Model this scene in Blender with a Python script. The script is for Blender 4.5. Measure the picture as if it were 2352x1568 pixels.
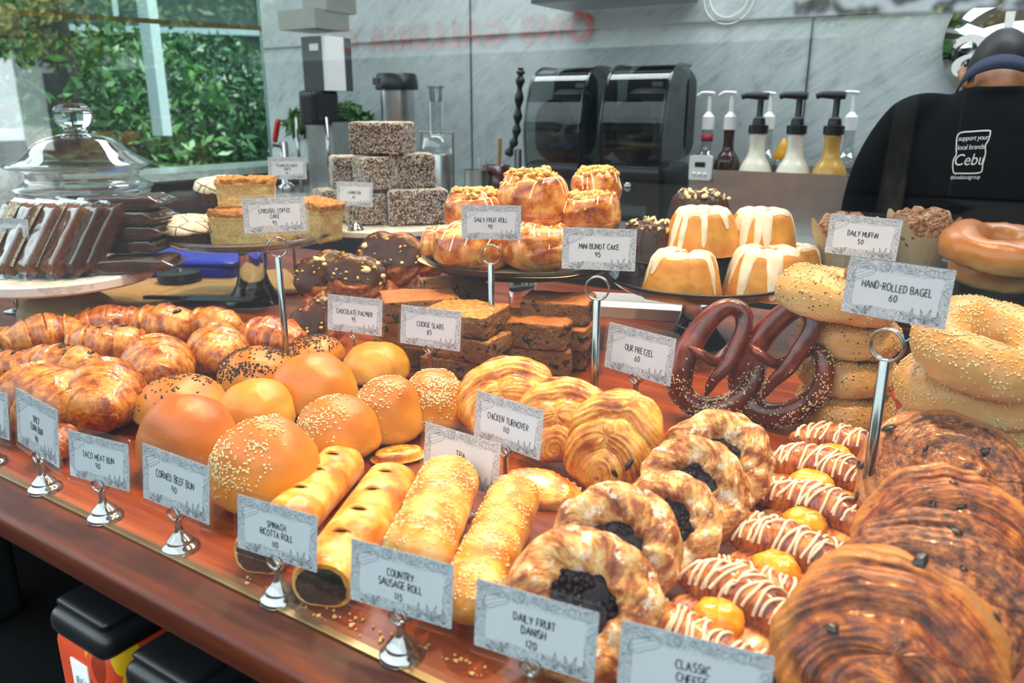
import bpy, math, random
import numpy as np
from mathutils import Matrix, Vector, Euler
from mathutils.bvhtree import BVHTree

SC = bpy.context.scene
COL = SC.collection
PI = math.pi
for _o in list(bpy.data.objects):
    bpy.data.objects.remove(_o)

# ------------------------------------------------------------------ camera, light, exposure
Z0 = 0.95                       # height of the display counter top
F_PX, PITCH, YAW, HCAM = 1800.0, math.radians(16.5), math.radians(32.8), 0.40
cam_data = bpy.data.cameras.new('camera')
cam_data.sensor_width = 36.0
cam_data.lens = 36.0 * F_PX / 2352.0
cam_data.clip_start = 0.02
cam_data.clip_end = 200
cam_data.dof.use_dof = True
cam_data.dof.focus_distance = 1.0
cam_data.dof.aperture_fstop = 6.5
cam = bpy.data.objects.new('camera', cam_data)
COL.objects.link(cam)
cam.location = (0, 0, Z0 + HCAM)
cam.rotation_euler = (PI / 2 - PITCH, 0, YAW)
SC.camera = cam
SC.view_settings.view_transform = 'Standard'
SC.view_settings.look = 'None'
SC.view_settings.exposure = -0.36
SC.view_settings.gamma = 1.0
SC.view_settings.use_curve_mapping = False
SC.cycles.max_bounces = 8
SC.cycles.diffuse_bounces = 3
SC.cycles.glossy_bounces = 4
SC.cycles.transmission_bounces = 8
SC.cycles.transparent_max_bounces = 16
SC.cycles.caustics_reflective = False
SC.cycles.caustics_refractive = False
SC.cycles.sample_clamp_indirect = 4.0

world = bpy.data.worlds.new('sky')
SC.world = world
world.use_nodes = True
_bg = world.node_tree.nodes['Background']
_bg.inputs['Color'].default_value = (0.80, 0.93, 1.0, 1)
_bg.inputs['Strength'].default_value = 4.3

def lamp(name, kind, loc, target, energy, color, size=0.1, spot=60, blend=0.6, size_y=None):
    l = bpy.data.lights.new(name, kind)
    l.energy = energy
    l.color = color
    if kind == 'AREA':
        l.size = size
        if size_y:
            l.shape = 'RECTANGLE'
            l.size_y = size_y
    elif kind == 'SPOT':
        l.shadow_soft_size = size
        l.spot_size = math.radians(spot)
        l.spot_blend = blend
    elif kind == 'SUN':
        l.angle = size
    else:
        l.shadow_soft_size = size
    o = bpy.data.objects.new(name, l)
    COL.objects.link(o)
    o.location = loc
    d = Vector(target) - Vector(loc)
    o.rotation_euler = d.to_track_quat('-Z', 'Y').to_euler()
    return o

WARM = (1.0, 0.71, 0.38)
# track spots above the display counter
for _x, _y, _tx, _ty, _e in ((-0.95, 1.15, -0.85, 0.75, 148), (-0.30, 1.25, -0.45, 0.8, 140), (0.25, 1.0, 0.0, 0.60, 125),
                             (-1.45, 1.55, -1.25, 1.15, 85), (-1.25, 0.95, -1.02, 0.62, 55)):
    lamp('track_spot_light', 'SPOT', (_x, _y, 2.55), (_tx, _ty, Z0), _e, WARM, size=0.03, spot=62, blend=0.7)
# ceiling panels above the work aisle
lamp('ceiling_panel_light', 'AREA', (-1.6, 2.15, 2.70), (-1.6, 2.15, 0), 40, (0.92, 0.97, 1.0), size=1.8, size_y=0.5)
lamp('ceiling_panel_light', 'AREA', (0.2, 2.2, 2.70), (0.2, 2.2, 0), 36, (0.92, 0.97, 1.0), size=1.2, size_y=0.5)
lamp('sun', 'SUN', (0, -8, 9), (-2.0, -12, 0), 14.0, (1.0, 0.95, 0.86), size=0.03)

# ------------------------------------------------------------------ picture geometry helpers
_fw = np.array([-math.sin(YAW), math.cos(YAW)])
_rt = np.array([math.cos(YAW), math.sin(YAW)])
def P(px, py, z=0.0):
    """point at height z above the counter seen at pixel (px, py); returns Vector, axis depth"""
    t = (py - 784) / F_PX
    s = (px - 1176) / F_PX
    d = (HCAM - z) / (math.sin(PITCH) + t * math.cos(PITCH))
    q = _fw * d * (math.cos(PITCH) - t * math.sin(PITCH)) + _rt * s * d
    return Vector((q[0], q[1], Z0 + z)), d
def D(px, py, d):
    t = (py - 784) / F_PX
    s = (px - 1176) / F_PX
    q = _fw * d * (math.cos(PITCH) - t * math.sin(PITCH)) + _rt * s * d
    return Vector((q[0], q[1], Z0 + HCAM - d * (math.sin(PITCH) + t * math.cos(PITCH))))

# ------------------------------------------------------------------ numpy noise
def _hash(ix, iy, iz, seed):
    h = (ix * 374761393 + iy * 668265263 + iz * 2147483647 + seed * 1274126177) & 0xFFFFFFFF
    h = ((h ^ (h >> 13)) * 1274126177) & 0xFFFFFFFF
    h = h ^ (h >> 16)
    return (h & 0xFFFFFF) / float(0xFFFFFF)
def vnoise(p, seed=0):
    p = np.asarray(p, float)
    i = np.floor(p).astype(np.int64)
    f = p - i
    f = f * f * (3 - 2 * f)
    r = 0
    for dx in (0, 1):
        for dy in (0, 1):
            for dz in (0, 1):
                w = (f[..., 0] if dx else 1 - f[..., 0]) * (f[..., 1] if dy else 1 - f[..., 1]) * (f[..., 2] if dz else 1 - f[..., 2])
                r = r + w * _hash(i[..., 0] + dx, i[..., 1] + dy, i[..., 2] + dz, seed)
    return r * 2 - 1
def fbm(p, scale=1.0, octaves=3, seed=0, gain=0.5):
    p = np.asarray(p, float) * scale
    a, r = 1.0, 0
    for k in range(octaves):
        r = r + a * vnoise(p, seed + k * 17)
        p = p * 2.03 + 3.1
        a *= gain
    return r
def sstep(a, b, x):
    t = np.clip((x - a) / (b - a), 0, 1)
    return t * t * (3 - 2 * t)

# ------------------------------------------------------------------ mesh builder
class G:
    def __init__(self):
        self.V, self.F, self.n = [], [], 0
    def add(self, V, faces, uvs=None, mi=0):
        """faces: (m,k) index array; uvs: (m,k,2) or None"""
        V = np.asarray(V, float).reshape(-1, 3)
        faces = np.asarray(faces, np.int64)
        if len(faces):
            if uvs is None:
                uvs = np.zeros(faces.shape + (2,))
            self.F.append((faces + self.n, np.asarray(uvs, float), mi))
        self.V.append(V)
        self.n += len(V)
        return self
    def addf(self, V, lists, mi=0):
        by = {}
        for f in lists:
            by.setdefault(len(f), []).append(f)
        first = True
        base = self.n
        V = np.asarray(V, float).reshape(-1, 3)
        self.V.append(V)
        self.n += len(V)
        for k, fs in by.items():
            fa = np.asarray(fs, np.int64)
            self.F.append((fa + base, np.zeros(fa.shape + (2,)), mi))
        return self
    def grid(self, X, cu=False, cv=False, mi=0, uv=None, flip=False):
        """X (nu,nv,3). cu/cv: closed along u / v"""
        X = np.asarray(X, float)
        nu, nv = X.shape[:2]
        iu = np.arange(nu if cu else nu - 1)
        iv = np.arange(nv if cv else nv - 1)
        I, J = np.meshgrid(iu, iv, indexing='ij')
        I, J = I.ravel(), J.ravel()
        I1, J1 = I + 1, J + 1
        f = np.stack([(I % nu) * nv + (J % nv), (I1 % nu) * nv + (J % nv), (I1 % nu) * nv + (J1 % nv), (I % nu) * nv + (J1 % nv)], 1)
        if uv is None:
            du, dv = float(nu if cu else nu - 1), float(nv if cv else nv - 1)
            U = np.stack([I / du, I1 / du, I1 / du, I / du], 1)
            W = np.stack([J / dv, J / dv, J1 / dv, J1 / dv], 1)
        else:
            uu, vv = uv
            U = np.stack([uu[I % nu, J % nv], uu[I1 % nu, J % nv], uu[I1 % nu, J1 % nv], uu[I % nu, J1 % nv]], 1)
            W = np.stack([vv[I % nu, J % nv], vv[I1 % nu, J % nv], vv[I1 % nu, J1 % nv], vv[I % nu, J1 % nv]], 1)
        uvs = np.stack([U, W], 2)
        if flip:
            f, uvs = f[:, ::-1], uvs[:, ::-1]
        self.add(X.reshape(-1, 3), f, uvs, mi)
        return self
    def merged(self):
        return np.concatenate(self.V) if self.V else np.zeros((0, 3))
    def xf(self, M):
        """transform all vertices"""
        M = np.array(M)
        self.V = [v @ M[:3, :3].T + M[:3, 3] for v in self.V]
        return self
    def join(self, other):
        for fa, uv, mi in other.F:
            self.F.append((fa + self.n, uv, mi))
        self.V += other.V
        self.n += other.n
        return self
    def tris(self):
        out = []
        for fa, uv, mi in self.F:
            for k in range(1, fa.shape[1] - 1):
                out.append(fa[:, [0, k, k + 1]])
        return np.concatenate(out)
    def bvh(self):
        V = self.merged()
        return BVHTree.FromPolygons([tuple(v) for v in V], [tuple(int(i) for i in t) for t in self.tris()])
    def orient(self):
        V = self.merged()
        if not len(V) or not self.F:
            return self
        T = self.tris()
        c = V.mean(0)
        a, b, d = V[T[:, 0]] - c, V[T[:, 1]] - c, V[T[:, 2]] - c
        if np.einsum('ij,ij->i', a, np.cross(b, d)).sum() < 0:
            self.F = [(fa[:, ::-1], uv[:, ::-1], mi) for fa, uv, mi in self.F]
        return self
    def sample(self, n, mask=None, seed=0):
        self.orient()
        rng = np.random.default_rng(seed)
        V = self.merged()
        T = self.tris()
        a, b, c = V[T[:, 0]], V[T[:, 1]], V[T[:, 2]]
        nn = np.cross(b - a, c - a)
        ar = np.linalg.norm(nn, axis=1)
        N = nn / np.maximum(ar, 1e-12)[:, None]
        w = ar.copy()
        if mask is not None:
            w = w * np.clip(mask((a + b + c) / 3, N), 0, None)
        if w.sum() <= 0:
            return np.zeros((0, 3)), np.zeros((0, 3))
        k = rng.choice(len(T), n, p=w / w.sum())
        r1, r2 = rng.random(n), rng.random(n)
        s = np.sqrt(r1)
        p = (1 - s)[:, None] * a[k] + (s * (1 - r2))[:, None] * b[k] + (s * r2)[:, None] * c[k]
        return p, N[k]
    def mesh(self, name, mats, smooth=True, weld=0.0):
        me = bpy.data.meshes.new(name)
        V = self.merged()
        me.vertices.add(len(V))
        me.vertices.foreach_set('co', V.ravel())
        nl = sum(fa.size for fa, _, _ in self.F)
        npoly = sum(len(fa) for fa, _, _ in self.F)
        me.loops.add(nl)
        me.polygons.add(npoly)
        me.loops.foreach_set('vertex_index', np.concatenate([fa.ravel() for fa, _, _ in self.F]).astype(np.int32))
        tot = np.concatenate([np.full(len(fa), fa.shape[1]) for fa, _, _ in self.F])
        st = np.concatenate([[0], np.cumsum(tot)[:-1]])
        me.polygons.foreach_set('loop_start', st.astype(np.int32))
        me.polygons.foreach_set('loop_total', tot.astype(np.int32))
        me.polygons.foreach_set('material_index', np.concatenate([np.full(len(fa), mi) for fa, _, mi in self.F]).astype(np.int32))
        uvl = me.uv_layers.new(name='UVMap')
        uvl.data.foreach_set('uv', np.concatenate([uv.reshape(-1, 2) for _, uv, _ in self.F]).ravel())
        me.polygons.foreach_set('use_smooth', np.full(npoly, bool(smooth)))
        for m in (mats if isinstance(mats, (list, tuple)) else [mats]):
            me.materials.append(m)
        me.update()
        me.validate()
        return me
    def obj(self, name, mats, parent=None, smooth=True, auto=None):
        o = bpy.data.objects.new(name, self.mesh(name, mats, smooth))
        COL.objects.link(o)
        if parent is not None:
            o.parent = parent
        if auto is not None:
            o.data.shade_smooth() if hasattr(o.data, 'shade_smooth') else None
            m = o.data
            try:
                m.set_sharp_from_angle(angle=math.radians(auto))
            except Exception:
                pass
        return o

def path_frames(pts, closed=False, up=None):
    pts = np.asarray(pts, float)
    n = len(pts)
    if closed:
        T = np.roll(pts, -1, 0) - np.roll(pts, 1, 0)
    else:
        T = np.gradient(pts, axis=0)
    T /= np.maximum(np.linalg.norm(T, axis=1), 1e-12)[:, None]
    if up is not None:
        U = np.tile(np.asarray(up, float), (n, 1))
        A = np.cross(U, T)
        A /= np.maximum(np.linalg.norm(A, axis=1), 1e-9)[:, None]
        return T, A, np.cross(T, A)
    a = np.array([0, 0, 1.0]) if abs(T[0, 2]) < 0.9 else np.array([1.0, 0, 0])
    A = np.zeros_like(T)
    v = np.cross(a, T[0])
    v /= np.linalg.norm(v)
    for i in range(n):
        v = v - T[i] * np.dot(v, T[i])
        v /= max(np.linalg.norm(v), 1e-12)
        A[i] = v
    if closed:                       # spread the leftover twist
        w = A[-1] - T[0] * np.dot(A[-1], T[0])
        ang = math.atan2(np.dot(np.cross(A[0], w), T[0]), np.dot(A[0], w))
        for i in range(n):
            q = -ang * i / n
            b = np.cross(T[i], A[i])
            A[i] = A[i] * math.cos(q) + b * math.sin(q)
    return T, A, np.cross(T, A)

def tube(g, pts, r, k=12, closed=False, caps=True, up=None, mi=0, flat=(1, 1), rfun=None):
    pts = np.asarray(pts, float)
    n = len(pts)
    r = np.broadcast_to(np.asarray(r, float), (n,))
    T, A, B = path_frames(pts, closed, up)
    ph = np.arange(k) * 2 * PI / k
    R = r[:, None] * np.ones((n, k))
    if rfun is not None:
        R = R * rfun(np.linspace(0, 1, n)[:, None], ph[None, :])
    X = pts[:, None, :] + R[..., None] * (np.cos(ph)[None, :, None] * A[:, None, :] * flat[0] + np.sin(ph)[None, :, None] * B[:, None, :] * flat[1])
    g.grid(X, cu=closed, cv=True, mi=mi, flip=True)
    if caps and not closed:
        for e, fl in ((0, False), (-1, True)):
            ring = X[e]
            V = np.concatenate([ring, ring.mean(0)[None]])
            f = [[i, (i + 1) % k, k] if not fl else [(i + 1) % k, i, k] for i in range(k)]
            g.add(V, np.array(f)[:, ::-1] if False else np.array(f), None, mi)
    return X

def lathe(g, prof, n=40, mi=0, center=(0, 0, 0), rot=None, sector=None, rmod=None):
    prof = np.asarray(prof, float)
    th = np.arange(n) * 2 * PI / n
    R = prof[:, 0][:, None] * np.ones((1, n))
    if rmod is not None:
        R = R * rmod(prof[:, 1][:, None], th[None, :])
    X = np.stack([R * np.cos(th), R * np.sin(th), prof[:, 1][:, None] * np.ones((1, n))], 2)
    if rot is not None:
        X = X @ np.array(rot).T
    g.grid(X + np.array(center), cv=True, mi=mi, flip=True)
    return g

def box(g, c, s, mi=0, rot=0.0):
    x, y, z = [q / 2 for q in s]
    V = np.array([[i * x, j * y, k * z] for i in (-1, 1) for j in (-1, 1) for k in (-1, 1)], float)
    if rot:
        ca, sa = math.cos(rot), math.sin(rot)
        V = V @ np.array([[ca, sa, 0], [-sa, ca, 0], [0, 0, 1]])
    F = [[0, 1, 3, 2], [4, 6, 7, 5], [0, 4, 5, 1], [2, 3, 7, 6], [0, 2, 6, 4], [1, 5, 7, 3]]
    uv = np.tile(np.array([[0, 0], [1, 0], [1, 1], [0, 1]], float), (6, 1, 1))
    g.add(V + np.array(c), F, uv, mi)
    return g

def rbox(s, r, n=8, fn=None, face_mi=None):
    """rounded, subdivided box (welded). fn(V)->V displacement; face_mi(center,normal)->material index array"""
    s = np.asarray(s, float)
    h = s / 2
    tg = np.linspace(-1, 1, n + 1)
    tg = np.sign(tg) * np.abs(tg) ** 0.75
    A, B = np.meshgrid(tg, tg, indexing='ij')
    Vs, Fs = [], []
    off = 0
    for ax in range(3):
        for sg in (-1, 1):
            c = np.zeros((n + 1, n + 1, 3))
            c[..., ax] = sg
            c[..., (ax + 1) % 3] = A
            c[..., (ax + 2) % 3] = B
            I, J = np.meshgrid(np.arange(n), np.arange(n), indexing='ij')
            I, J = I.ravel(), J.ravel()
            f = np.stack([I * (n + 1) + J, (I + 1) * (n + 1) + J, (I + 1) * (n + 1) + J + 1, I * (n + 1) + J + 1], 1)
            if sg < 0:
                f = f[:, ::-1]
            Vs.append(c.reshape(-1, 3))
            Fs.append(f + off)
            off += (n + 1) ** 2
    V = np.concatenate(Vs)
    F = np.concatenate(Fs)
    q, idx, inv = np.unique(np.round(V, 5), axis=0, return_index=True, return_inverse=True)
    inv = np.asarray(inv).ravel()
    V = V[idx]
    F = inv[F]
    V = V * h
    inner = np.clip(V, -(h - r), h - r)
    d = V - inner
    L = np.linalg.norm(d, axis=1)
    V = inner + d / np.maximum(L, 1e-9)[:, None] * np.where(L > 1e-9, r, 0)[:, None]
    V0 = V.copy()
    if fn is not None:
        V = fn(V)
    g = G()
    if face_mi is None:
        uv = np.zeros(F.shape + (2,))
        g.add(V, F, uv)
    else:
        c = V0[F].mean(1)
        nn = np.cross(V0[F[:, 1]] - V0[F[:, 0]], V0[F[:, 2]] - V0[F[:, 0]])
        nn /= np.maximum(np.linalg.norm(nn, axis=1), 1e-12)[:, None]
        mi = face_mi(c, nn)
        g.V.append(V)
        g.n += len(V)
        for k in np.unique(mi):
            fa = F[mi == k]
            g.F.append((fa, np.zeros(fa.shape + (2,)), int(k)))
    return g

def smooth_path(ctrl, n=60, closed=False):
    P_ = [np.asarray(c, float) for c in ctrl]
    m = len(P_)
    out = []
    segs = m if closed else m - 1
    per = max(2, n // segs)
    for i in range(segs):
        p0 = P_[(i - 1) % m] if closed or i > 0 else 2 * P_[0] - P_[1]
        p1, p2 = P_[i], P_[(i + 1) % m]
        p3 = P_[(i + 2) % m] if closed or i + 2 < m else 2 * P_[-1] - P_[-2]
        for k in range(per):
            t = k / per
            out.append(0.5 * (2 * p1 + (p2 - p0) * t + (2 * p0 - 5 * p1 + 4 * p2 - p3) * t * t + (3 * p1 - p0 - 3 * p2 + p3) * t ** 3))
    if not closed:
        out.append(P_[-1])
    return np.array(out)

def ribbon(g, pts, w, z=0.0, mi=0):
    """flat stroke in the local XZ plane (y = z offset), width w"""
    pts = np.asarray(pts, float)
    T = np.gradient(pts, axis=0)
    T /= np.maximum(np.linalg.norm(T, axis=1), 1e-12)[:, None]
    Nn = np.stack([-T[:, 1], T[:, 0]], 1)
    w = np.broadcast_to(np.asarray(w, float), (len(pts),))[:, None]
    a, b = pts + Nn * w / 2, pts - Nn * w / 2
    X = np.stack([np.stack([a[:, 0], np.full(len(a), z), a[:, 1]], 1), np.stack([b[:, 0], np.full(len(b), z), b[:, 1]], 1)], 1)
    g.grid(X, mi=mi)

def lumps(g, pts, nrm, size, seed=0, aspect=(1, 1, 1), jitter=0.4, sub=0, lift=0.0, mi=0, align=1.0):
    """many small ellipsoid pieces (octahedra, or 14-gons when sub=1) lying on a surface"""
    pts = np.asarray(pts, float)
    n = len(pts)
    if n == 0:
        return g
    rng = np.random.default_rng(seed)
    nrm = np.asarray(nrm, float)
    if align < 1:
        nrm = nrm * align + rng.normal(size=nrm.shape) * (1 - align)
        nrm = nrm / np.linalg.norm(nrm, axis=1)[:, None]
    a = rng.normal(size=(n, 3))
    a = a - nrm * np.sum(a * nrm, 1)[:, None]
    a /= np.maximum(np.linalg.norm(a, axis=1), 1e-9)[:, None]
    b = np.cross(nrm, a)
    s = size * (1 + jitter * (rng.random(n) * 2 - 1))
    if sub == 0:
        base = np.array([[1, 0, 0], [-.75, 0, 0], [-.1, 1, 0], [-.1, -1, 0], [0, 0, 1], [0, 0, -1]], float)
        F = np.array([[0, 2, 4], [2, 1, 4], [1, 3, 4], [3, 0, 4], [2, 0, 5], [1, 2, 5], [3, 1, 5], [0, 3, 5]])
    else:
        base = [[0, 0, 1.0]]
        for zz, rr in ((.5, .85), (-.5, .85)):
            for k in range(6):
                q = k * PI / 3
                base.append([rr * math.cos(q), rr * math.sin(q), zz])
        base.append([0, 0, -1.0])
        base = np.array(base)
        F = []
        for k in range(6):
            F += [[0, 1 + k, 1 + (k + 1) % 6], [1 + k, 7 + k, 7 + (k + 1) % 6], [1 + k, 7 + (k + 1) % 6, 1 + (k + 1) % 6], [13, 7 + (k + 1) % 6, 7 + k]]
        F = np.array(F)
    m = len(base)
    B = base * np.array(aspect)
    if sub == 1:
        B = B[None] * (1 + 0.25 * (rng.random((n, m, 1)) * 2 - 1))
    else:
        B = np.broadcast_to(B, (n, m, 3))
    V = pts[:, None, :] + s[:, None, None] * (B[..., 0:1] * a[:, None] + B[..., 1:2] * b[:, None] + (B[..., 2:3] + lift) * nrm[:, None])
    FF = F[None] + (np.arange(n) * m)[:, None, None]
    g.add(V.reshape(-1, 3), FF.reshape(-1, 3), None, mi)
    return g

# ------------------------------------------------------------------ scene tree helpers
def tag(o, label=None, cat=None, group=None, kind=None):
    if label: o['label'] = label
    if cat: o['category'] = cat
    if group: o['group'] = group
    if kind: o['kind'] = kind
    return o
def thing(name, label, cat, M=None, group=None):
    o = bpy.data.objects.new(name, None)
    o.empty_display_size = 0.02
    COL.objects.link(o)
    if M is not None:
        o.matrix_world = M
    return tag(o, label, cat, group)
def struct(o):
    o['kind'] = 'structure'
    return o
def pose(loc, az=0.0, tilt=0.0, roll=0.0, world_az=False):
    """az degrees relative to the camera's heading (0: local x runs to the right of the picture);
    tilt degrees about local x (positive leans the top towards the viewer), roll about local y"""
    a = math.radians(az) + (0 if world_az else YAW)
    return Matrix.Translation(Vector(loc)) @ Matrix.Rotation(a, 4, 'Z') @ Matrix.Rotation(math.radians(tilt), 4, 'X') @ Matrix.Rotation(math.radians(roll), 4, 'Y')
# ------------------------------------------------------------------ materials
def srgb(h):
    if isinstance(h, str):
        h = h.lstrip('#')
        c = [int(h[i:i + 2], 16) / 255 for i in (0, 2, 4)]
        return tuple((x / 12.92 if x <= 0.04045 else ((x + 0.055) / 1.055) ** 2.4) for x in c) + (1.0,)
    return tuple(h) + ((1.0,) if len(h) == 3 else ())

class NB:
    def __init__(self, name):
        self.m = bpy.data.materials.new(name)
        self.m.use_nodes = True
        self.nt = self.m.node_tree
        self.b = self.nt.nodes['Principled BSDF']
        self.out = self.nt.nodes['Material Output']
        self._tc = None
    def n(self, t, **kw):
        x = self.nt.nodes.new(t)
        for k, v in kw.items():
            setattr(x, k, v)
        return x
    def l(self, a, b):
        self.nt.links.new(a, b)
    def put(self, sock, v):
        if v is None:
            return
        if isinstance(v, bpy.types.NodeSocket):
            self.l(v, sock)
        else:
            if sock.type == 'RGBA':
                v = srgb(v)
            sock.default_value = v
    @property
    def tc(self):
        if self._tc is None:
            self._tc = self.n('ShaderNodeTexCoord')
        return self._tc
    def co(self, which='Object', scale=(1, 1, 1), loc=(0, 0, 0), rot=(0, 0, 0)):
        mp = self.n('ShaderNodeMapping')
        self.l(self.tc.outputs[which], mp.inputs['Vector'])
        mp.inputs['Scale'].default_value = scale if not isinstance(scale, (int, float)) else (scale,) * 3
        mp.inputs['Location'].default_value = loc
        mp.inputs['Rotation'].default_value = rot
        return mp.outputs['Vector']
    def noise(self, vec, scale=5, detail=3, rough=0.55, dist=0.0):
        x = self.n('ShaderNodeTexNoise')
        self.l(vec, x.inputs['Vector'])
        x.inputs['Scale'].default_value = scale
        x.inputs['Detail'].default_value = detail
        x.inputs['Roughness'].default_value = rough
        x.inputs['Distortion'].default_value = dist
        return x.outputs['Fac']
    def vor(self, vec, scale=5, feature='F1', out='Distance'):
        x = self.n('ShaderNodeTexVoronoi', feature=feature)
        self.l(vec, x.inputs['Vector'])
        x.inputs['Scale'].default_value = scale
        return x.outputs[out]
    def wave(self, vec, scale=5, dist=2, detail=2, dscale=1.0, prof='SIN', kind='BANDS', direction='X'):
        x = self.n('ShaderNodeTexWave', wave_type=kind, wave_profile=prof)
        if kind == 'BANDS':
            x.bands_direction = direction
        self.l(vec, x.inputs['Vector'])
        x.inputs['Scale'].default_value = scale
        x.inputs['Distortion'].default_value = dist
        x.inputs['Detail'].default_value = detail
        x.inputs['Detail Scale'].default_value = dscale
        return x.outputs['Fac']
    def ramp(self, fac, stops, interp='LINEAR'):
        x = self.n('ShaderNodeValToRGB')
        x.color_ramp.interpolation = interp
        e = x.color_ramp.elements
        while len(e) < len(stops):
            e.new(0.5)
        for i, (p, c) in enumerate(stops):
            e[i].position = p
            e[i].color = srgb(c)
        self.l(fac, x.inputs['Fac'])
        return x.outputs['Color']
    def mix(self, fac, a, b, mode='MIX'):
        x = self.n('ShaderNodeMix', data_type='RGBA', blend_type=mode)
        self.put(x.inputs['Factor'], fac)
        self.put(x.inputs[6], a)
        self.put(x.inputs[7], b)
        return x.outputs[2]
    def math(self, op, a, b=None, clamp=False):
        x = self.n('ShaderNodeMath', operation=op, use_clamp=clamp)
        self.put(x.inputs[0], a)
        if b is not None:
            self.put(x.inputs[1], b)
        return x.outputs[0]
    def rng(self, v, a, b, c=0.0, d=1.0):
        x = self.n('ShaderNodeMapRange', interpolation_type='SMOOTHSTEP')
        self.l(v, x.inputs['Value'])
        for k, q in zip(('From Min', 'From Max', 'To Min', 'To Max'), (a, b, c, d)):
            x.inputs[k].default_value = q
        return x.outputs['Result']
    def sep(self, vec):
        x = self.n('ShaderNodeSeparateXYZ')
        self.l(vec, x.inputs[0])
        return x.outputs
    def bump(self, h, strength=0.4, dist=0.002, prev=None):
        x = self.n('ShaderNodeBump')
        x.inputs['Strength'].default_value = strength
        x.inputs['Distance'].default_value = dist
        self.l(h, x.inputs['Height'])
        if prev is not None:
            self.l(prev, x.inputs['Normal'])
        return x.outputs['Normal']
    def done(self, col=None, rough=None, metal=None, normal=None, coat=None, coat_rough=None, spec=None, sss=None, sssr=None, trans=None, ior=None, emit=None, emit_s=None, alpha=None, sheen=None):
        b = self.b
        self.put(b.inputs['Base Color'], col)
        self.put(b.inputs['Roughness'], rough)
        self.put(b.inputs['Metallic'], metal)
        self.put(b.inputs['Normal'], normal)
        self.put(b.inputs['Coat Weight'], coat)
        self.put(b.inputs['Coat Roughness'], coat_rough)
        self.put(b.inputs['Specular IOR Level'], spec)
        self.put(b.inputs['Subsurface Weight'], sss)
        if sssr is not None:
            b.inputs['Subsurface Radius'].default_value = sssr
            b.inputs['Subsurface Scale'].default_value = 1.0
        self.put(b.inputs['Transmission Weight'], trans)
        self.put(b.inputs['IOR'], ior)
        self.put(b.inputs['Emission Color'], emit)
        self.put(b.inputs['Emission Strength'], emit_s)
        self.put(b.inputs['Alpha'], alpha)
        self.put(b.inputs['Sheen Weight'], sheen)
        return self.m

def plain(name, col, rough=0.5, metal=0.0, var=0.12, scale=30, bump=0.0, coat=None, spec=None):
    nb = NB(name)
    f = nb.noise(nb.co('Object', scale), 1.0, 3)
    c = srgb(col)
    lo = tuple(x * (1 - var) for x in c[:3])
    hi = tuple(min(1, x * (1 + var)) for x in c[:3])
    colr = nb.ramp(f, [(0.3, lo), (0.7, hi)])
    nm = nb.bump(f, bump, 0.003) if bump else None
    return nb.done(colr, rough, metal, nm, coat, spec=spec)

def glassy(name, tint=(0.93, 0.98, 0.96), refl=0.08, rough=0.0, facing=0.6, rcol=(1, 1, 1)):
    """thin sheet: lets light straight through, mirrors more towards grazing angles"""
    nb = NB(name)
    nb.nt.nodes.remove(nb.b)
    tr = nb.n('ShaderNodeBsdfTransparent')
    tr.inputs['Color'].default_value = tuple(tint) + (1,)
    gl = nb.n('ShaderNodeBsdfGlossy')
    gl.inputs['Roughness'].default_value = rough
    gl.inputs['Color'].default_value = tuple(rcol) + (1,)
    lw = nb.n('ShaderNodeLayerWeight')
    lw.inputs['Blend'].default_value = 0.35
    fac = nb.rng(lw.outputs['Facing'], 0.0, 1.0, refl, min(1.0, refl + facing))
    mx = nb.n('ShaderNodeMixShader')
    nb.l(fac, mx.inputs['Fac'])
    nb.l(tr.outputs[0], mx.inputs[1])
    nb.l(gl.outputs[0], mx.inputs[2])
    nb.l(mx.outputs[0], nb.out.inputs['Surface'])
    return nb.m

def crust(name, stops, streak=(40, 5), blotch=60, rough=0.32, coat=0.35, wt=0.6, bump=0.5, powder=None, sss=0.0, fine=500, cr=0.16, rim=None):
    """baked laminated dough: streaks follow the UVs, blotches follow the object"""
    nb = NB(name)
    s = nb.noise(nb.co('UV', (streak[0], streak[1], 1)), 1.0, 4, 0.65, 0.5)
    bl = nb.noise(nb.co('Object', 1.0), blotch, 4, 0.6)
    f = nb.math('ADD', nb.math('MULTIPLY', s, wt), nb.math('MULTIPLY', bl, 1 - wt))
    f = nb.rng(f, 0.5 - cr, 0.5 + cr)
    c = nb.ramp(f, stops)
    if rim:
        ox, oy, oz = nb.sep(nb.tc.outputs['Object'])
        rr = nb.math('SQRT', nb.math('ADD', nb.math('POWER', ox, 2.0), nb.math('POWER', oy, 2.0)))
        c = nb.mix(nb.math('MULTIPLY', nb.rng(nb.math('ADD', rr, nb.math('MULTIPLY', nb.math('SUBTRACT', bl, .5), .012)), rim[0], rim[1]), .75), c, rim[2])
    fn = nb.noise(nb.co('Object', 1.0), fine, 2)
    h = nb.math('ADD', nb.math('MULTIPLY', s, 0.8), nb.math('MULTIPLY', fn, 0.25))
    nm = nb.bump(h, bump, 0.003)
    r = nb.rng(bl, 0.35, 0.65, rough - 0.1, rough + 0.2)
    if powder:
        pn = nb.noise(nb.co('Object', 1.0), powder[0], 5, 0.7)
        pm = nb.rng(pn, powder[1], powder[1] + 0.10)
        c = nb.mix(pm, c, powder[2])
        r = nb.math('MAXIMUM', r, nb.math('MULTIPLY', pm, 0.8))
    return nb.done(c, r, 0.0, nm, coat, 0.15, sss=sss)

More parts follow.
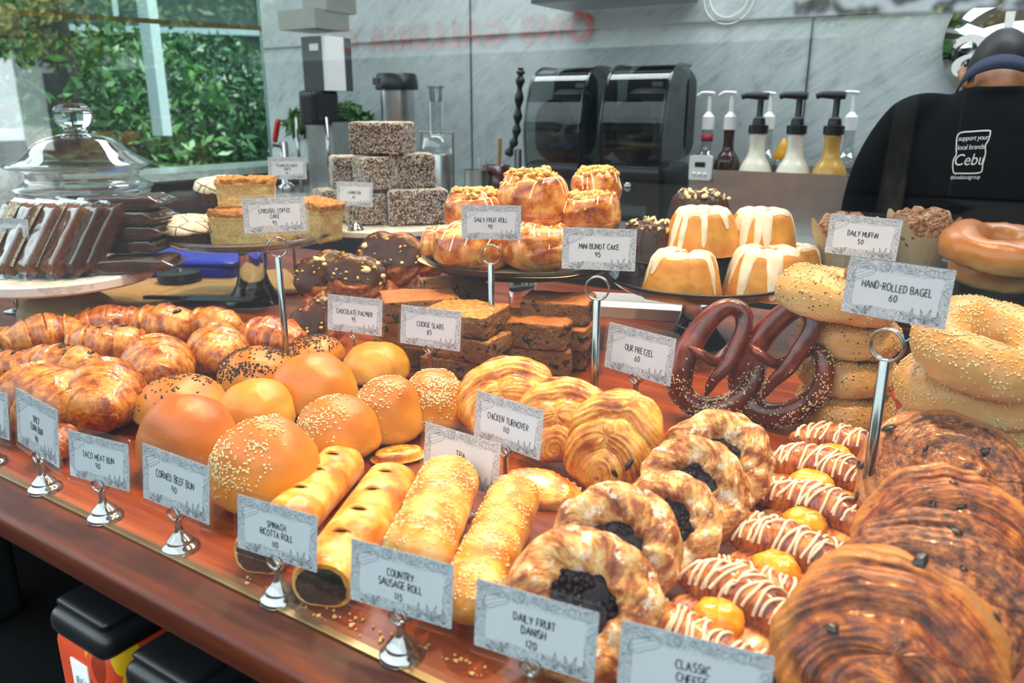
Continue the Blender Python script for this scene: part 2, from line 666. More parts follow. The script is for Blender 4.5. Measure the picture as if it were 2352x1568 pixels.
def bun_mat(name, top, mid, low, rough=0.42):
    nb = NB(name)
    z = nb.sep(nb.tc.outputs['Generated'])[2]
    bl = nb.noise(nb.co('Object', 1.0), 28, 4, 0.6)
    f = nb.math('ADD', z, nb.math('MULTIPLY', nb.math('SUBTRACT', bl, 0.5), 0.45))
    c = nb.ramp(f, [(0.10, low), (0.42, mid), (0.80, top)])
    fn = nb.noise(nb.co('Object', 1.0), 260, 3)
    nm = nb.bump(nb.math('ADD', fn, bl), 0.12, 0.003)
    return nb.done(c, rough, 0.0, nm, 0.12, 0.3)

MAT = {}
def build_mats():
    M = MAT
    M['bun_plain'] = bun_mat('bun_plain', '#c46c1b', '#dd942c', '#edc568')
    M['bun_brown'] = bun_mat('bun_brown', '#b45c17', '#cc7828', '#e2aa55')
    M['bun_pale'] = bun_mat('bun_pale', '#d68827', '#e8ac40', '#f3d884')
    M['sesame'] = plain('sesame', '#f0dca8', 0.45, var=0.2, scale=900)
    M['black_sesame'] = plain('black_sesame', '#1d1a18', 0.35, var=0.4, scale=900)
    M['croissant'] = crust('croissant', [(0, '#5e2106'), (0.25, '#98430a'), (0.55, '#c8761d'), (1, '#e9b052')], (9, 1.6), 75, 0.24, 0.45, 0.45, 0.9, cr=0.2)
    M['croissant_dark'] = crust('croissant_dark', [(0, '#521b06'), (0.35, '#92400d'), (0.7, '#c56a1a'), (1, '#e39a42')], (9, 1.6), 75, 0.2, 0.5, 0.45, 0.9, cr=0.2)
    M['turnover'] = crust('turnover', [(0, '#93400e'), (0.28, '#cc7019'), (0.6, '#eb9d35'), (1, '#fac566')], (9, 5), 40, 0.25, 0.5, 0.5)
    M['roll'] = crust('roll', [(0, '#c06a16'), (0.35, '#e39330'), (0.7, '#f3b251'), (1, '#fbd48a')], (3, 3), 26, 0.32, 0.4, 0.25, 0.25)
    M['danish'] = crust('danish', [(0, '#6d2a16'), (0.3, '#a85a25'), (0.6, '#d3954f'), (1, '#ecc68c')], (10, 3), 60, 0.5, 0.1, 0.45, 0.6, (70, 0.53, '#f3dfc8'))
    M['pinwheel'] = crust('pinwheel', [(0, '#5e1d0b'), (0.35, '#9c4313'), (0.7, '#c97028'), (1, '#eda957')], (18, 3), 50, 0.22, 0.55, 0.5)
    M['swirl'] = crust('swirl', [(0, '#3a1207'), (0.3, '#7a300e'), (0.65, '#ad5518'), (1, '#da8632')], (16, 5), 75, 0.32, 0.25, 0.5, 0.8, rim=(.055, .066, '#d98a36'))
    M['swirl_rough'] = crust('swirl_rough', [(0, '#3f1a0e'), (0.35, '#75371b'), (0.7, '#9c562a'), (1, '#c77e43')], (6, 6), 160, 0.4, 0.2, 0.25, 1.0, rim=(.060, .072, '#bd7434'))
    M['fruit_roll'] = crust('fruit_roll', [(0, '#7d300f'), (0.3, '#b45a18'), (0.65, '#d98d38'), (1, '#eec074')], (8, 4), 40, 0.25, 0.55, 0.5)
    M['palmier'] = crust('palmier', [(0, '#5a230c'), (0.4, '#96481a'), (0.75, '#bd6d2c'), (1, '#d99650')], (16, 4), 120, 0.5, 0.2, 0.5, 0.7)
    M['bagel'] = bun_mat('bagel', '#c98f49', '#d8aa66', '#e6cd98', 0.4)
    M['bagel_plain'] = bun_mat('bagel_plain', '#b86a26', '#d08a3c', '#e2b46c', 0.3)
    nb = NB('pretzel')
    bl = nb.noise(nb.co('Object', 1.0), 30, 4)
    M['pretzel'] = nb.done(nb.ramp(bl, [(0.3, '#36100a'), (0.55, '#672211'), (0.75, '#96401f')]), 0.26, 0, nb.bump(nb.noise(nb.co('Object', 1.0), 240, 3), 0.15, 0.002), 0.4, 0.15)
    nb = NB('blueberry_jam')
    M['jam'] = nb.done(nb.ramp(nb.noise(nb.co('Object', 1.0), 90, 3), [(0.3, '#08060c'), (0.7, '#2a0d1c')]), 0.14, 0, nb.bump(nb.noise(nb.co('Object', 1.0), 300, 2), 0.3, 0.002), 0.06, 0.05, spec=0.2)
    nb = NB('custard')
    M['custard'] = nb.done(nb.ramp(nb.noise(nb.co('Object', 1.0), 70, 3), [(0.3, '#ee8d12'), (0.55, '#f9b521'), (0.8, '#fccf55')]), 0.22, 0, nb.bump(nb.noise(nb.co('Object', 1.0), 120, 2), 0.2, 0.002), 0.6, 0.1)
    M['icing'] = plain('white_icing', '#f5e3c8', 0.35, var=0.06, scale=100, coat=0.2)
    nb = NB('glaze')
    M['glaze'] = nb.done(nb.ramp(nb.noise(nb.co('Object', 1.0), 60, 3), [(0.3, '#f3d9b0'), (0.7, '#fbf0da')]), 0.28, 0, None, 0.4, 0.1, sss=0.0)
    M['bundt'] = bun_mat('bundt', '#cc8429', '#dc9a38', '#bb7020', 0.5)
    M['bundt_choc'] = plain('bundt_chocolate', '#2a1913', 0.55, var=0.35, scale=150, bump=0.4)
    nb = NB('chocolate')
    M['choc'] = nb.done(nb.ramp(nb.noise(nb.co('Object', 1.0), 35, 3), [(0.3, '#2b150e'), (0.7, '#4f2a18')]), 0.3, 0, nb.bump(nb.noise(nb.co('Object', 1.0), 55, 2), 0.35, 0.004), 0.05, 0.2, spec=0.3)
    M['choc_dark'] = plain('chocolate_piece', '#24130d', 0.3, var=0.3, scale=200, coat=0.3)
    M['nut'] = plain('nut', '#d9ab66', 0.5, var=0.3, scale=350)
    M['nut_pale'] = plain('nut_pale', '#eed6a2', 0.5, var=0.15, scale=250)
    M['nut_brown'] = plain('nut_brown', '#b5793a', 0.45, var=0.4, scale=250)
    M['pistachio'] = plain('pistachio', '#b9a94f', 0.5, var=0.3, scale=300)
    nb = NB('slab_crumb')
    n1 = nb.noise(nb.co('Object', 1.0), 330, 4, 0.7)
    n2 = nb.noise(nb.co('Object', (1, 1, 1.8)), 55, 3, 0.6)
    base = nb.ramp(n1, [(0.3, '#613a1f'), (0.55, '#926335'), (0.8, '#b98c54')])
    M['slab_crumb'] = nb.done(nb.mix(nb.rng(n2, 0.59, 0.64), base, '#2e150d'), 0.8, 0, nb.bump(n1, 0.8, 0.004))
    nb = NB('slab_top')
    n1 = nb.noise(nb.co('Object', 1.0), 420, 3, 0.6)
    n2 = nb.noise(nb.co('Object', 1.0), 38, 3)
    M['slab_top'] = nb.done(nb.ramp(nb.math('ADD', nb.math('MULTIPLY', n1, 0.4), nb.math('MULTIPLY', n2, 0.6)), [(0.3, '#7c3f12'), (0.55, '#a85f1e'), (0.75, '#c27c33')]), 0.6, 0, nb.bump(n1, 0.6, 0.003))
    nb = NB('oat_top')
    n1 = nb.vor(nb.co('Object', 1.0), 130)
    n2 = nb.noise(nb.co('Object', 1.0), 60, 3)
    M['oat_top'] = nb.done(nb.ramp(nb.math('ADD', nb.math('MULTIPLY', n1, 0.5), nb.math('MULTIPLY', n2, 0.5)), [(0.25, '#84491a'), (0.5, '#ba742d'), (0.75, '#d59a4f')]), 0.6, 0, nb.bump(n1, 0.9, 0.004))
    nb = NB('lamington')
    M['lamington'] = nb.done(nb.ramp(nb.noise(nb.co('Object', 1.0), 200, 3), [(0.35, '#38190f'), (0.6, '#653724'), (0.8, '#a5755a')]), 0.7, 0, None)
    M['coconut'] = plain('coconut', '#f1e2d3', 0.6, var=0.25, scale=60)
    nb = NB('streusel_side')
    n1 = nb.noise(nb.co('Object', 1.0), 260, 4, 0.7)
    M['streusel_side'] = nb.done(nb.ramp(n1, [(0.28, '#b98a42'), (0.5, '#e6c57c'), (0.75, '#f4df9f')]), 0.8, 0, nb.bump(n1, 0.7, 0.004))
    nb = NB('streusel_top')
    n1 = nb.noise(nb.co('Object', 1.0), 150, 4, 0.7)
    M['streusel_top'] = nb.done(nb.ramp(n1, [(0.28, '#8d4d1b'), (0.5, '#c07d35'), (0.75, '#e0ac62')]), 0.7, 0, nb.bump(n1, 1.0, 0.006))
    nb = NB('sugar_crust')
    n1 = nb.vor(nb.co('Object', 1.0), 26, 'DISTANCE_TO_EDGE')
    n2 = nb.noise(nb.co('Object', 1.0), 120, 3)
    M['sugar_crust'] = nb.done(nb.mix(nb.rng(n1, 0.0, 0.035), '#5b3422', nb.ramp(n2, [(0.3, '#e5c8a6'), (0.6, '#f7ead6')])), 0.85, 0, nb.bump(nb.rng(n1, 0.0, 0.06), 0.8, 0.004))
    M['torte_side'] = plain('torte_side', '#3b2620', 0.75, var=0.5, scale=120, bump=0.6)
    nb = NB('muffin_top')
    n1 = nb.vor(nb.co('Object', 1.0), 170)
    n2 = nb.noise(nb.co('Object', 1.0), 400, 3)
    M['muffin_top'] = nb.done(nb.ramp(nb.math('ADD', nb.math('MULTIPLY', n1, .6), nb.math('MULTIPLY', n2, .4)), [(0.25, '#7a4022'), (0.5, '#b0703f'), (0.8, '#ddb088')]), 0.5, 0, nb.bump(n1, 1.0, 0.004))
    M['liner'] = plain('baking_paper', '#dcc39a', 0.75, var=0.06, scale=60)
    nb = NB('spinach')
    n1 = nb.noise(nb.co('Object', 1.0), 160, 4, 0.7)
    M['spinach'] = nb.done(nb.ramp(n1, [(0.35, '#0b0d06'), (0.55, '#1c2010'), (0.7, '#565230'), (0.85, '#a89a60')]), 0.45, 0, nb.bump(n1, 0.9, 0.004), 0.0, 0.2, spec=0.15)
    M['loaf'] = plain('carrot_loaf', '#6b3b1d', 0.7, var=0.45, scale=160, bump=0.5)
    M['loaf_dark'] = plain('dark_loaf', '#3c2015', 0.7, var=0.45, scale=160, bump=0.5)
    # plain things
    M['chrome'] = plain('chrome', '#a9a8a6', 0.12, 1.0, var=0.03)
    M['steel'] = plain('brushed_steel', '#c4c6c4', 0.3, 1.0, var=0.06)
    M['steel_dull'] = plain('dull_steel', '#9a9a92', 0.45, 0.75, var=0.05)
    M['brass'] = plain('brass', '#a8906a', 0.28, 1.0, var=0.1)
    M['black'] = plain('black_plastic', '#16181a', 0.35, var=0.2)
    M['black_matte'] = plain('black_matte', '#1a1b1d', 0.7, var=0.2)
    M['grey_dark'] = plain('dark_grey', '#3c4245', 0.5, var=0.1)
    M['white'] = plain('white_plastic', '#f2f1ef', 0.35, var=0.03)
    M['paper'] = plain('white_paper', '#f0f1f4', 0.75, var=0.02)
    M['kraft'] = plain('kraft_paper', '#c79c61', 0.8, var=0.08, scale=12)
    M['ink'] = plain('black_ink', '#23262b', 0.8, var=0.1)
    M['ink_grey'] = plain('grey_ink', '#6f757d', 0.8, var=0.15)
    M['red'] = plain('red_plastic', '#d42a22', 0.35, var=0.1)
    M['blue'] = plain('blue_plastic', '#2a35c4', 0.4, var=0.08)
    M['sleeve'] = glassy('laminate', (0.98, 0.98, 0.985), 0.04, 0.12, 0.25)
    M['pane'] = glassy('display_glass', (0.97, 0.99, 0.985), 0.11, 0.0, 0.06)
    M['side_pane'] = glassy('side_glass', (0.86, 0.95, 0.93), 0.06, 0.0, 0.3)
    M['clear'] = glassy('clear_glass', (0.93, 0.96, 0.95), 0.07, 0.02, 0.75)
    M['smoke_glass'] = glassy('smoke_glass', (0.35, 0.34, 0.30), 0.07, 0.03, 0.75)
    M['acrylic'] = glassy('acrylic_hood', (0.55, 0.58, 0.58), 0.03, 0.03, 0.35)
    M['bag'] = glassy('clear_film', (0.96, 0.96, 0.95), 0.07, 0.08, 0.6)
    nb = NB('solid_glass')
    M['solid_glass'] = nb.done((0.93, 0.97, 0.96), 0.02, 0, None, trans=1.0, ior=1.45)
    nb = NB('white_marble')
    v = nb.noise(nb.co('Object', (1, 1, 1)), 9, 6, 0.62, 1.2)
    M['marble_plate'] = nb.done(nb.ramp(v, [(0.42, '#e6e2d8'), (0.5, '#d3d1ca'), (0.53, '#f2efe8')]), 0.22, 0, None)
    nb = NB('grey_marble')
    co = nb.co('Object', (1.0, 1.0, 1.0), rot=(0, math.radians(35), 0))
    a = nb.noise(co, 5, 8, 0.7, 1.6)
    st = nb.n('ShaderNodeMapping')
    nb.l(co, st.inputs['Vector'])
    st.inputs['Scale'].default_value = (2.0, 2.0, 14)
    b = nb.noise(st.outputs['Vector'], 2.4, 6, 0.7, 1.5)
    c = nb.ramp(nb.math('ADD', nb.math('MULTIPLY', a, 0.45), nb.math('MULTIPLY', b, 0.55)), [(0.36, '#96a1a3'), (0.46, '#b3bdbe'), (0.56, '#c0c9c9'), (0.68, '#d0d7d6')])
    M['marble_wall'] = nb.done(c, 0.25, 0, None)
    def wood(name, stops, rough, coat, ax=0, sc=1.0):
        nb = NB(name)
        s = [22, 22, 22]
        s[ax] = 1.3
        s = tuple(q * sc for q in s)
        w = nb.noise(nb.co('Object', s), 1.0, 5, 0.6, 0.8)
        w2 = nb.noise(nb.co('Object', tuple(q * 5 for q in s)), 1.0, 3, 0.6)
        f = nb.math('ADD', nb.math('MULTIPLY', w, 0.75), nb.math('MULTIPLY', w2, 0.25))
        return nb.done(nb.ramp(f, stops), rough, 0, nb.bump(w2, 0.08, 0.001), coat, 0.12, spec=0.3)
    M['wood'] = wood('counter_wood', [(0.32, '#4d1d06'), (0.5, '#7b3009'), (0.68, '#a54c11')], 0.34, 0.12)
    M['wood_dark'] = wood('ledge_wood', [(0.32, '#2c1006'), (0.5, '#4a1c0a'), (0.68, '#6b2e11')], 0.5, 0.03)
    M['wood_pale'] = wood('pedestal_wood', [(0.3, '#8d7f55'), (0.6, '#b3a376'), (0.8, '#c9ba8d')], 0.6, 0.0, 2, 0.6)
    # the printed card: pale paper with a drawn border of grey contour lines
    nb = NB('printed_card')
    x, y, z = nb.sep(nb.tc.outputs['Object'])
    wob = nb.math('MULTIPLY', nb.math('SUBTRACT', nb.noise(nb.co('Object', 1.0), 160, 2), 0.5), 0.006)
    ax = nb.math('ADD', nb.math('ABSOLUTE', x), wob)
    az = nb.math('ADD', z, wob)
    ex = nb.rng(ax, 0.0385, 0.0395)
    et = nb.rng(az, 0.0435, 0.0442)
    eb = nb.rng(az, 0.0105, 0.0098)
    msk = nb.math('MAXIMUM', nb.math('MAXIMUM', ex, et), eb)
    ln = nb.wave(nb.co('Object', 1.0), 150, 26, 2, 1.2, kind='RINGS')
    ln = nb.rng(ln, 0.25, 0.75)
    lines = nb.ramp(ln, [(0.0, '#a9afb7'), (0.35, '#dde1e7'), (0.7, '#f1f3f6')])
    M['card'] = nb.done(nb.mix(msk, '#f1f3f8', lines), 0.7, 0, None)
build_mats()
nb = NB('label_print')
_ln = nb.wave(nb.co('Object', 1.0), 120, 22, 2, 1.0, kind='RINGS')
_ov = nb.n('ShaderNodeMapping')
nb.l(nb.tc.outputs['UV'], _ov.inputs['Vector'])
_ov.inputs['Location'].default_value = (-0.5, -0.55, 0)
_sx, _sy, _sz = nb.sep(_ov.outputs['Vector'])
_r = nb.math('SQRT', nb.math('ADD', nb.math('POWER', nb.math('MULTIPLY', _sx, 1.0), 2.0), nb.math('POWER', nb.math('MULTIPLY', _sy, 2.6), 2.0)))
_c = nb.mix(nb.rng(_r, 0.36, 0.38), '#ddc9a2', nb.ramp(nb.rng(_ln, 0.3, 0.7), [(0, '#5d5140'), (0.5, '#d9c59d'), (1, '#e3d2ae')]))
MAT['label_print'] = nb.done(_c, 0.6)
# ------------------------------------------------------------------ pastry shapes
def make(name, label, cat, M, parts, group=None):
    """parts: list of (part name, G, materials, kind or None). one part -> one mesh; several -> Empty with parts"""
    for q in parts:
        q[1].orient()
    if len(parts) == 1:
        o = parts[0][1].obj(name, parts[0][2])
        o.matrix_world = M
        return tag(o, label, cat, group)
    root = thing(name, label, cat, M, group)
    for pn, g, mats, kind in parts:
        o = g.obj(pn, mats, root)
        if kind:
            o['kind'] = kind
    return root

def polar(rx, ry, top, bot, nu=30, nv=64, e=0.75, seed=0, noise=0.03, nscale=2.2, ridge=None, outline=None, hole=0.0, uvf=None):
    """closed disc-like solid. ridge(rho, th, up)->height factor; outline(th)->radius factor"""
    a = np.linspace(PI / 2, -PI / 2, nu)[:, None]
    th = (np.arange(nv) * 2 * PI / nv)[None, :]
    rho = np.abs(np.cos(a)) ** e * np.ones((1, nv))
    up = np.sin(a) * np.ones((1, nv))
    z = np.where(up > 0, np.abs(up) ** 1.0 * top, -np.abs(up) ** 0.8 * bot)
    o = outline(th) if outline is not None else 1.0
    x, y = rho * rx * np.cos(th) * o, rho * ry * np.sin(th) * o
    X = np.stack([x, y, z], 2)
    if ridge is not None:
        r = ridge(rho, th * np.ones_like(rho), up)
        X[..., 2] += r * top * sstep(-0.3, 0.2, up)
        X[..., 0] *= 1 + 0.12 * r * (up < 0.75)
        X[..., 1] *= 1 + 0.12 * r * (up < 0.75)
    q = fbm(X / max(rx, ry), nscale, 3, seed)
    X = X * (1 + noise * q[..., None])
    g = G()
    uv = None
    if uvf is not None:
        uv = uvf(rho, th * np.ones_like(rho), up)
    g.grid(X, cv=True, uv=uv, flip=True)
    return g

def bun_g(rx, ry, h, seed=0, noise=0.05):
    g = polar(rx, ry, h * 0.70, h * 0.30, 26, 44, 0.85, seed, noise, 1.7)
    g.xf(Matrix.Translation((0, 0, h * 0.30)))
    return g

def seeds_g(g, n, size, mask, seed=0, aspect=(1.0, 0.58, 0.42), lift=0.2):
    p, nn = g.sample(n, mask, seed)
    return lumps(G(), p, nn, size, seed + 5, aspect, 0.18, 0, lift)

def bun(M, W, label, kind='plain', seed=0, ry=0.95, hr=0.78, group='round buns on the counter', dirn=(0, 0, 1), n=420):
    r = W / 2
    g = bun_g(r, r * ry, W * hr, seed)
    mat = MAT['bun_' + ('plain' if kind in ('sesame', 'black', 'plain') else kind)]
    parts = [('dough', g, mat, None)]
    if kind in ('sesame', 'black'):
        dv = np.array(dirn, float)
        dv /= np.linalg.norm(dv)
        def mask(c, N):
            d = N @ dv
            m = sstep(0.25, 0.8, d)
            return m * (0.15 + sstep(-0.25, 0.45, fbm(c / r, 2.3, 2, seed + 3)))
        parts.append(('sesame_seeds' if kind == 'sesame' else 'black_sesame_seeds', seeds_g(g, int(n * 1.25), 0.0022 if kind == 'sesame' else 0.0024, mask, seed), MAT['sesame' if kind == 'sesame' else 'black_sesame'], 'stuff'))
    return make('sesame_bun' if kind == 'sesame' else 'black_sesame_bun' if kind == 'black' else 'plain_bun', label, 'bun', M, parts, group)

def crescent_g(L, R, bend=0.5, wraps=3.3, seed=0, taper=0.8, flat=0.86, nu=90, nv=36, open_end=False, lay=0.16):
    t = np.linspace(-1, 1, nu)
    if abs(bend) > 0.02:
        ang = t * bend
        rad = L / 2 / math.sin(min(abs(bend), 1.5)) * np.sign(bend)
        cx, cy = rad * np.sin(ang) * np.sign(bend) * np.sign(bend), rad * (np.cos(ang) - 1)
    else:
        cx, cy = t * L / 2, t * 0
    pts = np.stack([cx, cy, np.zeros(nu)], 1)
    env = (1 - np.abs(t) ** 2.3 * taper)
    env = env * np.clip((1.0 - np.abs(t)) * 14, 0, 1) ** 0.35
    T, A, B = path_frames(pts, up=(0, 0, 1))
    ph = np.arange(nv) * 2 * PI / nv
    tt, pp = np.meshgrid(t, ph, indexing='ij')
    q = np.abs(tt) * wraps + 0.10 * np.sin(pp * 2 + seed) + 0.06 * np.sin(pp * 3 + 2 * seed)
    fr = q - np.floor(q)
    layer = (1 - fr) ** 0.6 * lay
    Rr = R * env[:, None] * (0.92 + layer)
    X = pts[:, None, :] + Rr[..., None] * (np.cos(pp)[..., None] * A[:, None, :] + np.sin(pp)[..., None] * B[:, None, :] * flat)
    X = X + (fbm(X / R, 1.3, 3, seed) * R * 0.06)[..., None] * np.array([0.6, 0.6, 1])
    X[..., 2] = np.maximum(X[..., 2], -0.55 * R)
    X[..., 2] += 0.55 * R
    g = G()
    uv = (q * 0.35 + 0.0 * pp, pp / (2 * PI))
    g.grid(X, cv=True, uv=uv)
    return g

def croissant(M, L, label, seed=0, R=None, bend=0.5, kind='croissant', group='croissants on the counter', wraps=2.3, choc=False, taper=0.8, name='croissant', lay=0.23):
    R = R or L * 0.27
    g = crescent_g(L, R, bend, wraps, seed, taper, lay=lay)
    parts = [('dough', g, MAT[kind], None)]
    if choc:
        rng = np.random.default_rng(seed)
        parts.extend(chips(g, 6, 0.006, lambda c, N: (N[:, 2] > 0.8) * (np.abs(c[:, 1]) < R * .4), seed, aspect=(1.4, .6, .5)))
    return make(name, label, 'croissant' if name == 'croissant' else 'pastry', M, parts, group)

def swirl_g(rx, ry, top, bot, turns=2.5, depth=0.25, seed=0, sharp=0.5, ang=0.0, noise=0.05, nu=60, nv=96, e=0.62, ecc=0.0, fine=0.0, off=0.0):
    def ph(rho, th):
        if off:                      # arcs folded around a point near the rim
            return np.sqrt(rho ** 2 + off ** 2 - 2 * off * rho * np.cos(th - ang)) * turns + 0.05 * np.sin(3 * th + seed) + 0.04 * np.sin(5 * th)
        return rho * turns + (th + ang) / (2 * PI) + ecc * rho * np.sin(th + 1.0)
    def ridge(rho, th, up):
        f = ph(rho, th)
        f = f - np.floor(f)
        s = np.sin(PI * f) ** sharp
        return (depth * (s - 0.6) + fine * np.sin(2 * PI * 5 * ph(rho, th) + 2 * np.sin(3 * th))) * sstep(0.0, 0.15, rho)
    def uvf(rho, th, up):
        f = ph(rho, th)
        return (np.where(up > -0.2, f, f + (-up) * 2), th / (2 * PI) * 2)
    return polar(rx, ry, top, bot, nu, nv, e, seed, noise, 2.2, ridge=ridge, uvf=uvf)

def chips(g, n, size, mask, seed, name='chocolate_piece', mat='choc_dark', aspect=(1.3, 0.7, 0.5), sub=1):
    p, nn = g.sample(n, mask, seed)
    return [(name, lumps(G(), p[i:i + 1], nn[i:i + 1], size * (0.7 + 0.6 * ((i * 37) % 11) / 10), seed + i, aspect, 0.2, sub, 0.0), MAT[mat], None) for i in range(len(p))]

def turnover(M, W, label, seed=0, ry=0.8, spin=0.0):
    g = swirl_g(W / 2, W / 2 * ry, W * 0.20, W * 0.13, 1.75, 0.34, seed, 0.45, ang=math.radians(-50 - spin - 8 * seed), off=0.78, fine=0.03, nu=80, nv=120)
    parts = [('dough', g, MAT['turnover'], None)]
    if seed % 2:
        parts.extend(chips(g, 3, 0.007, lambda c, N: (N[:, 2] > .5) * (c[:, 0] < 0), seed, 'burnt_filling', aspect=(1.6, 0.6, 0.35)))
    return make('chicken_turnover', label, 'pastry', M, parts, 'chicken turnovers on the counter')

def choc_swirl(M, W, label, seed=0, kind='swirl', ry=0.95, gap=False):
    g = swirl_g(W / 2, W / 2 * ry, W * 0.15, W * 0.19, 2.3, 0.30, seed, 0.5, ang=-PI / 2 + .35 * (seed - 2), noise=0.07, fine=0.045, nu=90, nv=140, e=0.52, off=0.5 if seed != 4 else 0.0)
    parts = [('dough', g, MAT[kind], None)] + chips(g, 6, 0.006, lambda c, N: (N[:, 2] > 0.2).astype(float), seed, aspect=(1.2, .8, .25))
    return make('chocolate_swirl', label, 'pastry', M, parts, 'chocolate swirls at the right end of the counter')

def danish(M, W, label, seed=0, ry=0.95):
    R = W / 2
    nu, nv = 40, 90
    ph = np.arange(nu) * 2 * PI / nu
    th = np.arange(nv) * 2 * PI / nv
    TH, PH = np.meshgrid(th, ph, indexing='ij')
    rm, rt = R * 0.70, R * 0.29
    tw = 1 + 0.10 * np.sin(6 * TH + 1.6 * PH + seed) + 0.05 * np.sin(11 * TH - 2 * PH)
    x = (rm + rt * tw * np.cos(PH)) * np.cos(TH)
    y = (rm + rt * tw * np.cos(PH)) * np.sin(TH) * ry
    z = rt * 0.85 * tw * np.sin(PH) + rt * 0.6
    X = np.stack([x, y, z], 2)
    X += (fbm(X / R, 2.4, 3, seed) * R * 0.06)[..., None]
    X[..., 2] = np.maximum(X[..., 2], 0)
    g = G()
    g.grid(X, cu=True, cv=True, uv=(TH / (2 * PI) * 3 + PH / (2 * PI), PH / (2 * PI) * 2), flip=False)
    f = polar(R * 0.52, R * 0.52 * ry, rt * 0.5, rt * 0.4, 14, 40, 0.7, seed, 0.10, 3)
    f.xf(Matrix.Translation((0, 0, rt * 0.5)))
    pp, nn = f.sample(60, lambda c, N: (N[:, 2] > .1) * 1.0, seed)
    lumps(f, pp, nn, R * 0.075, seed, (1, 1, 0.9), 0.25, 1, -0.15)
    return make('blueberry_danish', label, 'danish', M, [('dough', g, MAT['danish'], None), ('blueberry_filling', f, MAT['jam'], None)], 'blueberry danishes on the counter')

def drizzle(bv, lines, r, g=None, down=(0, 0, -1), h=1.0):
    g = g or G()
    for ln in lines:
        pts = []
        for p in ln:
            hit = bv.ray_cast(Vector((p[0], p[1], h)), Vector(down))
            if hit[0] is not None:
                pts.append(np.array(hit[0]) + np.array(hit[1]) * r * 0.35)
            elif len(pts) > 3:
                break
        if len(pts) > 3:
            tube(g, np.array(pts), r, 6)
    return g

def cheese_danish(M, W, label, seed=0):
    L = W
    rng = np.random.default_rng(seed)
    g = polar(L * 0.44, L * 0.30, L * 0.05, L * 0.05, 16, 50, 0.6, seed, 0.04)
    g.xf(Matrix.Translation((0, 0, L * 0.05)))
    g.orient()
    for s in (1, -1):
        c = crescent_g(L * 1.04, L * 0.20, 0.60, 3.0, seed + s, 0.72, 1.0, 70, 30, lay=0.16)
        c.orient()
        Mx = Matrix.Translation((0, s * L * 0.33, 0)) if s > 0 else Matrix.Translation((0, -L * 0.33, 0)) @ Matrix.Rotation(PI, 4, 'Z')
        g.join(c.xf(Mx))
    cu = polar(L * 0.21, L * 0.18, L * 0.15, L * 0.03, 20, 40, 0.8, seed, 0.09, 3)
    cu.xf(Matrix.Translation((0, 0, L * 0.10)))
    bv = G().join(g).bvh()
    lines = []
    x = -L * 0.46
    while x < L * 0.44:
        for s in (1, -1):
            n = 26
            yy = np.linspace(L * (0.13 + .03 * rng.random()), L * (0.50 + .03 * rng.random()), n) * s
            xx = x + np.linspace(0, L * 0.10, n) + rng.normal() * 0.002 + 0.0025 * np.sin(np.linspace(0, 5, n) + rng.random() * 6)
            lines.append(np.stack([xx, yy], 1))
        x += L * (0.055 + rng.random() * 0.022)
    dz = [('icing_stripes', drizzle(bv, [q for q in lines if q[-1][1] * s > 0], 0.0016, h=0.2), MAT['icing'], None) for s in (1, -1)]
    return make('cheese_danish', label, 'danish', M, [('dough', g, MAT['pinwheel'], None), ('custard_filling', cu, MAT['custard'], None)] + dz, 'cheese danishes on the counter')

def loaf_tube_g(L, R, seed=0, flat=0.8, nu=60, nv=34, open_end=True, wob=0.05):
    t = np.linspace(0, 1, nu)
    env = np.ones(nu)
    env *= np.clip(t / 0.10, 0, 1) ** 0.4
    if open_end:
        env *= 0.88 + 0.12 * np.clip((1 - t) / 0.06, 0, 1) ** 0.5
    else:
        env *= np.clip((1 - t) / 0.10, 0, 1) ** 0.4
    ph = np.arange(nv) * 2 * PI / nv
    T, PH = np.meshgrid(t, ph, indexing='ij')
    c, s = np.cos(PH), np.sin(PH)
    y = R * env[:, None] * np.sign(c) * np.abs(c) ** 0.85
    z = R * flat * env[:, None] * np.sign(s) * np.abs(s) ** 0.85
    X = np.stack([(T - 0.5) * L, y, z], 2)
    X += (fbm(X / R, 1.1, 3, seed) * R * wob)[..., None] * np.array([0.3, 1, 1])
    X[..., 2] = np.maximum(X[..., 2], -R * flat * 0.8) + R * flat * 0.8
    g = G()
    g.grid(X, cv=True, uv=(T * L / R * 0.5, PH / (2 * PI)))
    return g, X

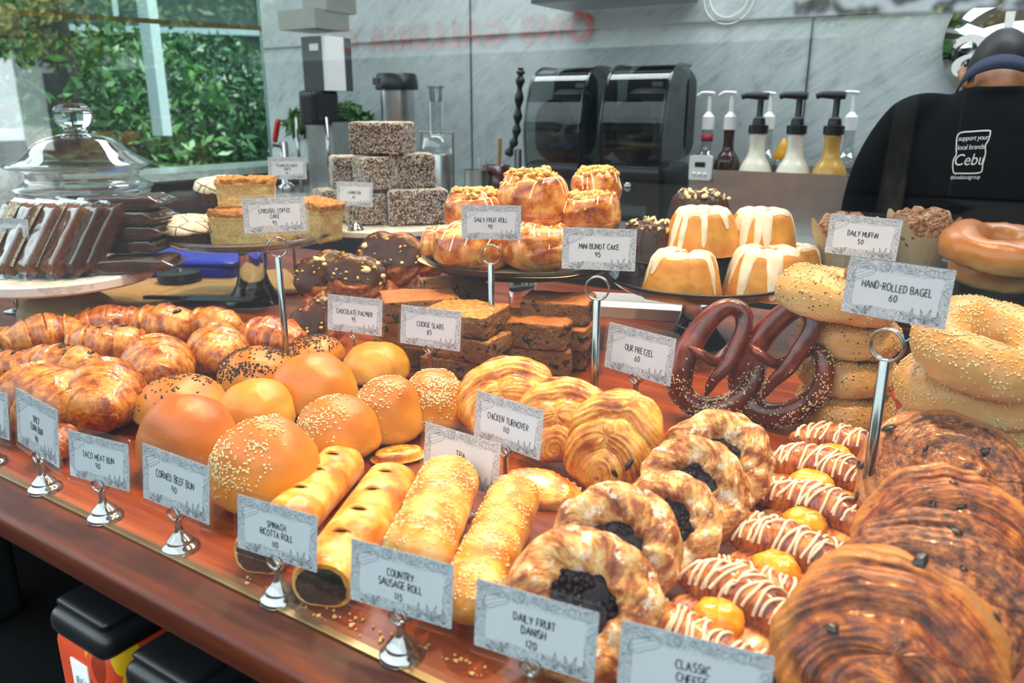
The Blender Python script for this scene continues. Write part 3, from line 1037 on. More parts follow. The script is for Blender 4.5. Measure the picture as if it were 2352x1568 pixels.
def spinach_roll(M, L, R, label, seed=0):
    g, X = loaf_tube_g(L, R, seed, 0.82)
    f = G()
    ring = X[-1]
    c = ring.mean(0)
    k = len(ring)
    rows = [c + (ring - c) * q + np.array([0.004 * (1 - q) + 0.001, 0, 0]) for q in (0.86, 0.8, 0.65, 0.4, 0.12)]
    Y = np.stack(rows)
    Y += (fbm(Y, 260, 3, seed) * 0.0022)[..., None]
    f.grid(Y, cv=True)
    bv = g.bvh()
    slits = []
    lp = G()
    for i, x in enumerate((-0.30, -0.12, 0.07, 0.27)):
        hit = bv.ray_cast(Vector((x * L, 0, 1)), Vector((0, 0, -1)))
        z = hit[0][2]
        w, d = R * 0.36, R * 0.09
        n = 15
        u = np.linspace(-1, 1, n)
        sl = G()
        slits.append(('slit', sl, MAT['spinach'], None))
        for j in range(1):
            a = np.stack([x * L + d * (1 - u ** 2), u * w, z - 0.10 * R * u ** 2 + 0.0006 + 0 * u], 1)
            b = np.stack([x * L - d * 0.3 * (1 - u ** 2), u * w, z - 0.10 * R * u ** 2 + 0.0006 + 0 * u], 1)
            sl.grid(np.stack([a, b], 1), flip=True)
        tube(lp, np.stack([x * L - d * 0.35 * (1 - u ** 2), u * w, z - 0.10 * R * u ** 2 + 0.0012 + 0.05 * R * (1 - u ** 2)], 1), 0.0022 * (1.05 - np.abs(u)), 8)
    an = np.stack([c + (ring - c) * q + np.array([0.0002 * (1 - q), 0, 0]) for q in (1.0, 0.8)])
    g.grid(an, cv=True)
    gg = g.join(lp)
    return make('spinach_roll', label, 'roll', M, [('dough', gg, MAT['roll'], None), ('spinach_filling', f, MAT['spinach'], None)] + slits, 'long spinach rolls on the counter')

def sausage_roll(M, L, R, label, seed=0):
    g, X = loaf_tube_g(L, R, seed, 0.92, open_end=False)
    sd = seeds_g(g, 620, 0.0018, lambda c, N: sstep(0.05, 0.6, N[:, 2]) * (0.3 + sstep(-0.3, 0.3, fbm(c / R, 1.6, 2, seed))), seed)
    return make('sausage_roll', label, 'roll', M, [('dough', g, MAT['roll'], None), ('sesame_seeds', sd, MAT['sesame'], 'stuff')], 'sesame sausage rolls on the counter')

def empanada(M, W, label, seed=0):
    def outl(th):
        return 1 + 0.02 * np.sin(26 * th)
    g = polar(W / 2, W * 0.30, W * 0.17, W * 0.05, 26, 80, 0.6, seed, 0.04, 2, outline=outl, ridge=lambda r, t, u: -0.35 * sstep(0.80, 0.90, r) * (1 - sstep(0.97, 1.0, r)) + 0.08 * sstep(.9, 1, r) * np.sin(26 * t))
    g.xf(Matrix.Translation((0, 0, W * 0.05)))
    return make('empanada', label, 'pastry', M, [('dough', g, MAT['turnover'], None)], 'empanadas behind the sausage rolls')

def bagel(M, W, label, seed=0, kind='white', group='seeded bagels stacked on the counter', n=900, rt=0.42):
    R = W / 2
    nu, nv = 64, 30
    th = np.arange(nu) * 2 * PI / nu
    ph = np.arange(nv) * 2 * PI / nv
    TH, PH = np.meshgrid(th, ph, indexing='ij')
    r = R * rt
    w = 1 + 0.07 * np.sin(2 * TH + seed) + 0.05 * np.sin(3 * TH + 2 * seed)
    X = np.stack([(R - r + r * 1.05 * w * np.cos(PH)) * np.cos(TH), (R - r + r * 1.05 * w * np.cos(PH)) * np.sin(TH), r * 1.0 * w * np.sin(PH)], 2)
    X += (fbm(X / R, 2.5, 3, seed) * R * 0.035)[..., None]
    X[..., 2] = np.maximum(X[..., 2], -r * 0.78) + r * 0.78
    g = G()
    g.grid(X, cu=True, cv=True)
    mat = MAT['bagel_plain' if kind == 'plain' else 'bagel']
    parts = [('dough', g, mat, None)]
    if kind != 'plain':
        mk = lambda c, N: 0.25 + sstep(-0.35, 0.5, N[:, 2]) * (0.6 + 0.6 * fbm(c / R, 2, 2, seed))
        parts.append(('sesame_seeds', seeds_g(g, n, 0.0019, mk, seed), MAT['sesame'], 'stuff'))
        if kind == 'mixed':
            parts.append(('black_sesame_seeds', seeds_g(g, n // 3, 0.0016, mk, seed + 50), MAT['black_sesame'], 'stuff'))
    return make('bagel', label, 'bagel', M, parts, group)

def pretzel(M, H, label, seed=0):
    """knotted rope standing upright in the local XZ plane, thick seeded belly below; H is the overall size"""
    q = [(205, 560, -.10), (330, 630, -.12), (450, 700, -.05), (560, 640, .06), (680, 545, .10), (790, 545, .05), (860, 660, .0), (855, 850, -.01), (770, 1010, 0), (610, 1140, 0),
         (400, 1195, 0), (220, 1120, 0), (140, 960, 0), (150, 780, 0), (225, 560, .01), (340, 360, .03), (480, 210, .04), (610, 165, .03), (705, 240, .01), (710, 380, -.02),
         (645, 550, -.06), (570, 720, -.09), (480, 840, -.10), (430, 930, -.10), (385, 1040, -.10)]
    pts = smooth_path([np.array(((x - 500) / 1200, y, (750 - z) / 1200)) for x, z, y in q], 160) * H
    n = len(pts)
    t = np.linspace(0, 1, n)
    r = np.interp(t, [0, .03, .15, .25, .36, .44, .52, .58, .68, .80, .90, .97, 1], [.012, .042, .050, .070, .092, .100, .108, .102, .080, .068, .054, .036, .012]) * H
    g = G()
    tube(g, pts, r, 22)
    V = fbm(g.V[0] / H, 5, 3, seed)
    g.V[0] = g.V[0] + (V * H * 0.008)[:, None]
    g.xf(Matrix.Translation((0, 0, -g.merged()[:, 2].min())))
    zz = g.merged()[:, 2].max()
    sd = seeds_g(g, 520, 0.0019, lambda c, N: np.maximum(sstep(zz * 0.55, zz * 0.2, c[:, 2]), .55 * sstep(.18 * H, .26 * H, c[:, 0]) * (c[:, 2] < .75 * zz)) * (N[:, 1] < 0.3) * (0.12 + sstep(-0.2, 0.4, fbm(c / H, 6, 2, seed))), seed)
    return make('pretzel', label, 'pretzel', M, [('dough', g, MAT['pretzel'], None), ('sesame_seeds', sd, MAT['sesame'], 'stuff')], 'dark pretzels leaning on the cake stand')

def bundt(M, W, label, seed=0, kind='white', nuts=False, group='mini bundt cakes on the glass stand'):
    R = W / 2
    H = W * 0.56
    prof = [(0.10, 0.42), (0.16, 0.80), (0.24, 0.95), (0.40, 1.0), (0.58, 0.97), (0.72, 0.86), (0.80, 0.70), (0.87, 0.5), (0.93, 0.25), (0.98, 0.04), (0.96, 0.0), (0.5, 0.0)]
    pr = smooth_path([np.array(p) for p in prof], 60)
    nv = 96
    th = np.arange(nv) * 2 * PI / nv
    r = pr[:, 0][:, None] * R
    z = pr[:, 1][:, None] * H
    flute = 1 + 0.055 * np.abs(np.sin(4 * th + seed))[None, :] ** 0.8 * sstep(0.35, 0.75, pr[:, 0])[:, None]
    zf = 1 + 0.03 * np.abs(np.sin(4 * th + seed))[None, :] * np.ones_like(r)
    X = np.stack([r * flute * np.cos(th), r * flute * np.sin(th), z * zf], 2)
    X += (fbm(X / R, 3.0, 3, seed) * R * 0.015)[..., None]
    g = G()
    g.grid(X, cv=True, flip=True)
    parts = [('cake', g, MAT['bundt' if kind == 'white' else 'bundt_choc'], None)]
    # icing cap with drips
    rng = np.random.default_rng(seed)
    s_end = 0.36 + 0.10 * np.array([0.5] * nv)
    for k in range(9):
        c, w, a = rng.random() * 2 * PI, 0.10 + 0.08 * rng.random(), 0.18 + 0.30 * rng.random()
        dd = np.angle(np.exp(1j * (th - c)))
        s_end = np.maximum(s_end, 0.42 + a * np.exp(-(dd / w) ** 4))
    s_end = np.clip(s_end + 0.02 * np.sin(5 * th + seed), 0.3, 0.86)
    m = 30
    idx = np.linspace(0.03, 1, m)[:, None] * s_end[None, :] * (len(pr) - 1)
    rr = np.interp(idx.ravel(), np.arange(len(pr)), pr[:, 0]).reshape(idx.shape) * R
    zz = np.interp(idx.ravel(), np.arange(len(pr)), pr[:, 1]).reshape(idx.shape) * H
    fl = 1 + 0.055 * np.abs(np.sin(4 * th + seed))[None, :] ** 0.8 * sstep(0.35, 0.75, rr / R)
    thick = 0.0022 * np.minimum(1, (1 - np.linspace(0, 1, m)[:, None]) * 6 + 0.05)
    rad = rr * fl
    Y = np.stack([(rad + thick * 0.9 + 0.0004) * np.cos(th), (rad + thick * 0.9 + 0.0004) * np.sin(th), zz * (1 + 0.03 * np.abs(np.sin(4 * th + seed)))[None, :] + thick * sstep(0.5, 0.9, zz / H)], 2)
    ic = G()
    ic.grid(Y, cv=True, flip=True)
    parts.append(('icing', ic, MAT['glaze' if kind == 'white' else 'choc'], None))
    if nuts:
        p, nn = ic.sample(46, lambda c, N: sstep(H * 0.85, H, c[:, 2]), seed)
        parts.append(('almond_flakes', lumps(G(), p, nn, 0.0065, seed, (1, 0.62, 0.12), 0.3, 1, 0.5, align=0.55), MAT['nut_pale'], 'stuff'))
    return make('bundt_cake', label, 'cake', M, parts, group)

def fruit_roll(M, W, label, seed=0, hr=0.55, nuts=True):
    H = W * hr
    g = swirl_g(W / 2, W / 2 * 0.95, H * 0.55, H * 0.45, 2.0, 0.30, seed, 0.5, ang=seed * 1.7, e=0.42, nu=44, nv=72)
    g.xf(Matrix.Translation((0, 0, H * 0.45)))
    parts = [('dough', g, MAT['fruit_roll'], None)]
    bv = g.bvh()
    rng = np.random.default_rng(seed)
    lines = []
    for k in range(7):
        u = np.linspace(-1, 1, 26)
        y = (k - 3) * W * 0.13 + W * 0.05 * np.sin(u * 3 + k)
        lines.append(np.stack([u * W * 0.47, y + 0 * u], 1))
    parts.append(('icing_stripes', drizzle(bv, lines, 0.0017, h=0.3), MAT['icing'], None))
    if nuts:
        p, nn = g.sample(300, lambda c, N: sstep(0.85, 0.3, np.hypot(c[:, 0], c[:, 1]) / (W / 2)) * (N[:, 2] > 0), seed)
        parts.append(('chopped_nuts', lumps(G(), p, nn, 0.0046, seed, (1, .8, .7), 0.5, 1, 0.3), MAT['nut'], 'stuff'))
    return make('fruit_roll', label, 'roll', M, parts, 'nut topped fruit rolls on the black stand')

def palmier(M, W, label, seed=0, choc=True, nuts=True, name='chocolate_palmier'):
    def outl(th):
        return 1 - 0.16 * np.exp(-(np.angle(np.exp(1j * (th - PI / 2))) / 0.35) ** 2) + 0.05 * np.cos(2 * th)
    g = polar(W / 2, W * 0.46, W * 0.16, W * 0.16, 40, 72, 0.6, seed, 0.06, 2.5, outline=outl, ridge=lambda r, t, u: 0.16 * np.sin(2 * PI * (r * 2.3 + t / (2 * PI))), uvf=lambda r, t, u: (r * 3 + t / (2 * PI), t / PI))
    parts = [('pastry', g, MAT['palmier'], None)]
    if choc:
        c = polar(W / 2 * 1.04, W * 0.46 * 1.04, W * 0.19, W * 0.17, 40, 72, 0.6, seed, 0.05, 2.0, outline=outl)
        V = c.V[0]
        # keep the dipped side only
        keep = V[:, 1] > -W * 0.17 + 0.02 * W * np.sin(V[:, 0] / W * 18)
        fa, uv, mi = c.F[0]
        k = keep[fa].all(1)
        c.F[0] = (fa[k], uv[k], mi)
        parts.append(('chocolate_coat', c, MAT['choc'], None))
        if nuts:
            parts.extend(chips(c, 3, 0.0075, lambda q, N: (N[:, 2] > .7) * 1.0, seed, 'hazelnut', 'nut_pale', (1, 1, 0.6)))
            p, nn = c.sample(15, lambda q, N: (N[:, 2] > .5) * 1.0, seed + 1)
            parts.append(('chopped_nuts', lumps(G(), p, nn, 0.0032, seed, (1, .7, .6), 0.5, 1, 0.3), MAT['pistachio' if seed % 3 == 0 else 'nut'], 'stuff'))
    return make(name, label, 'pastry', M, parts, 'chocolate dipped palmiers beside the cookie slabs')

def slab(M, sx, sy, sz, label, seed=0, top='slab_top'):
    def fn(V):
        q = fbm(V, 30, 3, seed) * 0.0030 + fbm(V, 140, 3, seed + 4) * 0.0018
        N = V / np.array([sx, sy, sz])
        W_ = V + q[:, None] * N / np.maximum(np.linalg.norm(N, axis=1), 1e-9)[:, None]
        return W_
    g = rbox((sx, sy, sz), min(sx, sy, sz) * 0.13, 22, fn, lambda c, n: ((n[:, 2] > 0.6)).astype(int))
    g.xf(Matrix.Translation((0, 0, sz / 2)))
    ch = chips(g, 16, 0.0055, lambda c, N: (np.abs(N[:, 2]) < 0.5) * 1.0, seed, 'chocolate_chunk', aspect=(1.5, 0.8, 0.35))
    return make('cookie_slab', label, 'cookie', M, [('crumb', g, [MAT['slab_crumb'], MAT[top]], None)] + ch, 'cookie slabs stacked behind the buns')

def lamington(M, sx, sy, sz, label, seed=0, n=4200):
    g = rbox((sx, sy, sz), 0.007, 12, lambda V: V * (1 + 0.02 * fbm(V, 40, 2, seed))[:, None])
    g.xf(Matrix.Translation((0, 0, sz / 2)))
    p, nn = g.sample(n, lambda c, N: (N[:, 2] > -0.5) * 1.0, seed)
    co = lumps(G(), p, nn, 0.0033, seed, (1, 0.24, 0.24), 0.4, 0, 0.2, align=0.7)
    return make('lamington', label, 'cake', M, [('cake', g, MAT['lamington'], None), ('shredded_coconut', co, MAT['coconut'], 'stuff')], 'lamingtons stacked on the white stand')

def coffee_cake(M, sx, sy, sz, label, seed=0):
    def fn(V):
        up = V[:, 2] > sz * 0.25
        q = fbm(V, 60, 3, seed) * 0.0022
        q = q + np.where(up, np.abs(fbm(V, 110, 3, seed + 3)) * 0.006, 0)
        N = V / np.array([sx, sy, sz])
        N = N / np.maximum(np.linalg.norm(N, axis=1), 1e-9)[:, None]
        return V + q[:, None] * N
    g = rbox((sx, sy, sz), 0.006, 26, fn, lambda c, n: ((c[:, 2] > sz * 0.30)).astype(int))
    g.xf(Matrix.Translation((0, 0, sz / 2)))
    return make('coffee_cake', label, 'cake', M, [('cake', g, [MAT['streusel_side'], MAT['streusel_top']], None)], 'streusel coffee cake squares on the glass stand')

def torte(M, W, label, seed=0):
    R = W / 2
    g = G()
    prof = smooth_path([np.array(q) for q in ((0.001, 0), (.72, 0), (.80, .10), (.88, .32), (.93, .46), (.9, .5))], 24) * np.array([R, R])
    lathe(g, prof, 60, rmod=lambda z, t: 1 + 0.025 * np.sin(16 * t) * sstep(0, .3 * R, z))
    top = polar(R * 1.0, R * 0.98, R * 0.34, R * 0.12, 24, 56, 0.5, seed, 0.07, 2.5)
    top.xf(Matrix.Translation((0, 0, R * 0.5)))
    return make('chocolate_torte', label, 'cake', M, [('body', g, MAT['torte_side'], None), ('sugar_crust', top, MAT['sugar_crust'], None)], 'sugar dusted chocolate tortes on the glass stand')

def muffin(M, W, label, seed=0):
    R = W / 2
    nu, nv = 20, 80
    s = np.linspace(0, 1, nu)[:, None]
    th = (np.arange(nv) * 2 * PI / nv)[None, :]
    pk = np.abs(np.cos(2 * th + 0.4)) ** 5
    r = R * (0.62 + 0.42 * s ** 1.1 + 0.22 * s ** 3 * pk)
    z = W * (0.62 * s + 0.34 * s ** 3 * pk - 0.05 * s ** 3)
    r = r * (1 + 0.02 * np.sin(20 * th) * (1 - s))
    X = np.stack([r * np.cos(th), r * np.sin(th), z], 2)
    lin = G()
    lin.grid(X, cv=True)
    Xi = X * np.array([0.985, 0.985, 1.0])
    lin.grid(Xi, cv=True, flip=True)
    body = polar(R * 1.0, R * 1.0, W * 0.36, W * 0.58, 40, 72, 0.5, seed, 0.10, 3.2, ridge=lambda r, t, u: 0.10 * np.sin(r * 9 + 3 * np.sin(t * 3 + seed)))
    body.xf(Matrix.Translation((0, 0, W * 0.585)))
    V = body.V[0]
    k = np.where(V[:, 2] < W * 0.5, 0.56 + 0.34 * np.clip(V[:, 2] / (W * 0.5), 0, 1), 0.97)
    V[:, 0] *= k
    V[:, 1] *= k
    return make('muffin', label, 'muffin', M, [('crumb', body, MAT['muffin_top'], None), ('paper_liner', lin, MAT['liner'], None)], 'sugared muffins at the back of the counter')

def loaf_pack(M, sx, sy, sz, label, seed=0, with_label=True, dark=False):
    root = thing('wrapped_loaf', label, 'cake', M, 'film wrapped loaf slices on the marble stand')
    g = rbox((sx, sy, sz), 0.006, 10, lambda V: V * (1 + 0.03 * fbm(V, 40, 2, seed))[:, None])
    g.obj('loaf_slice', MAT['loaf_dark' if dark else 'loaf'], root)
    def fn(V):
        q = V.copy()
        e = np.clip(np.abs(V[:, 0]) / (sx * 0.5) - 0.82, 0, 1) * 5
        q[:, 2] *= 1 - 0.82 * np.clip(e, 0, 1)
        q[:, 0] *= 1 + 0.10 * np.clip(e, 0, 1)
        return q + (fbm(V, 45, 3, seed) * 0.0016)[:, None] * np.array([0.3, 0.3, 1])
    b = rbox((sx * 1.08, sy * 1.05, sz * 1.10), 0.004, 26, fn)
    b.obj('film_bag', MAT['bag'], root)
    if with_label:
        lg = G()
        x = np.linspace(-sx * 0.47, sx * 0.47, 10)
        X = np.stack([np.stack([x, np.full(10, -sy * .16 + k), np.full(10, sz * 0.55 + 0.003 - .002 * (np.abs(x) / (sx * .5)) ** 4)], 1) for k in (0, sy * .40)], 1)
        lg.grid(X)
        lb = lg.obj('paper_label', MAT['label_print'], root)
    return root
# ------------------------------------------------------------------ hand-drawn capitals and price signs
def _arc(cx, cy, rx, ry, a0, a1, n=10):
    a = np.radians(np.linspace(a0, a1, n))
    return [(cx + rx * math.cos(q), cy + ry * math.sin(q)) for q in a]
GL = {
    'A': (.62, [[(0, 0), (.30, 1), (.60, 0)], [(.10, .36), (.50, .36)]]),
    'B': (.52, [[(.02, 0), (.02, 1)], [(.02, 1)] + _arc(.2, .76, .24, .24, 90, -90) + [(.02, .52)], [(.02, .52)] + _arc(.22, .26, .27, .26, 90, -90) + [(.02, 0)]]),
    'C': (.52, [_arc(.34, .5, .32, .5, 55, 305, 14)]),
    'D': (.56, [[(.02, 0), (.02, 1)], [(.02, 1)] + _arc(.12, .5, .40, .5, 90, -90, 14) + [(.02, 0)]]),
    'E': (.46, [[(.44, 1), (.02, 1), (.02, 0), (.45, 0)], [(.02, .52), (.38, .53)]]),
    'F': (.44, [[(.44, 1), (.02, 1), (.02, 0)], [(.02, .52), (.36, .53)]]),
    'G': (.58, [_arc(.34, .5, .32, .5, 55, 300, 14) + [(.54, .12), (.54, .42), (.34, .42)]]),
    'H': (.54, [[(.02, 0), (.02, 1)], [(.52, 0), (.52, 1)], [(.02, .5), (.52, .52)]]),
    'I': (.08, [[(.04, 0), (.04, 1)]]),
    'i': (.08, [[(.04, 0), (.04, .74)], [(.035, .92), (.045, .98)]]),
    'K': (.52, [[(.02, 0), (.02, 1)], [(.48, 1), (.03, .46), (.50, 0)]]),
    'L': (.44, [[(.02, 1), (.02, 0), (.44, .02)]]),
    'M': (.68, [[(.02, 0), (.06, 1), (.34, .30), (.62, 1), (.66, 0)]]),
    'N': (.56, [[(.02, 0), (.03, 1), (.52, 0), (.53, 1)]]),
    'O': (.60, [_arc(.30, .5, .29, .5, 90, 450, 20)]),
    'P': (.50, [[(.02, 0), (.02, 1)], [(.02, 1)] + _arc(.2, .74, .27, .26, 90, -90) + [(.02, .48)]]),
    'R': (.52, [[(.02, 0), (.02, 1)], [(.02, 1)] + _arc(.2, .76, .26, .24, 90, -90) + [(.02, .52)], [(.14, .50), (.50, 0)]]),
    'S': (.48, [_arc(.26, .75, .21, .25, 40, 270, 10) + _arc(.24, .25, .23, .25, 90, -140, 10)]),
    'T': (.54, [[(0, 1), (.54, .98)], [(.27, 1), (.27, 0)]]),
    'U': (.54, [[(.02, 1), (.02, .3)] + _arc(.27, .28, .25, .28, 180, 360, 10) + [(.52, 1)]]),
    'V': (.56, [[(0, 1), (.28, 0), (.56, 1)]]),
    'W': (.80, [[(0, 1), (.20, 0), (.40, .75), (.60, 0), (.80, 1)]]),
    'Y': (.54, [[(0, 1), (.27, .48)], [(.54, 1), (.20, 0)]]),
    'Z': (.52, [[(.02, 1), (.50, .98), (0, .02), (.52, 0)]]),
    '-': (.34, [[(.04, .5), (.30, .52)]]),
    '0': (.54, [_arc(.27, .5, .26, .5, 90, 450, 18)]),
    '1': (.14, [[(.07, 1), (.07, 0)]]),
    '2': (.5, [_arc(.25, .74, .23, .26, 170, -20, 9) + [(.02, .02), (.50, 0)]]),
    '5': (.5, [[(.46, 1), (.08, .98), (.05, .56)] + _arc(.22, .31, .26, .31, 110, -140, 12)]),
    '6': (.5, [[(.42, 1), (.10, .55)] + _arc(.25, .27, .24, .27, 150, 510, 16)]),
    '7': (.5, [[(.02, 1), (.50, .98), (.16, 0)]]),
    '8': (.5, [_arc(.25, .75, .20, .25, 90, 450, 14), _arc(.25, .26, .24, .26, 90, 450, 14)]),
    '9': (.5, [_arc(.25, .72, .23, .27, 0, 360, 14) + [(.46, .5), (.36, 0)]]),
}
def write_line(g, text, cx, z, h, w, seed, gap=0.13, space=0.36, wide=0.86):
    rng = random.Random(seed)
    tot = 0
    for ch in text:
        tot += space if ch == ' ' else GL[ch][0] * wide + gap
    x = cx - (tot - gap) * h / 2
    for ch in text:
        if ch == ' ':
            x += space * h
            continue
        gw, strokes = GL[ch]
        jy, js, jr = rng.uniform(-.05, .05), rng.uniform(.94, 1.06), rng.uniform(-.05, .05)
        for st in strokes:
            pts = []
            for a, b in st:
                pts.append((a * wide + jr * b, b * js + jy))
            fine = []
            for i in range(len(pts) - 1):
                for k in range(4):
                    u = k / 4
                    fine.append((pts[i][0] * (1 - u) + pts[i + 1][0] * u, pts[i][1] * (1 - u) + pts[i + 1][1] * u))
            fine.append(pts[-1])
            a = np.array(fine)
            a = a[np.concatenate([[True], np.linalg.norm(np.diff(a, axis=0), axis=1) > 1e-6])]
            ribbon(g, np.stack([x + a[:, 0] * h, z + a[:, 1] * h], 1), w, 0)
        x += (gw * wide + gap) * h

def border_g():
    """the drawn border: knitted squash and hands top left, cut fruit along the top, leaf sprays below"""
    g = G()
    def S(pts, w=0.00028, closed=False, n=40):
        p = smooth_path([np.array(q) / 1000.0 for q in pts], n, closed)
        if closed:
            p = np.concatenate([p, p[:2]])
        ribbon(g, p, w)
    W, H0, H1 = 48, 0, 54
    # squash, its stripes
    S([(-42, 36), (-41, 42), (-36, 44), (-30, 47), (-26, 48), (-22, 46), (-22, 42), (-26, 39), (-31, 37), (-35, 34), (-40, 34)], 0.00045, True, 66)
    S([(-41, 38), (-33, 42), (-24, 46)], .0003)
    S([(-39, 35), (-32, 39), (-23, 43)], .0003)
    S([(-46, 46), (-42, 49), (-37, 52)], .0004)
    S([(-48, 42), (-43, 46), (-36, 49), (-26, 50)], .0003)
    S([(-47, 38), (-44, 37), (-41, 33), (-40, 31), (-42, 32), (-43, 30), (-44, 32), (-46, 30), (-47, 32)], .0003)
    for k in range(5):
        S([(-47 + k * 1.6, 53), (-47.4 + k * 1.5, 50), (-48 + k * 1.6, 48)], .0002)
    # fruit and blossoms along the top
    S(_arc(-13, 48.5, 4.5, 4.2, 0, 360, 14)[:-1], .0003, True)
    S(_arc(-11, 49.5, 2.2, 2.6, 0, 360, 12)[:-1], .00025, True)
    S(_arc(-15, 46.5, 2.4, 2.4, 0, 360, 12)[:-1], .00025, True)
    S(_arc(9, 51, 8.5, 6.0, 175, 365, 14), .0004)
    S([(9, 53.5), (9, 45.4)], .0003)
    for k in range(3):
        S(_arc(9, 52, 2.2 + 1.9 * k, 1.8 + 1.3 * k, 185, 355, 10), .0002)
    S([(21, 48), (27, 50.5), (36, 51), (43, 53)], .00035)
    S([(21, 48), (27, 45.5), (36, 45), (46, 46)], .00035)
    for k in range(5):
        S([(25 + 4 * k, 50), (27 + 4 * k, 45.6)], .0002)
    # sides
    for k in range(9):
        z = 10 + k * 2.4
        S([(-39.5, z), (-39.7, z + 1.2)], .00035, n=4)
        S([(39.8, z), (39.6, z + 1.2)], .00035, n=4)
    for k in range(14):
        x = -18 + k * 3.2
        S([(x, 43.2 + .3 * math.sin(k)), (x + 1.3, 43.0)], .0004, n=4)
    S([(47, 38), (43, 36), (41.5, 32), (44, 29), (47, 28)], .00035)
    S([(47, 33), (43, 33)], .00025)
    def leaf(x, z, a, L, wd):
        a = math.radians(a)
        ca, sa = math.cos(a), math.sin(a)
        q = [(0, 0), (.35 * L, wd), (L, 0), (.35 * L, -wd)]
        pts = [(x + u * ca - v * sa, z + u * sa + v * ca) for u, v in q]
        S([pts[0], pts[1], pts[2]], .00035, n=12)
        S([pts[0], pts[3], pts[2]], .00035, n=12)
        S([pts[0], pts[2]], .00025, n=6)
        m = [((pts[0][0] + pts[2][0]) / 2, (pts[0][1] + pts[2][1]) / 2)]
        for t in (.3, .5, .7):
            bx, bz = x + t * L * ca, z + t * L * sa
            S([(bx, bz), (bx + .18 * L * ca - .5 * wd * sa, bz + .18 * L * sa + .5 * wd * ca)], .0002, n=4)
    for x, z, a, L, wd in ((-24, 2, 150, 12, 1.8), (-24, 2, 62, 10, 1.8), (-24, 2, 105, 8, 1.3), (-31, 1, 160, 8, 1.5), (18, 2, 145, 13, 2), (18, 2, 92, 13, 1.9), (18, 2, 60, 7, 1.4),
                           (30, 2, 112, 14, 1.9), (30, 2, 75, 15, 2), (30, 2, 145, 9, 1.7), (30, 2, 40, 12, 1.7), (42, 2, 100, 14, 2), (42, 2, 140, 9, 1.5)):
        leaf(x, z, a, L, wd)
    return g

SIGN = {}
def rrect(hw, z0, z1, r, n=6):
    pts = []
    for cx, cz, a in ((hw - r, z1 - r, 0), (-hw + r, z1 - r, 90), (-hw + r, z0 + r, 180), (hw - r, z0 + r, 270)):
        pts += _arc(cx, cz, r, r, a, a + 90, n)
    return np.array(pts)
def slab_xz(g, outline, y0, y1, mi=0):
    n = len(outline)
    a = np.stack([outline[:, 0], np.full(n, y0), outline[:, 1]], 1)
    b = np.stack([outline[:, 0], np.full(n, y1), outline[:, 1]], 1)
    g.grid(np.stack([a, b], 1), cu=True, mi=mi)
    g.add(a, np.arange(n)[None, :], None, mi)
    g.add(b, np.arange(n)[None, ::-1], None, mi)
def sign_meshes():
    g = G()
    slab_xz(g, rrect(.0525, -.006, .060, .005), -.0006, .0006)
    SIGN['sleeve'] = g.mesh('sleeve', MAT['sleeve'], smooth=False)
    g = G()
    slab_xz(g, rrect(.048, 0, .054, .0006, 2), -.0010, -.0007)
    SIGN['card'] = g.mesh('card', MAT['card'], smooth=False)
    g = border_g()
    SIGN['border'] = g.mesh('drawn_border', MAT['ink_grey'], smooth=False)
sign_meshes()

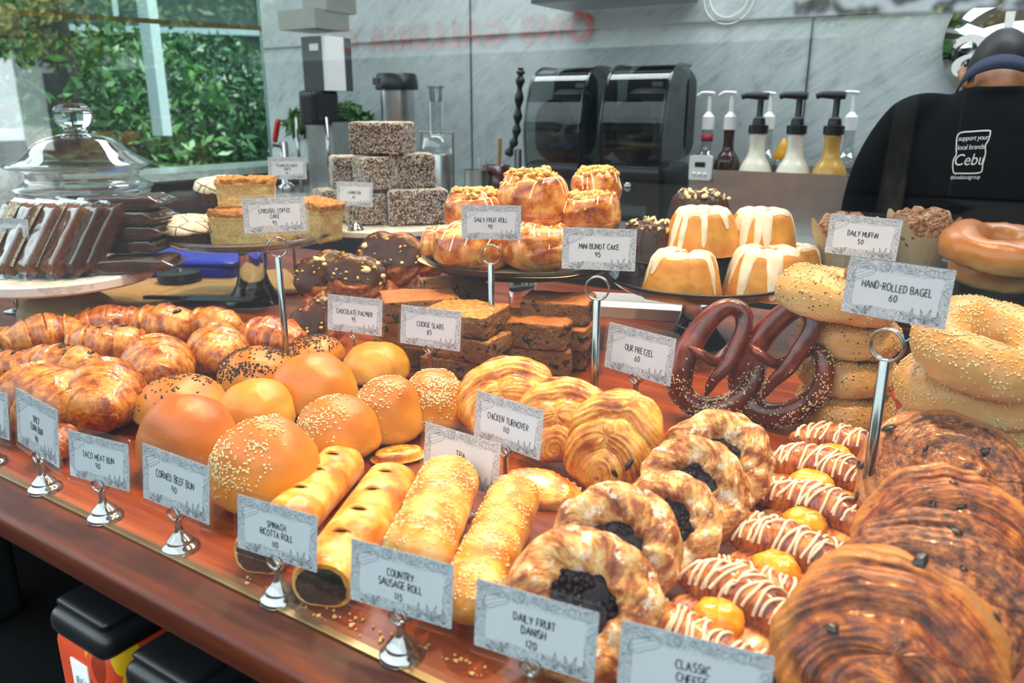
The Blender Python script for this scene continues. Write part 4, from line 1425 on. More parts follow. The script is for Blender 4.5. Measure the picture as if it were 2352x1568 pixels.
def price_sign(pxl, pyl, pxr, pyr, z, lines, label, holder='small', seed=0, hscale=None, scale=None, lean=7.0, turn=0.0, z_foot=0.0, shift=0.0, th=None):
    A, _ = P(pxl, pyl, z)
    B, _ = P(pxr, pyr, z)
    mid = (A + B) / 2
    d = B - A
    az = math.atan2(d.y, d.x) + math.radians(turn)
    s = scale or min(1.25, max(0.9, d.length / 0.105))
    root = thing('price_sign', label, 'sign', Matrix.Translation((mid.x, mid.y, Z0 + z_foot)) @ Matrix.Rotation(az, 4, 'Z'), 'price signs among the pastries')
    zc = (z - z_foot) + 0.006 * s
    L = Matrix.Translation((0, 0, zc)) @ Matrix.Rotation(-math.radians(lean), 4, 'X') @ Matrix.Scale(s, 4)
    def child(me, name, dy=0):
        o = bpy.data.objects.new(name, me)
        COL.objects.link(o)
        o.parent = root
        o.matrix_local = Matrix.Translation((0, dy, 0)) @ L
        return o
    child(SIGN['card'], 'printed_card')
    child(SIGN['border'], 'drawn_border', -0.00115 * s)
    if lines:
        g = G()
        words_, price = lines[:-1], lines[-1]
        h = th or (0.0068 if len(words_) < 2 else 0.0062)
        n = len(words_)
        zz = 0.0270 if n == 1 else 0.0305
        lw = 0.00098
        for i, t in enumerate(words_):
            write_line(g, t, 0.0, zz - i * 0.0088, h, lw, seed * 7 + i)
        if price:
            write_line(g, price, -0.001, zz - (n - 1) * 0.0088 - 0.0098, h * 0.9, lw, seed * 7 + 5, gap=.24)
        t = g.obj('lettering', MAT['ink'], root, smooth=False)
        t.matrix_local = Matrix.Translation((0, -0.00118 * s, 0)) @ L
    child(SIGN['sleeve'], 'laminate_sleeve', -0.0009 * s)
    zb = z - z_foot
    if holder == 'small':
        g = G()
        lathe(g, smooth_path([np.array(q) for q in ((.0005, 0), (.0165, 0), (.0172, .002), (.0165, .0045), (.0125, .008), (.0118, .0105), (.0085, .014), (.005, .018), (.0038, .021), (.0034, .024))], 40), 32)
        top = max(zb - 0.001, 0.026)
        lathe(g, [(.0034, .024), (.0034, top - .004), (.0042, top - .003), (.0042, top - .001), (.0005, top)], 16)
        g.obj('weighted_base', MAT['chrome'], root)
        c = G()
        for sy in (-1, 1):
            for sx in (-1, 1):
                pts = smooth_path([np.array(q) for q in ((0, 0.002 * sy, top - .003), (sx * .004, 0.0034 * sy, top), (sx * .0075, .0036 * sy, top + .004), (sx * .0062, .0028 * sy, top + .0085), (sx * .0035, .0022 * sy, top + .010))], 16)
                tube(c, pts, 0.0016, 8, flat=(1, .6))
        c.obj('clip', MAT['chrome'], root)
    else:
        g = G()
        top = zb - 0.004
        lathe(g, [(.0005, 0), (.030, 0), (.031, .0015), (.030, .004), (.006, .006), (.0005, .006)], 40)
        g.obj('weighted_base', MAT['chrome'], root)
        g = G()
        k = 0.0052 * (s if holder == 'rod' else 0.6)
        tz = top - 0.030 * s
        lathe(g, [(k, .005), (k, tz), (k * .5, tz + .002), (.0003, tz + .002)], 20)
        g.obj('rod', MAT['chrome'], root)
        g = G()
        for dy in (-0.0021, 0.0021):
            a = np.linspace(0, 2 * PI, 48, endpoint=False)
            R = 0.0155 * s
            pts = np.stack([R * np.cos(a), dy * np.ones(48), tz + R + R * np.sin(a)], 1)
            tube(g, pts, 0.0013 * s, 8, closed=True)
        g.obj('ring_clip', MAT['chrome'], root)
    return root
# ------------------------------------------------------------------ counter, glass, stands
def bx(g, x0, x1, y0, y1, z0, z1, mi=0):
    return box(g, ((x0 + x1) / 2, (y0 + y1) / 2, (z0 + z1) / 2), (x1 - x0, y1 - y0, z1 - z0), mi)

MAT['void_black'] = plain('cabinet_black', '#08090a', 0.8, var=.1, spec=0.1)
CX0, CX1, CY = -2.9, 0.75, 0.369
root = thing('display_counter', 'long reddish wooden display counter carrying all the pastries', 'counter', Matrix.Translation((0, 0, 0)))
g = G(); bx(g, CX0, CX1, CY, 1.62, Z0 - .03, Z0)
g.obj('counter_top', MAT['wood'], root, smooth=False)
g = G()
prof = [(CY, Z0), (.327, Z0), (.322, Z0 - .002), (.320, Z0 - .006), (.320, Z0 - .024), (.322, Z0 - .028), (.327, Z0 - .030), (CY, Z0 - .030)]
X = np.array([[(x, y, z) for y, z in prof] for x in (CX0, CX1)])
g.grid(X)
g.obj('front_ledge', MAT['wood_dark'], root)['label'] = 'darker wooden ledge in front of the glass'
g = G(); bx(g, CX0, CX1, CY - .004, CY + .003, Z0 - .001, Z0 + .0025)
g.obj('metal_channel', MAT['brass'], root, smooth=False)
g = G()
bx(g, CX0, CX1, .62, .64, 0.05, Z0 - .03)
bx(g, CX0, CX1, .36, .62, .55, .57)
bx(g, CX0, CX1, .36, 1.60, 0.0, .08)
bx(g, CX0, CX0 + .03, .36, 1.6, 0, Z0 - .03)
bx(g, CX1 - .03, CX1, .36, 1.6, 0, Z0 - .03)
g.obj('cabinet_body', MAT['void_black'], root, smooth=False)

g = G(); bx(g, CX0, CX1, CY - .003, CY + .003, Z0 + .0025, 2.05)
o = g.obj('front_glass_pane', MAT['pane'], None, smooth=False)
tag(o, 'large clear glass pane standing upright along the front of the counter', 'glass pane')
# left end glass of the display with its brass trim
_c = D(598, 65, 2.38)
_a = D(-60, 21, 1.93)
root = thing('side_glass_screen', 'tall glass screen with a thin brass rail behind the lidded jar', 'glass pane', Matrix.Translation((_c.x, _c.y, Z0)))
dv = Vector((_a.x - _c.x, _a.y - _c.y, 0))
L_ = dv.length
ang = math.atan2(dv.y, dv.x)
g = G(); box(g, (dv.x / 2, dv.y / 2, .525), (L_, .008, 1.05), rot=ang)
g.obj('glass', MAT['side_pane'], root, smooth=False)
_zr = _c.z - Z0
g = G(); box(g, (dv.x / 2, dv.y / 2, _zr), (L_, .012, .012), rot=ang)
g.obj('brass_rail', MAT['brass'], root, smooth=False)
nb = NB('glass_edge')
MAT['glass_edge'] = nb.done('#b9d8cf', 0.15, 0, None, trans=0.5)
g = G(); box(g, (0, 0, .525), (.007, .007, 1.05), rot=ang)
g.obj('polished_edge', MAT['glass_edge'], root, smooth=False)

def stand(px, py, z, R, label, kind, M=None, foot=0.075, seed=0):
    c, d = P(px, py, z)
    root = thing('cake_stand', label, 'stand', Matrix.Translation((c.x, c.y, Z0)))
    if kind in ('glass', 'smoke'):
        m = MAT['clear'] if kind == 'glass' else MAT['smoke_glass']
        g = G()
        prof = smooth_path([np.array(q) for q in ((.001, z - .012), (R * .5, z - .012), (R * .82, z - .008), (R * .97, z + .006), (R, z + .012), (R * .985, z + .013), (R * .95, z + .009), (R * .8, z - .003), (R * .5, z - .006), (.001, z - .006))], 60)
        lathe(g, prof, 72)
        g.obj('plate', m, root)
        g = G()
        h = z - .012
        prof = smooth_path([np.array(q) for q in ((foot, 0), (foot * 1.02, .004), (foot * .86, h * .10), (foot * .58, h * .32), (foot * .44, h * .6), (foot * .42, h * .9), (foot * .55, h), (.001, h))], 50)
        lathe(g, np.concatenate([[[.001, 0]], prof]), 56)
        g.obj('foot', MAT['solid_glass'], root)
        g = G()
        a = np.arange(72) * 2 * PI / 72
        tube(g, np.stack([R * np.cos(a), R * np.sin(a), np.full(72, z + .0125)], 1), .0028, 8, closed=True)
        g.obj('rim', MAT['solid_glass'] if kind == 'glass' else MAT['black'], root)
    elif kind == 'marble':
        g = G()
        lathe(g, [(.001, z - .022), (R - .004, z - .022), (R, z - .018), (R, z - .004), (R - .004, z), (.001, z)], 90)
        o = g.obj('plate', MAT['marble_plate'], root)
        o.data.set_sharp_from_angle(angle=math.radians(40))
        g = G()
        h = z - .022
        lathe(g, smooth_path([np.array(q) for q in ((.001, 0), (foot * .8, .0), (foot * 1.0, h * .12), (foot * .97, h * .4), (foot * .72, h * .62), (foot * .52, h * .78), (foot * .62, h * .93), (foot * .62, h), (.001, h))], 50), 56)
        g.obj('pedestal', MAT['wood_pale'], root)
    elif kind == 'post':
        g = G()
        lathe(g, [(.001, z - .016), (R - .004, z - .016), (R, z - .013), (R, z - .003), (R - .003, z), (.001, z)], 90)
        o = g.obj('plate', MAT['marble_plate'], root)
        o.data.set_sharp_from_angle(angle=math.radians(40))
        g = G()
        lathe(g, [(.001, 0), (.055, 0), (.057, .004), (.05, .008), (.006, .012), (.006, z - .016), (.001, z - .016)], 40)
        g.obj('post', MAT['chrome'], root)
    elif kind == 'black':
        g = G()
        lathe(g, smooth_path([np.array(q) for q in ((.001, z - .02), (R * .6, z - .02), (R * .92, z - .012), (R, z + .004), (R * .97, z + .005), (R * .9, z - .003), (R * .6, z - .008), (.001, z - .008))], 40), 80)
        g.obj('plate', MAT['black'], root)
        g = G()
        lathe(g, smooth_path([np.array(q) for q in ((.001, 0), (foot, .0), (foot, .006), (foot * .5, .03), (foot * .4, z * .6), (foot * .5, z - .02), (.001, z - .02))], 40), 48)
        g.obj('foot', MAT['solid_glass'], root)
    return root, c
ST = {}
ST['A'] = stand(138, 616, .105, .168, 'round white marble stand on a pale turned pedestal under the wrapped loaves', 'marble', foot=.085)
ST['B'] = stand(572, 545, .140, .183, 'clear glass cake stand with flared foot holding the coffee cake', 'glass', foot=.062)
ST['C'] = stand(888, 508, .147, .168, 'flat white marble stand on a thin post under the lamingtons', 'post')
ST['D'] = stand(1200, 590, .150, .170, 'black plate stand carrying the nut topped fruit rolls', 'black', foot=.06)
ST['E'] = stand(1605, 650, .109, .158, 'smoky glass cake stand holding the mini bundt cakes', 'smoke', foot=.062)
ST['F'] = stand(2030, 610, .130, .150, 'dark plate stand under the sugared muffins at the back', 'black', foot=.055)
ST['H'] = stand(2330, 690, .130, .125, 'dark plate stand under the plain glossy bagels at far right', 'black', foot=.055)
# ------------------------------------------------------------------ pastries in their places
def at(cx, cy, zb, wpx, hr=0.75):
    W = 0.1
    for _ in range(4):
        p, d = P(cx, cy, zb + W * hr / 2)
        W = wpx * d / F_PX
    return Vector((p.x, p.y, Z0 + zb)), W
def pose2(loc, az=0.0, tilt=0.0, spin=0.0, yaw2=0.0):
    return Matrix.Translation(Vector(loc)) @ Matrix.Rotation(math.radians(az) + YAW, 4, 'Z') @ Matrix.Rotation(math.radians(tilt), 4, 'X') @ Matrix.Rotation(math.radians(yaw2), 4, 'Y') @ Matrix.Rotation(math.radians(spin), 4, 'Z')
def mid(cx, cy, zc, wpx):
    p, d = P(cx, cy, zc)
    return p, wpx * d / F_PX

# --- buns
for cx, cy, w, kind, ry, hr, az, tilt, dirn, n, label in (
    (590, 845, 176, 'black', .95, .55, 10, 0, (-.3, -.2, 1), 560, 'golden bun with thick black sesame cap, between the croissants and the plain buns'),
    (725, 803, 132, 'black', .95, .48, 0, 0, (-.3, -.1, 1), 380, 'small black sesame bun farthest back, beside the chocolate palmier sign'),
    (415, 920, 204, 'black', .95, .56, 15, 0, (-.5, .1, 1), 150, 'golden bun with sparse black seeds, leftmost of all the buns'),
    (430, 992, 222, 'brown', .92, .76, 0, 0, (0, 0, 1), 0, 'smooth brown bun without seeds at the front left, behind the corned beef sign'),
    (588, 932, 176, 'pale', .95, .70, 20, 8, (0, 0, 1), 0, 'pale yellow plain bun squeezed between the brown bun and the orange bun'),
    (720, 880, 198, 'plain', .95, .70, 0, 0, (0, 0, 1), 0, 'large smooth orange bun in the middle of the bun group'),
    (865, 832, 156, 'pale', .95, .58, 0, 0, (0, 0, 1), 0, 'smooth pale golden bun at the back, in front of the cookie slabs sign'),
    (608, 1062, 256, 'sesame', .92, .82, 0, 0, (-.75, -.35, .75), 430, 'largest sesame bun, frontmost, beside the spinach rolls'),
    (778, 980, 200, 'sesame', .92, .72, 25, 0, (-.8, -.1, .8), 230, 'sesame bun with bare shiny right half, right behind the largest sesame bun'),
    (892, 938, 164, 'sesame', .95, .95, 0, 0, (-.7, -.35, .8), 330, 'tall pale sesame bun in the right half of the bun group'),
    (998, 918, 156, 'sesame', .95, .92, 0, 0, (-.1, -.45, .9), 560, 'dark sesame bun touching the chicken turnovers'),
):
    loc, W = at(cx, cy, 0, w, hr)
    bun(pose(loc, az, tilt), W, label, kind, int(cx), ry, hr, dirn=dirn, n=n)

# --- croissants: cx, cy, wpx length, height above counter, az, bend, kind, seed, choc, tilt, Rfactor
for nm, cx, cy, zc, wpx, az, tilt, bend, kind, sd, choc, Rf, tp, label in (
    ('croissant', 105, 765, .03, 165, 35, -8, .35, 'croissant', 1, False, .30, .75, 'croissant with a flaky raised tip, back left beside the wooden pedestal'),
    ('croissant', 255, 738, .032, 165, 15, 0, .30, 'croissant_dark', 2, False, .28, .7, 'dark red glossy croissant in the back row beside the raised tip one'),
    ('chocolate_croissant', 375, 738, .032, 150, -8, 0, .05, 'croissant', 3, True, .30, .45, 'chocolate croissant in the middle of the back row'),
    ('croissant', 487, 738, .033, 140, -20, 0, .30, 'croissant', 4, False, .28, .6, 'croissant in the back row directly in front of the glass stand foot'),
    ('croissant', 500, 792, .04, 170, -62, 0, .25, 'croissant', 5, False, .33, .75, 'plump golden croissant pointing at the viewer, left of the black sesame buns'),
    ('croissant', 622, 768, .032, 155, -15, 0, .35, 'croissant_dark', 6, False, .32, .7, 'reddish croissant at the right end of the back row'),
    ('chocolate_croissant', 243, 782, .035, 150, 5, 0, .05, 'croissant', 7, True, .30, .4, 'chocolate croissant with three dark bits on top, second row'),
    ('chocolate_croissant', 135, 830, .033, 180, -10, 0, .10, 'croissant', 8, True, .27, .5, 'chocolate croissant lying flat on the left, in front of the raised tip one'),
    ('croissant', 362, 825, .04, 190, -60, 0, .30, 'croissant', 9, False, .34, .7, 'large croissant with torn pale side in the middle of the group'),
    ('chocolate_croissant', 22, 835, .03, 130, -5, 0, .05, 'croissant', 10, True, .28, .4, 'chocolate croissant with dark strips at the left edge of the photo'),
    ('croissant', 232, 895, .045, 230, -68, 0, .22, 'croissant', 11, False, .33, .55, 'croissant with open dark end facing the viewer, behind the taco meat sign'),
    ('croissant', 100, 905, .045, 240, -35, 0, .25, 'croissant', 12, False, .34, .6, 'largest croissant, front left behind the spicy tuna sign'),
    ('croissant', -5, 775, .03, 90, 60, 0, .3, 'croissant', 13, False, .3, .7, 'croissant cut off by the left edge of the photo'),
    ('croissant', 128, 1010, .025, 120, -75, 0, .2, 'croissant_dark', 14, False, .32, .6, 'darker croissant end hidden low behind the spicy tuna sign'),
):
    p, L = mid(cx, cy, zc, wpx)
    L *= 1.12
    R = L * Rf
    o = croissant(pose(Vector((p.x, p.y, Z0 + max(0, zc - R * .75))), az, tilt), L, label, sd, R, bend, kind, choc=choc, taper=tp, name=nm)

# --- long rolls
def long_roll(fn, x0, y0, x1, y1, R, label, seed, z=None):
    z = R if z is None else z
    a, _ = P(x0, y0, z)
    b, _ = P(x1, y1, z)
    d = b - a
    M = Matrix.Translation(((a.x + b.x) / 2, (a.y + b.y) / 2, Z0 + max(0, z - R * .9))) @ Matrix.Rotation(math.atan2(d.y, d.x), 4, 'Z')
    return fn(M, d.length, R, label, seed)
long_roll(spinach_roll, 800, 1035, 590, 1262, .0265, 'spinach roll behind its own sign, left of the two slit rolls', 3)
long_roll(spinach_roll, 915, 1075, 738, 1330, .0285, 'spinach roll showing its dark green filled end in front, right of the two slit rolls', 5)
long_roll(sausage_roll, 1040, 1076, 945, 1290, .0290, 'thick sesame sausage roll in front of the half hidden sign', 2, .056)
long_roll(sausage_roll, 1192, 1108, 1065, 1400, .0250, 'slim sesame sausage roll between the thick roll and the blueberry danishes', 4, .040)
long_roll(sausage_roll, 930, 1215, 905, 1330, .016, 'small sesame sausage roll peeking out behind the country sausage sign', 6)

# --- empanadas
loc, W = at(915, 1040, 0, 130, .25)
empanada(pose(loc, 20), W, 'crimped empanada beside the pale sesame bun, left of the half hidden sign', 1)
loc, W = at(1235, 1115, 0, 215, .25)
empanada(pose(loc, -22, 22), W, 'yellow crimped empanada between the sausage roll and the turnovers', 2)

# --- turnovers
for cx, cy, zc, w, az, tilt, spin, ry, sd, label in (
    (1160, 915, .050, 235, -18, 50, 20, .86, 2, 'chicken turnover farthest left, half behind its sign'),
    (1290, 962, .052, 225, -22, 54, 30, .90, 4, 'middle chicken turnover of the three leaning ones'),
    (1408, 1008, .055, 255, -28, 60, 70, .84, 5, 'chicken turnover farthest right, showing dark filling spots'),
):
    p, W = mid(cx, cy, zc, w)
    turnover(pose2(p, az, tilt, spin), W, label, sd, ry, spin)

# --- blueberry danishes in a leaning row
for cx, cy, zc, w, az, tilt, spin, sd, label in (
    (1335, 1385, .048, 368, -12, 52, 0, 1, 'frontmost blueberry danish with a large open berry centre'),
    (1408, 1265, .050, 318, -18, 55, 40, 2, 'blueberry danish second from the front, mostly covered by the front one'),
    (1535, 1205, .048, 255, -25, 50, 80, 3, 'blueberry danish with a red glazed side in the middle of the row'),
    (1590, 1125, .050, 265, -28, 52, 130, 4, 'powdered blueberry danish fourth from the front of the row'),
    (1640, 1062, .050, 268, -25, 48, 200, 5, 'blueberry danish at the back of the row, below the pretzels'),
):
    p, W = mid(cx, cy, zc, w)
    q = pose2(p, az, tilt, spin) @ Matrix.Translation((0, 0, -W * .1))
    danish(q, W, label, sd)

# --- cheese danishes
for cx, cy, w, az, tilt, sd, label in (
    (1655, 1415, 300, -48, 12, 1, 'frontmost cheese danish with a round yellow custard centre'),
    (1785, 1300, 265, -38, 12, 2, 'cheese danish second from the front with heavy white stripes'),
    (1850, 1200, 250, -42, 12, 3, 'cheese danish in the middle of the striped row'),
    (1865, 1110, 245, -35, 10, 4, 'cheese danish fourth from the front with thick icing lines'),
    (1915, 1045, 205, -30, 10, 5, 'cheese danish at the back of the striped row, near the bagels'),
):
    loc, W = at(cx, cy, 0.004, w, .25)
    cheese_danish(pose(loc, az, tilt), W, label, sd)

# --- chocolate swirls
for cx, cy, zc, w, az, tilt, kind, sd, label in (
    (2035, 1510, .060, 510, -15, 48, 'swirl', 1, 'frontmost chocolate swirl, largest, cut by the bottom edge'),
    (2135, 1375, .062, 425, -20, 46, 'swirl_rough', 2, 'matt crumbly chocolate swirl second from the front'),
    (2165, 1245, .062, 370, -22, 48, 'swirl', 3, 'orange chocolate swirl with an open dark chocolate seam'),
    (2175, 1110, .060, 380, -20, 40, 'swirl_rough', 4, 'darkest chocolate swirl at the back, under the bagel stack'),
):
    p, W = mid(cx, cy, zc, w)
    choc_swirl(pose2(p, az, tilt, 0), W, label, sd, kind)

# --- bagels
for cx, z, dep, W, tilt, kind, sd, label in (
    (1938, 0.000, 1.045, .124, 3, 'mixed', 1, 'lowest bagel of the left stack with black and white seeds'),
    (1940, 0.048, 1.040, .124, 4, 'mixed', 2, 'third bagel from the top of the left stack'),
    (1945, 0.097, 1.030, .126, 5, 'mixed', 3, 'second bagel from the top of the left stack'),
    (1912, 0.146, 1.010, .146, 9, 'mixed', 4, 'top bagel of the left stack with black and white seeds'),
):
    py = 784 + F_PX * ((HCAM - z - .022) / dep - math.sin(PITCH)) / math.cos(PITCH)
    p = D(cx, py, dep)
    bagel(pose(Vector((p.x, p.y, Z0 + z)), sd * 20, tilt), W, label, sd, kind)
for cx, z, dep, W, tilt, sd, label in (
    (2175, 0.000, .84, .128, 2, 11, 'lowest white seeded bagel of the right stack'),
    (2230, 0.047, .83, .140, 4, 12, 'third white seeded bagel from the top of the right stack'),
    (2240, 0.098, .82, .146, 6, 13, 'second white seeded bagel from the top of the right stack'),
    (2268, 0.150, .79, .150, 17, 14, 'top white seeded bagel of the right stack with open hole'),
):
    py = 784 + F_PX * ((HCAM - z - .022) / dep - math.sin(PITCH)) / math.cos(PITCH)
    p = D(cx, py, dep)
    bagel(pose(Vector((p.x, p.y, Z0 + z)), sd * 20 if sd < 14 else 5, tilt), W, label, sd, 'white', n=1500, rt=.42 if sd < 14 else .37)
for cx, cy, zc, w, tilt, sd, label in (
    (2310, 620, .155, 230, 5, 21, 'lower plain glossy bagel on the far right stand'),
    (2290, 572, .195, 235, 9, 22, 'upper plain glossy bagel on the far right stand'),
):
    p, W = mid(cx, cy, zc, w)
    bagel(pose(p - Vector((0, 0, .02)), 0, tilt), W, label, sd, 'plain', 'plain bagels at the far right', rt=.36)

# --- pretzels
for cx, cy, h, az, tilt, sd, label in (
    (1652, 830, 283, -10, -10, 1, 'left dark pretzel, nearer the pretzel sign'),
    (1792, 842, 305, -38, -8, 2, 'right dark pretzel, leaning near the seeded bagels'),
):
    p, H = mid(cx, cy, .085, h)
    pretzel(pose(Vector((p.x, p.y, Z0)), az, tilt), H, label, sd)

# --- bundt cakes on stand E
ZE = .104
for cx, cy, zb, w, kind, nuts, sd, label in (
    (1568, 617, ZE, 180, 'white', False, 1, 'glazed bundt cake in front on the left of the smoky stand'),
    (1762, 612, ZE, 190, 'white', False, 2, 'glazed bundt cake in front on the right of the smoky stand'),
    (1612, 535, ZE + .062, 172, 'white', False, 3, 'glazed bundt cake on the second tier, left'),
    (1748, 522, ZE + .062, 160, 'white', False, 4, 'glazed bundt cake on the second tier, right'),
    (1835, 575, ZE + .01, 110, 'white', False, 5, 'glazed bundt cake behind on the right edge of the smoky stand'),
    (1490, 535, ZE + .045, 140, 'choc', True, 6, 'dark chocolate bundt cake beside the fruit rolls'),
    (1605, 490, ZE + .085, 150, 'choc', True, 7, 'almond topped chocolate bundt cake at the top behind the glazed ones'),
    (1480, 610, ZE, 120, 'choc', True, 8, 'chocolate bundt cake with almonds low behind the mini bundt sign'),
    (1668, 600, ZE, 120, 'choc', False, 9, 'plain chocolate bundt cake hidden between the two front glazed ones'),
):
    c = ST['E'][1]
    back = {1: -.075, 2: -.07, 3: -.005, 4: .01, 5: .06, 6: .02, 7: .075, 8: .02, 9: .03}[sd]
    c0 = Vector((c.x, c.y, 0)) + Vector((_fw[0], _fw[1], 0)) * back
    dep = (c0.x * _fw[0] + c0.y * _fw[1]) * math.cos(PITCH) + (HCAM - zb - .02) * math.sin(PITCH)
    q = D(cx, cy, dep)
    W = w * dep / F_PX
    bundt(pose(Vector((q.x, q.y, Z0 + zb)), sd * 17, 0, 0), W, label, sd, kind, nuts)

def on_depth(cx, cy, back, st, zb, w):
    c = ST[st][1]
    c0 = Vector((c.x, c.y, 0)) + Vector((_fw[0], _fw[1], 0)) * back
    dep = (c0.x * _fw[0] + c0.y * _fw[1]) * math.cos(PITCH) + (HCAM - zb - .03) * math.sin(PITCH)
    q = D(cx, cy, dep)
    return Vector((q.x, q.y, Z0 + zb)), w * dep / F_PX

# --- fruit rolls on stand D
ZD = .145
for cx, cy, zb, w, back, hr, sd, nuts, label in (
    (1085, 575, ZD, 190, -.06, .5, 1, False, 'fruit roll at the front left of the black stand, under the fruit roll sign'),
    (1235, 580, ZD, 195, -.07, .5, 2, False, 'fruit roll at the front of the black stand, left of the bundt sign'),
    (1345, 575, ZD, 150, -.03, .5, 9, False, 'fruit roll half hidden behind the mini bundt sign'),
    (1020, 530, ZD, 120, .00, .6, 3, False, 'fruit roll at the left edge of the black stand'),
    (1092, 468, ZD + .05, 150, .00, .6, 4, True, 'nut topped fruit roll behind the fruit roll sign, upper left'),
    (1225, 495, ZD + .05, 165, -.01, .8, 5, True, 'nut topped fruit roll in the middle of the upper tier'),
    (1355, 497, ZD + .05, 155, -.01, .55, 6, True, 'nut topped fruit roll above the mini bundt sign'),
    (1372, 457, ZD + .085, 120, .05, .7, 7, True, 'highest nut topped fruit roll, farthest right'),
    (1160, 560, ZD, 150, .06, .6, 8, False, 'fruit roll in the middle of the lower tier'),
):
    loc, W = on_depth(cx, cy, back, 'D', zb, w)
    fruit_roll(pose(loc, sd * 40, 4), W, label, sd, hr, nuts)

# --- lamingtons on stand C
ZC = .147
for cx, cy, zb, back, az, sd, sx, sy, sz, label in (
    (772, 468, ZC, -.02, 30, 1, .080, .080, .070, 'lamington at the left of the bottom layer'),
    (838, 478, ZC, -.07, 20, 2, .080, .075, .066, 'lamington behind the lamington sign, bottom layer'),
    (958, 483, ZC, -.06, 14, 3, .125, .080, .074, 'lamington at the right of the bottom layer, beside the fruit rolls'),
    (806, 398, ZC + .076, .01, 18, 4, .085, .080, .068, 'lamington at the left of the middle layer'),
    (868, 412, ZC + .076, -.05, 30, 5, .085, .080, .070, 'lamington in the centre of the middle layer, above the sign'),
    (940, 403, ZC + .079, -.02, 18, 6, .100, .085, .072, 'lamington at the right of the middle layer'),
    (880, 337, ZC + .153, -.02, -14, 7, .118, .090, .068, 'single lamington on top of the pile'),
):
    loc, W = on_depth(cx, cy, back + .03, 'C', zb, 100)
    lamington(pose(loc, az), sx * 1.06, sy * 1.06, sz * 1.05, label, sd)

# --- coffee cake and tortes on stand B
ZB = .136
for cx, cy, zb, back, az, sd, sx, sy, sz, label in (
    (566, 530, ZB, -.07, -6, 1, .120, .075, .072, 'coffee cake square at the front of the glass stand, under the sign'),
    (568, 450, ZB + .075, -.03, 14, 2, .110, .080, .055, 'coffee cake square on top, crumb side facing out'),
    (728, 500, ZB + .004, -.02, -30, 3, .075, .070, .080, 'coffee cake wedge at the right rim of the glass stand'),
    (640, 520, ZB, .0, 10, 4, .085, .080, .070, 'coffee cake square hidden behind the coffee cake sign'),
):
    loc, W = on_depth(cx, cy, back, 'B', zb, 100)
    coffee_cake(pose(loc, az, 0, 8 if sd == 3 else 0), sx, sy, sz, label, sd)
for cx, cy, zb, back, w, sd, az, tilt, label in (
    (432, 526, ZB + .006, -.07, 140, 1, 10, 6, 'sugar dusted torte at the left rim of the glass stand'),
    (520, 456, ZB + .07, .06, 140, 2, -10, 4, 'sugar dusted torte behind and above, beside the coffee cake'),
):
    loc, W = on_depth(cx, cy, back, 'B', zb, w)
    torte(pose(loc, az, tilt), W, label, sd)
loc, W = on_depth(525, 500, .06, 'B', ZB, 130)
torte(pose(loc, 30), W, 'dark torte hidden underneath the upper sugar dusted torte', 3)

# --- wrapped loaves on stand A
ZA = .105
for i, (cx, cy, back, label) in enumerate((
    (20, 520, -.05, 'wrapped loaf leaning at the left edge of the marble stand'),
    (72, 525, -.06, 'wrapped loaf with a wide paper label, leaning next to the carrot sign'),
    (128, 530, -.06, 'wrapped loaf with a narrow paper label, leaning in the middle'),
    (172, 532, -.05, 'wrapped loaf leaning, label turned away, right of the labelled ones'),
    (210, 528, -.03, 'rightmost leaning wrapped loaf with a dark crust'))):
    loc, W = on_depth(cx, cy, back, 'A', ZA + .03, 100)
    M = Matrix.Translation(Vector((loc.x, loc.y, Z0 + ZA + .066))) @ Matrix.Rotation(YAW + math.radians(57), 4, 'Z') @ Matrix.Rotation(math.radians(-56), 4, 'Y')
    loaf_pack(M, .135, .100, .030, label, i, i < 3, i > 2)
for i in range(5):
    loc, W = on_depth(306 + (8 if i == 0 else 0), 560, .02 if i else -.03, 'A', ZA, 100)
    M = Matrix.Translation(Vector((loc.x, loc.y, Z0 + ZA + .016 + i * .0275))) @ Matrix.Rotation(YAW + math.radians((6, -4, 2, -8, 5)[i]), 4, 'Z')
    loaf_pack(M, .132, .085, .023, 'wrapped dark loaf lying flat, %s of the stack of five' % ('lowest', 'second from the bottom', 'third from the bottom', 'fourth from the bottom', 'topmost')[i], 20 + i, False, True)

# --- palmiers
for cx, cy, zc, w, az, tilt, spin, sd, choc, label in (
    (745, 632, .085, 130, 25, 60, 20, 3, True, 'chocolate dipped palmier at the left, sprinkled with green nuts'),
    (818, 634, .090, 128, 10, 62, -10, 1, True, 'chocolate dipped palmier in the middle of the back pile'),
    (897, 592, .115, 150, -12, 66, 0, 2, True, 'chocolate dipped palmier highest in the pile with two hazelnuts'),
    (735, 742, .040, 135, 20, 68, 30, 4, True, 'chocolate dipped palmier low in front, left of its sign'),
    (985, 592, .100, 110, -20, 70, 40, 5, False, 'brown undipped palmier end beside the fruit rolls'),
    (850, 675, .050, 170, 10, 30, 60, 6, False, 'flaky brown palmier lying under the dipped ones'),
    (770, 690, .040, 150, -5, 40, 10, 7, False, 'flaky brown palmier low at the left behind the sign'),
    (905, 660, .055, 120, -5, 40, 10, 8, False, 'flaky brown palmier lying deep behind the cookie slabs'),
):
    p, W = mid(cx, cy, zc, w)
    palmier(pose2(p, az, tilt, spin), W, label, sd, choc, True, 'chocolate_palmier' if choc else 'palmier')

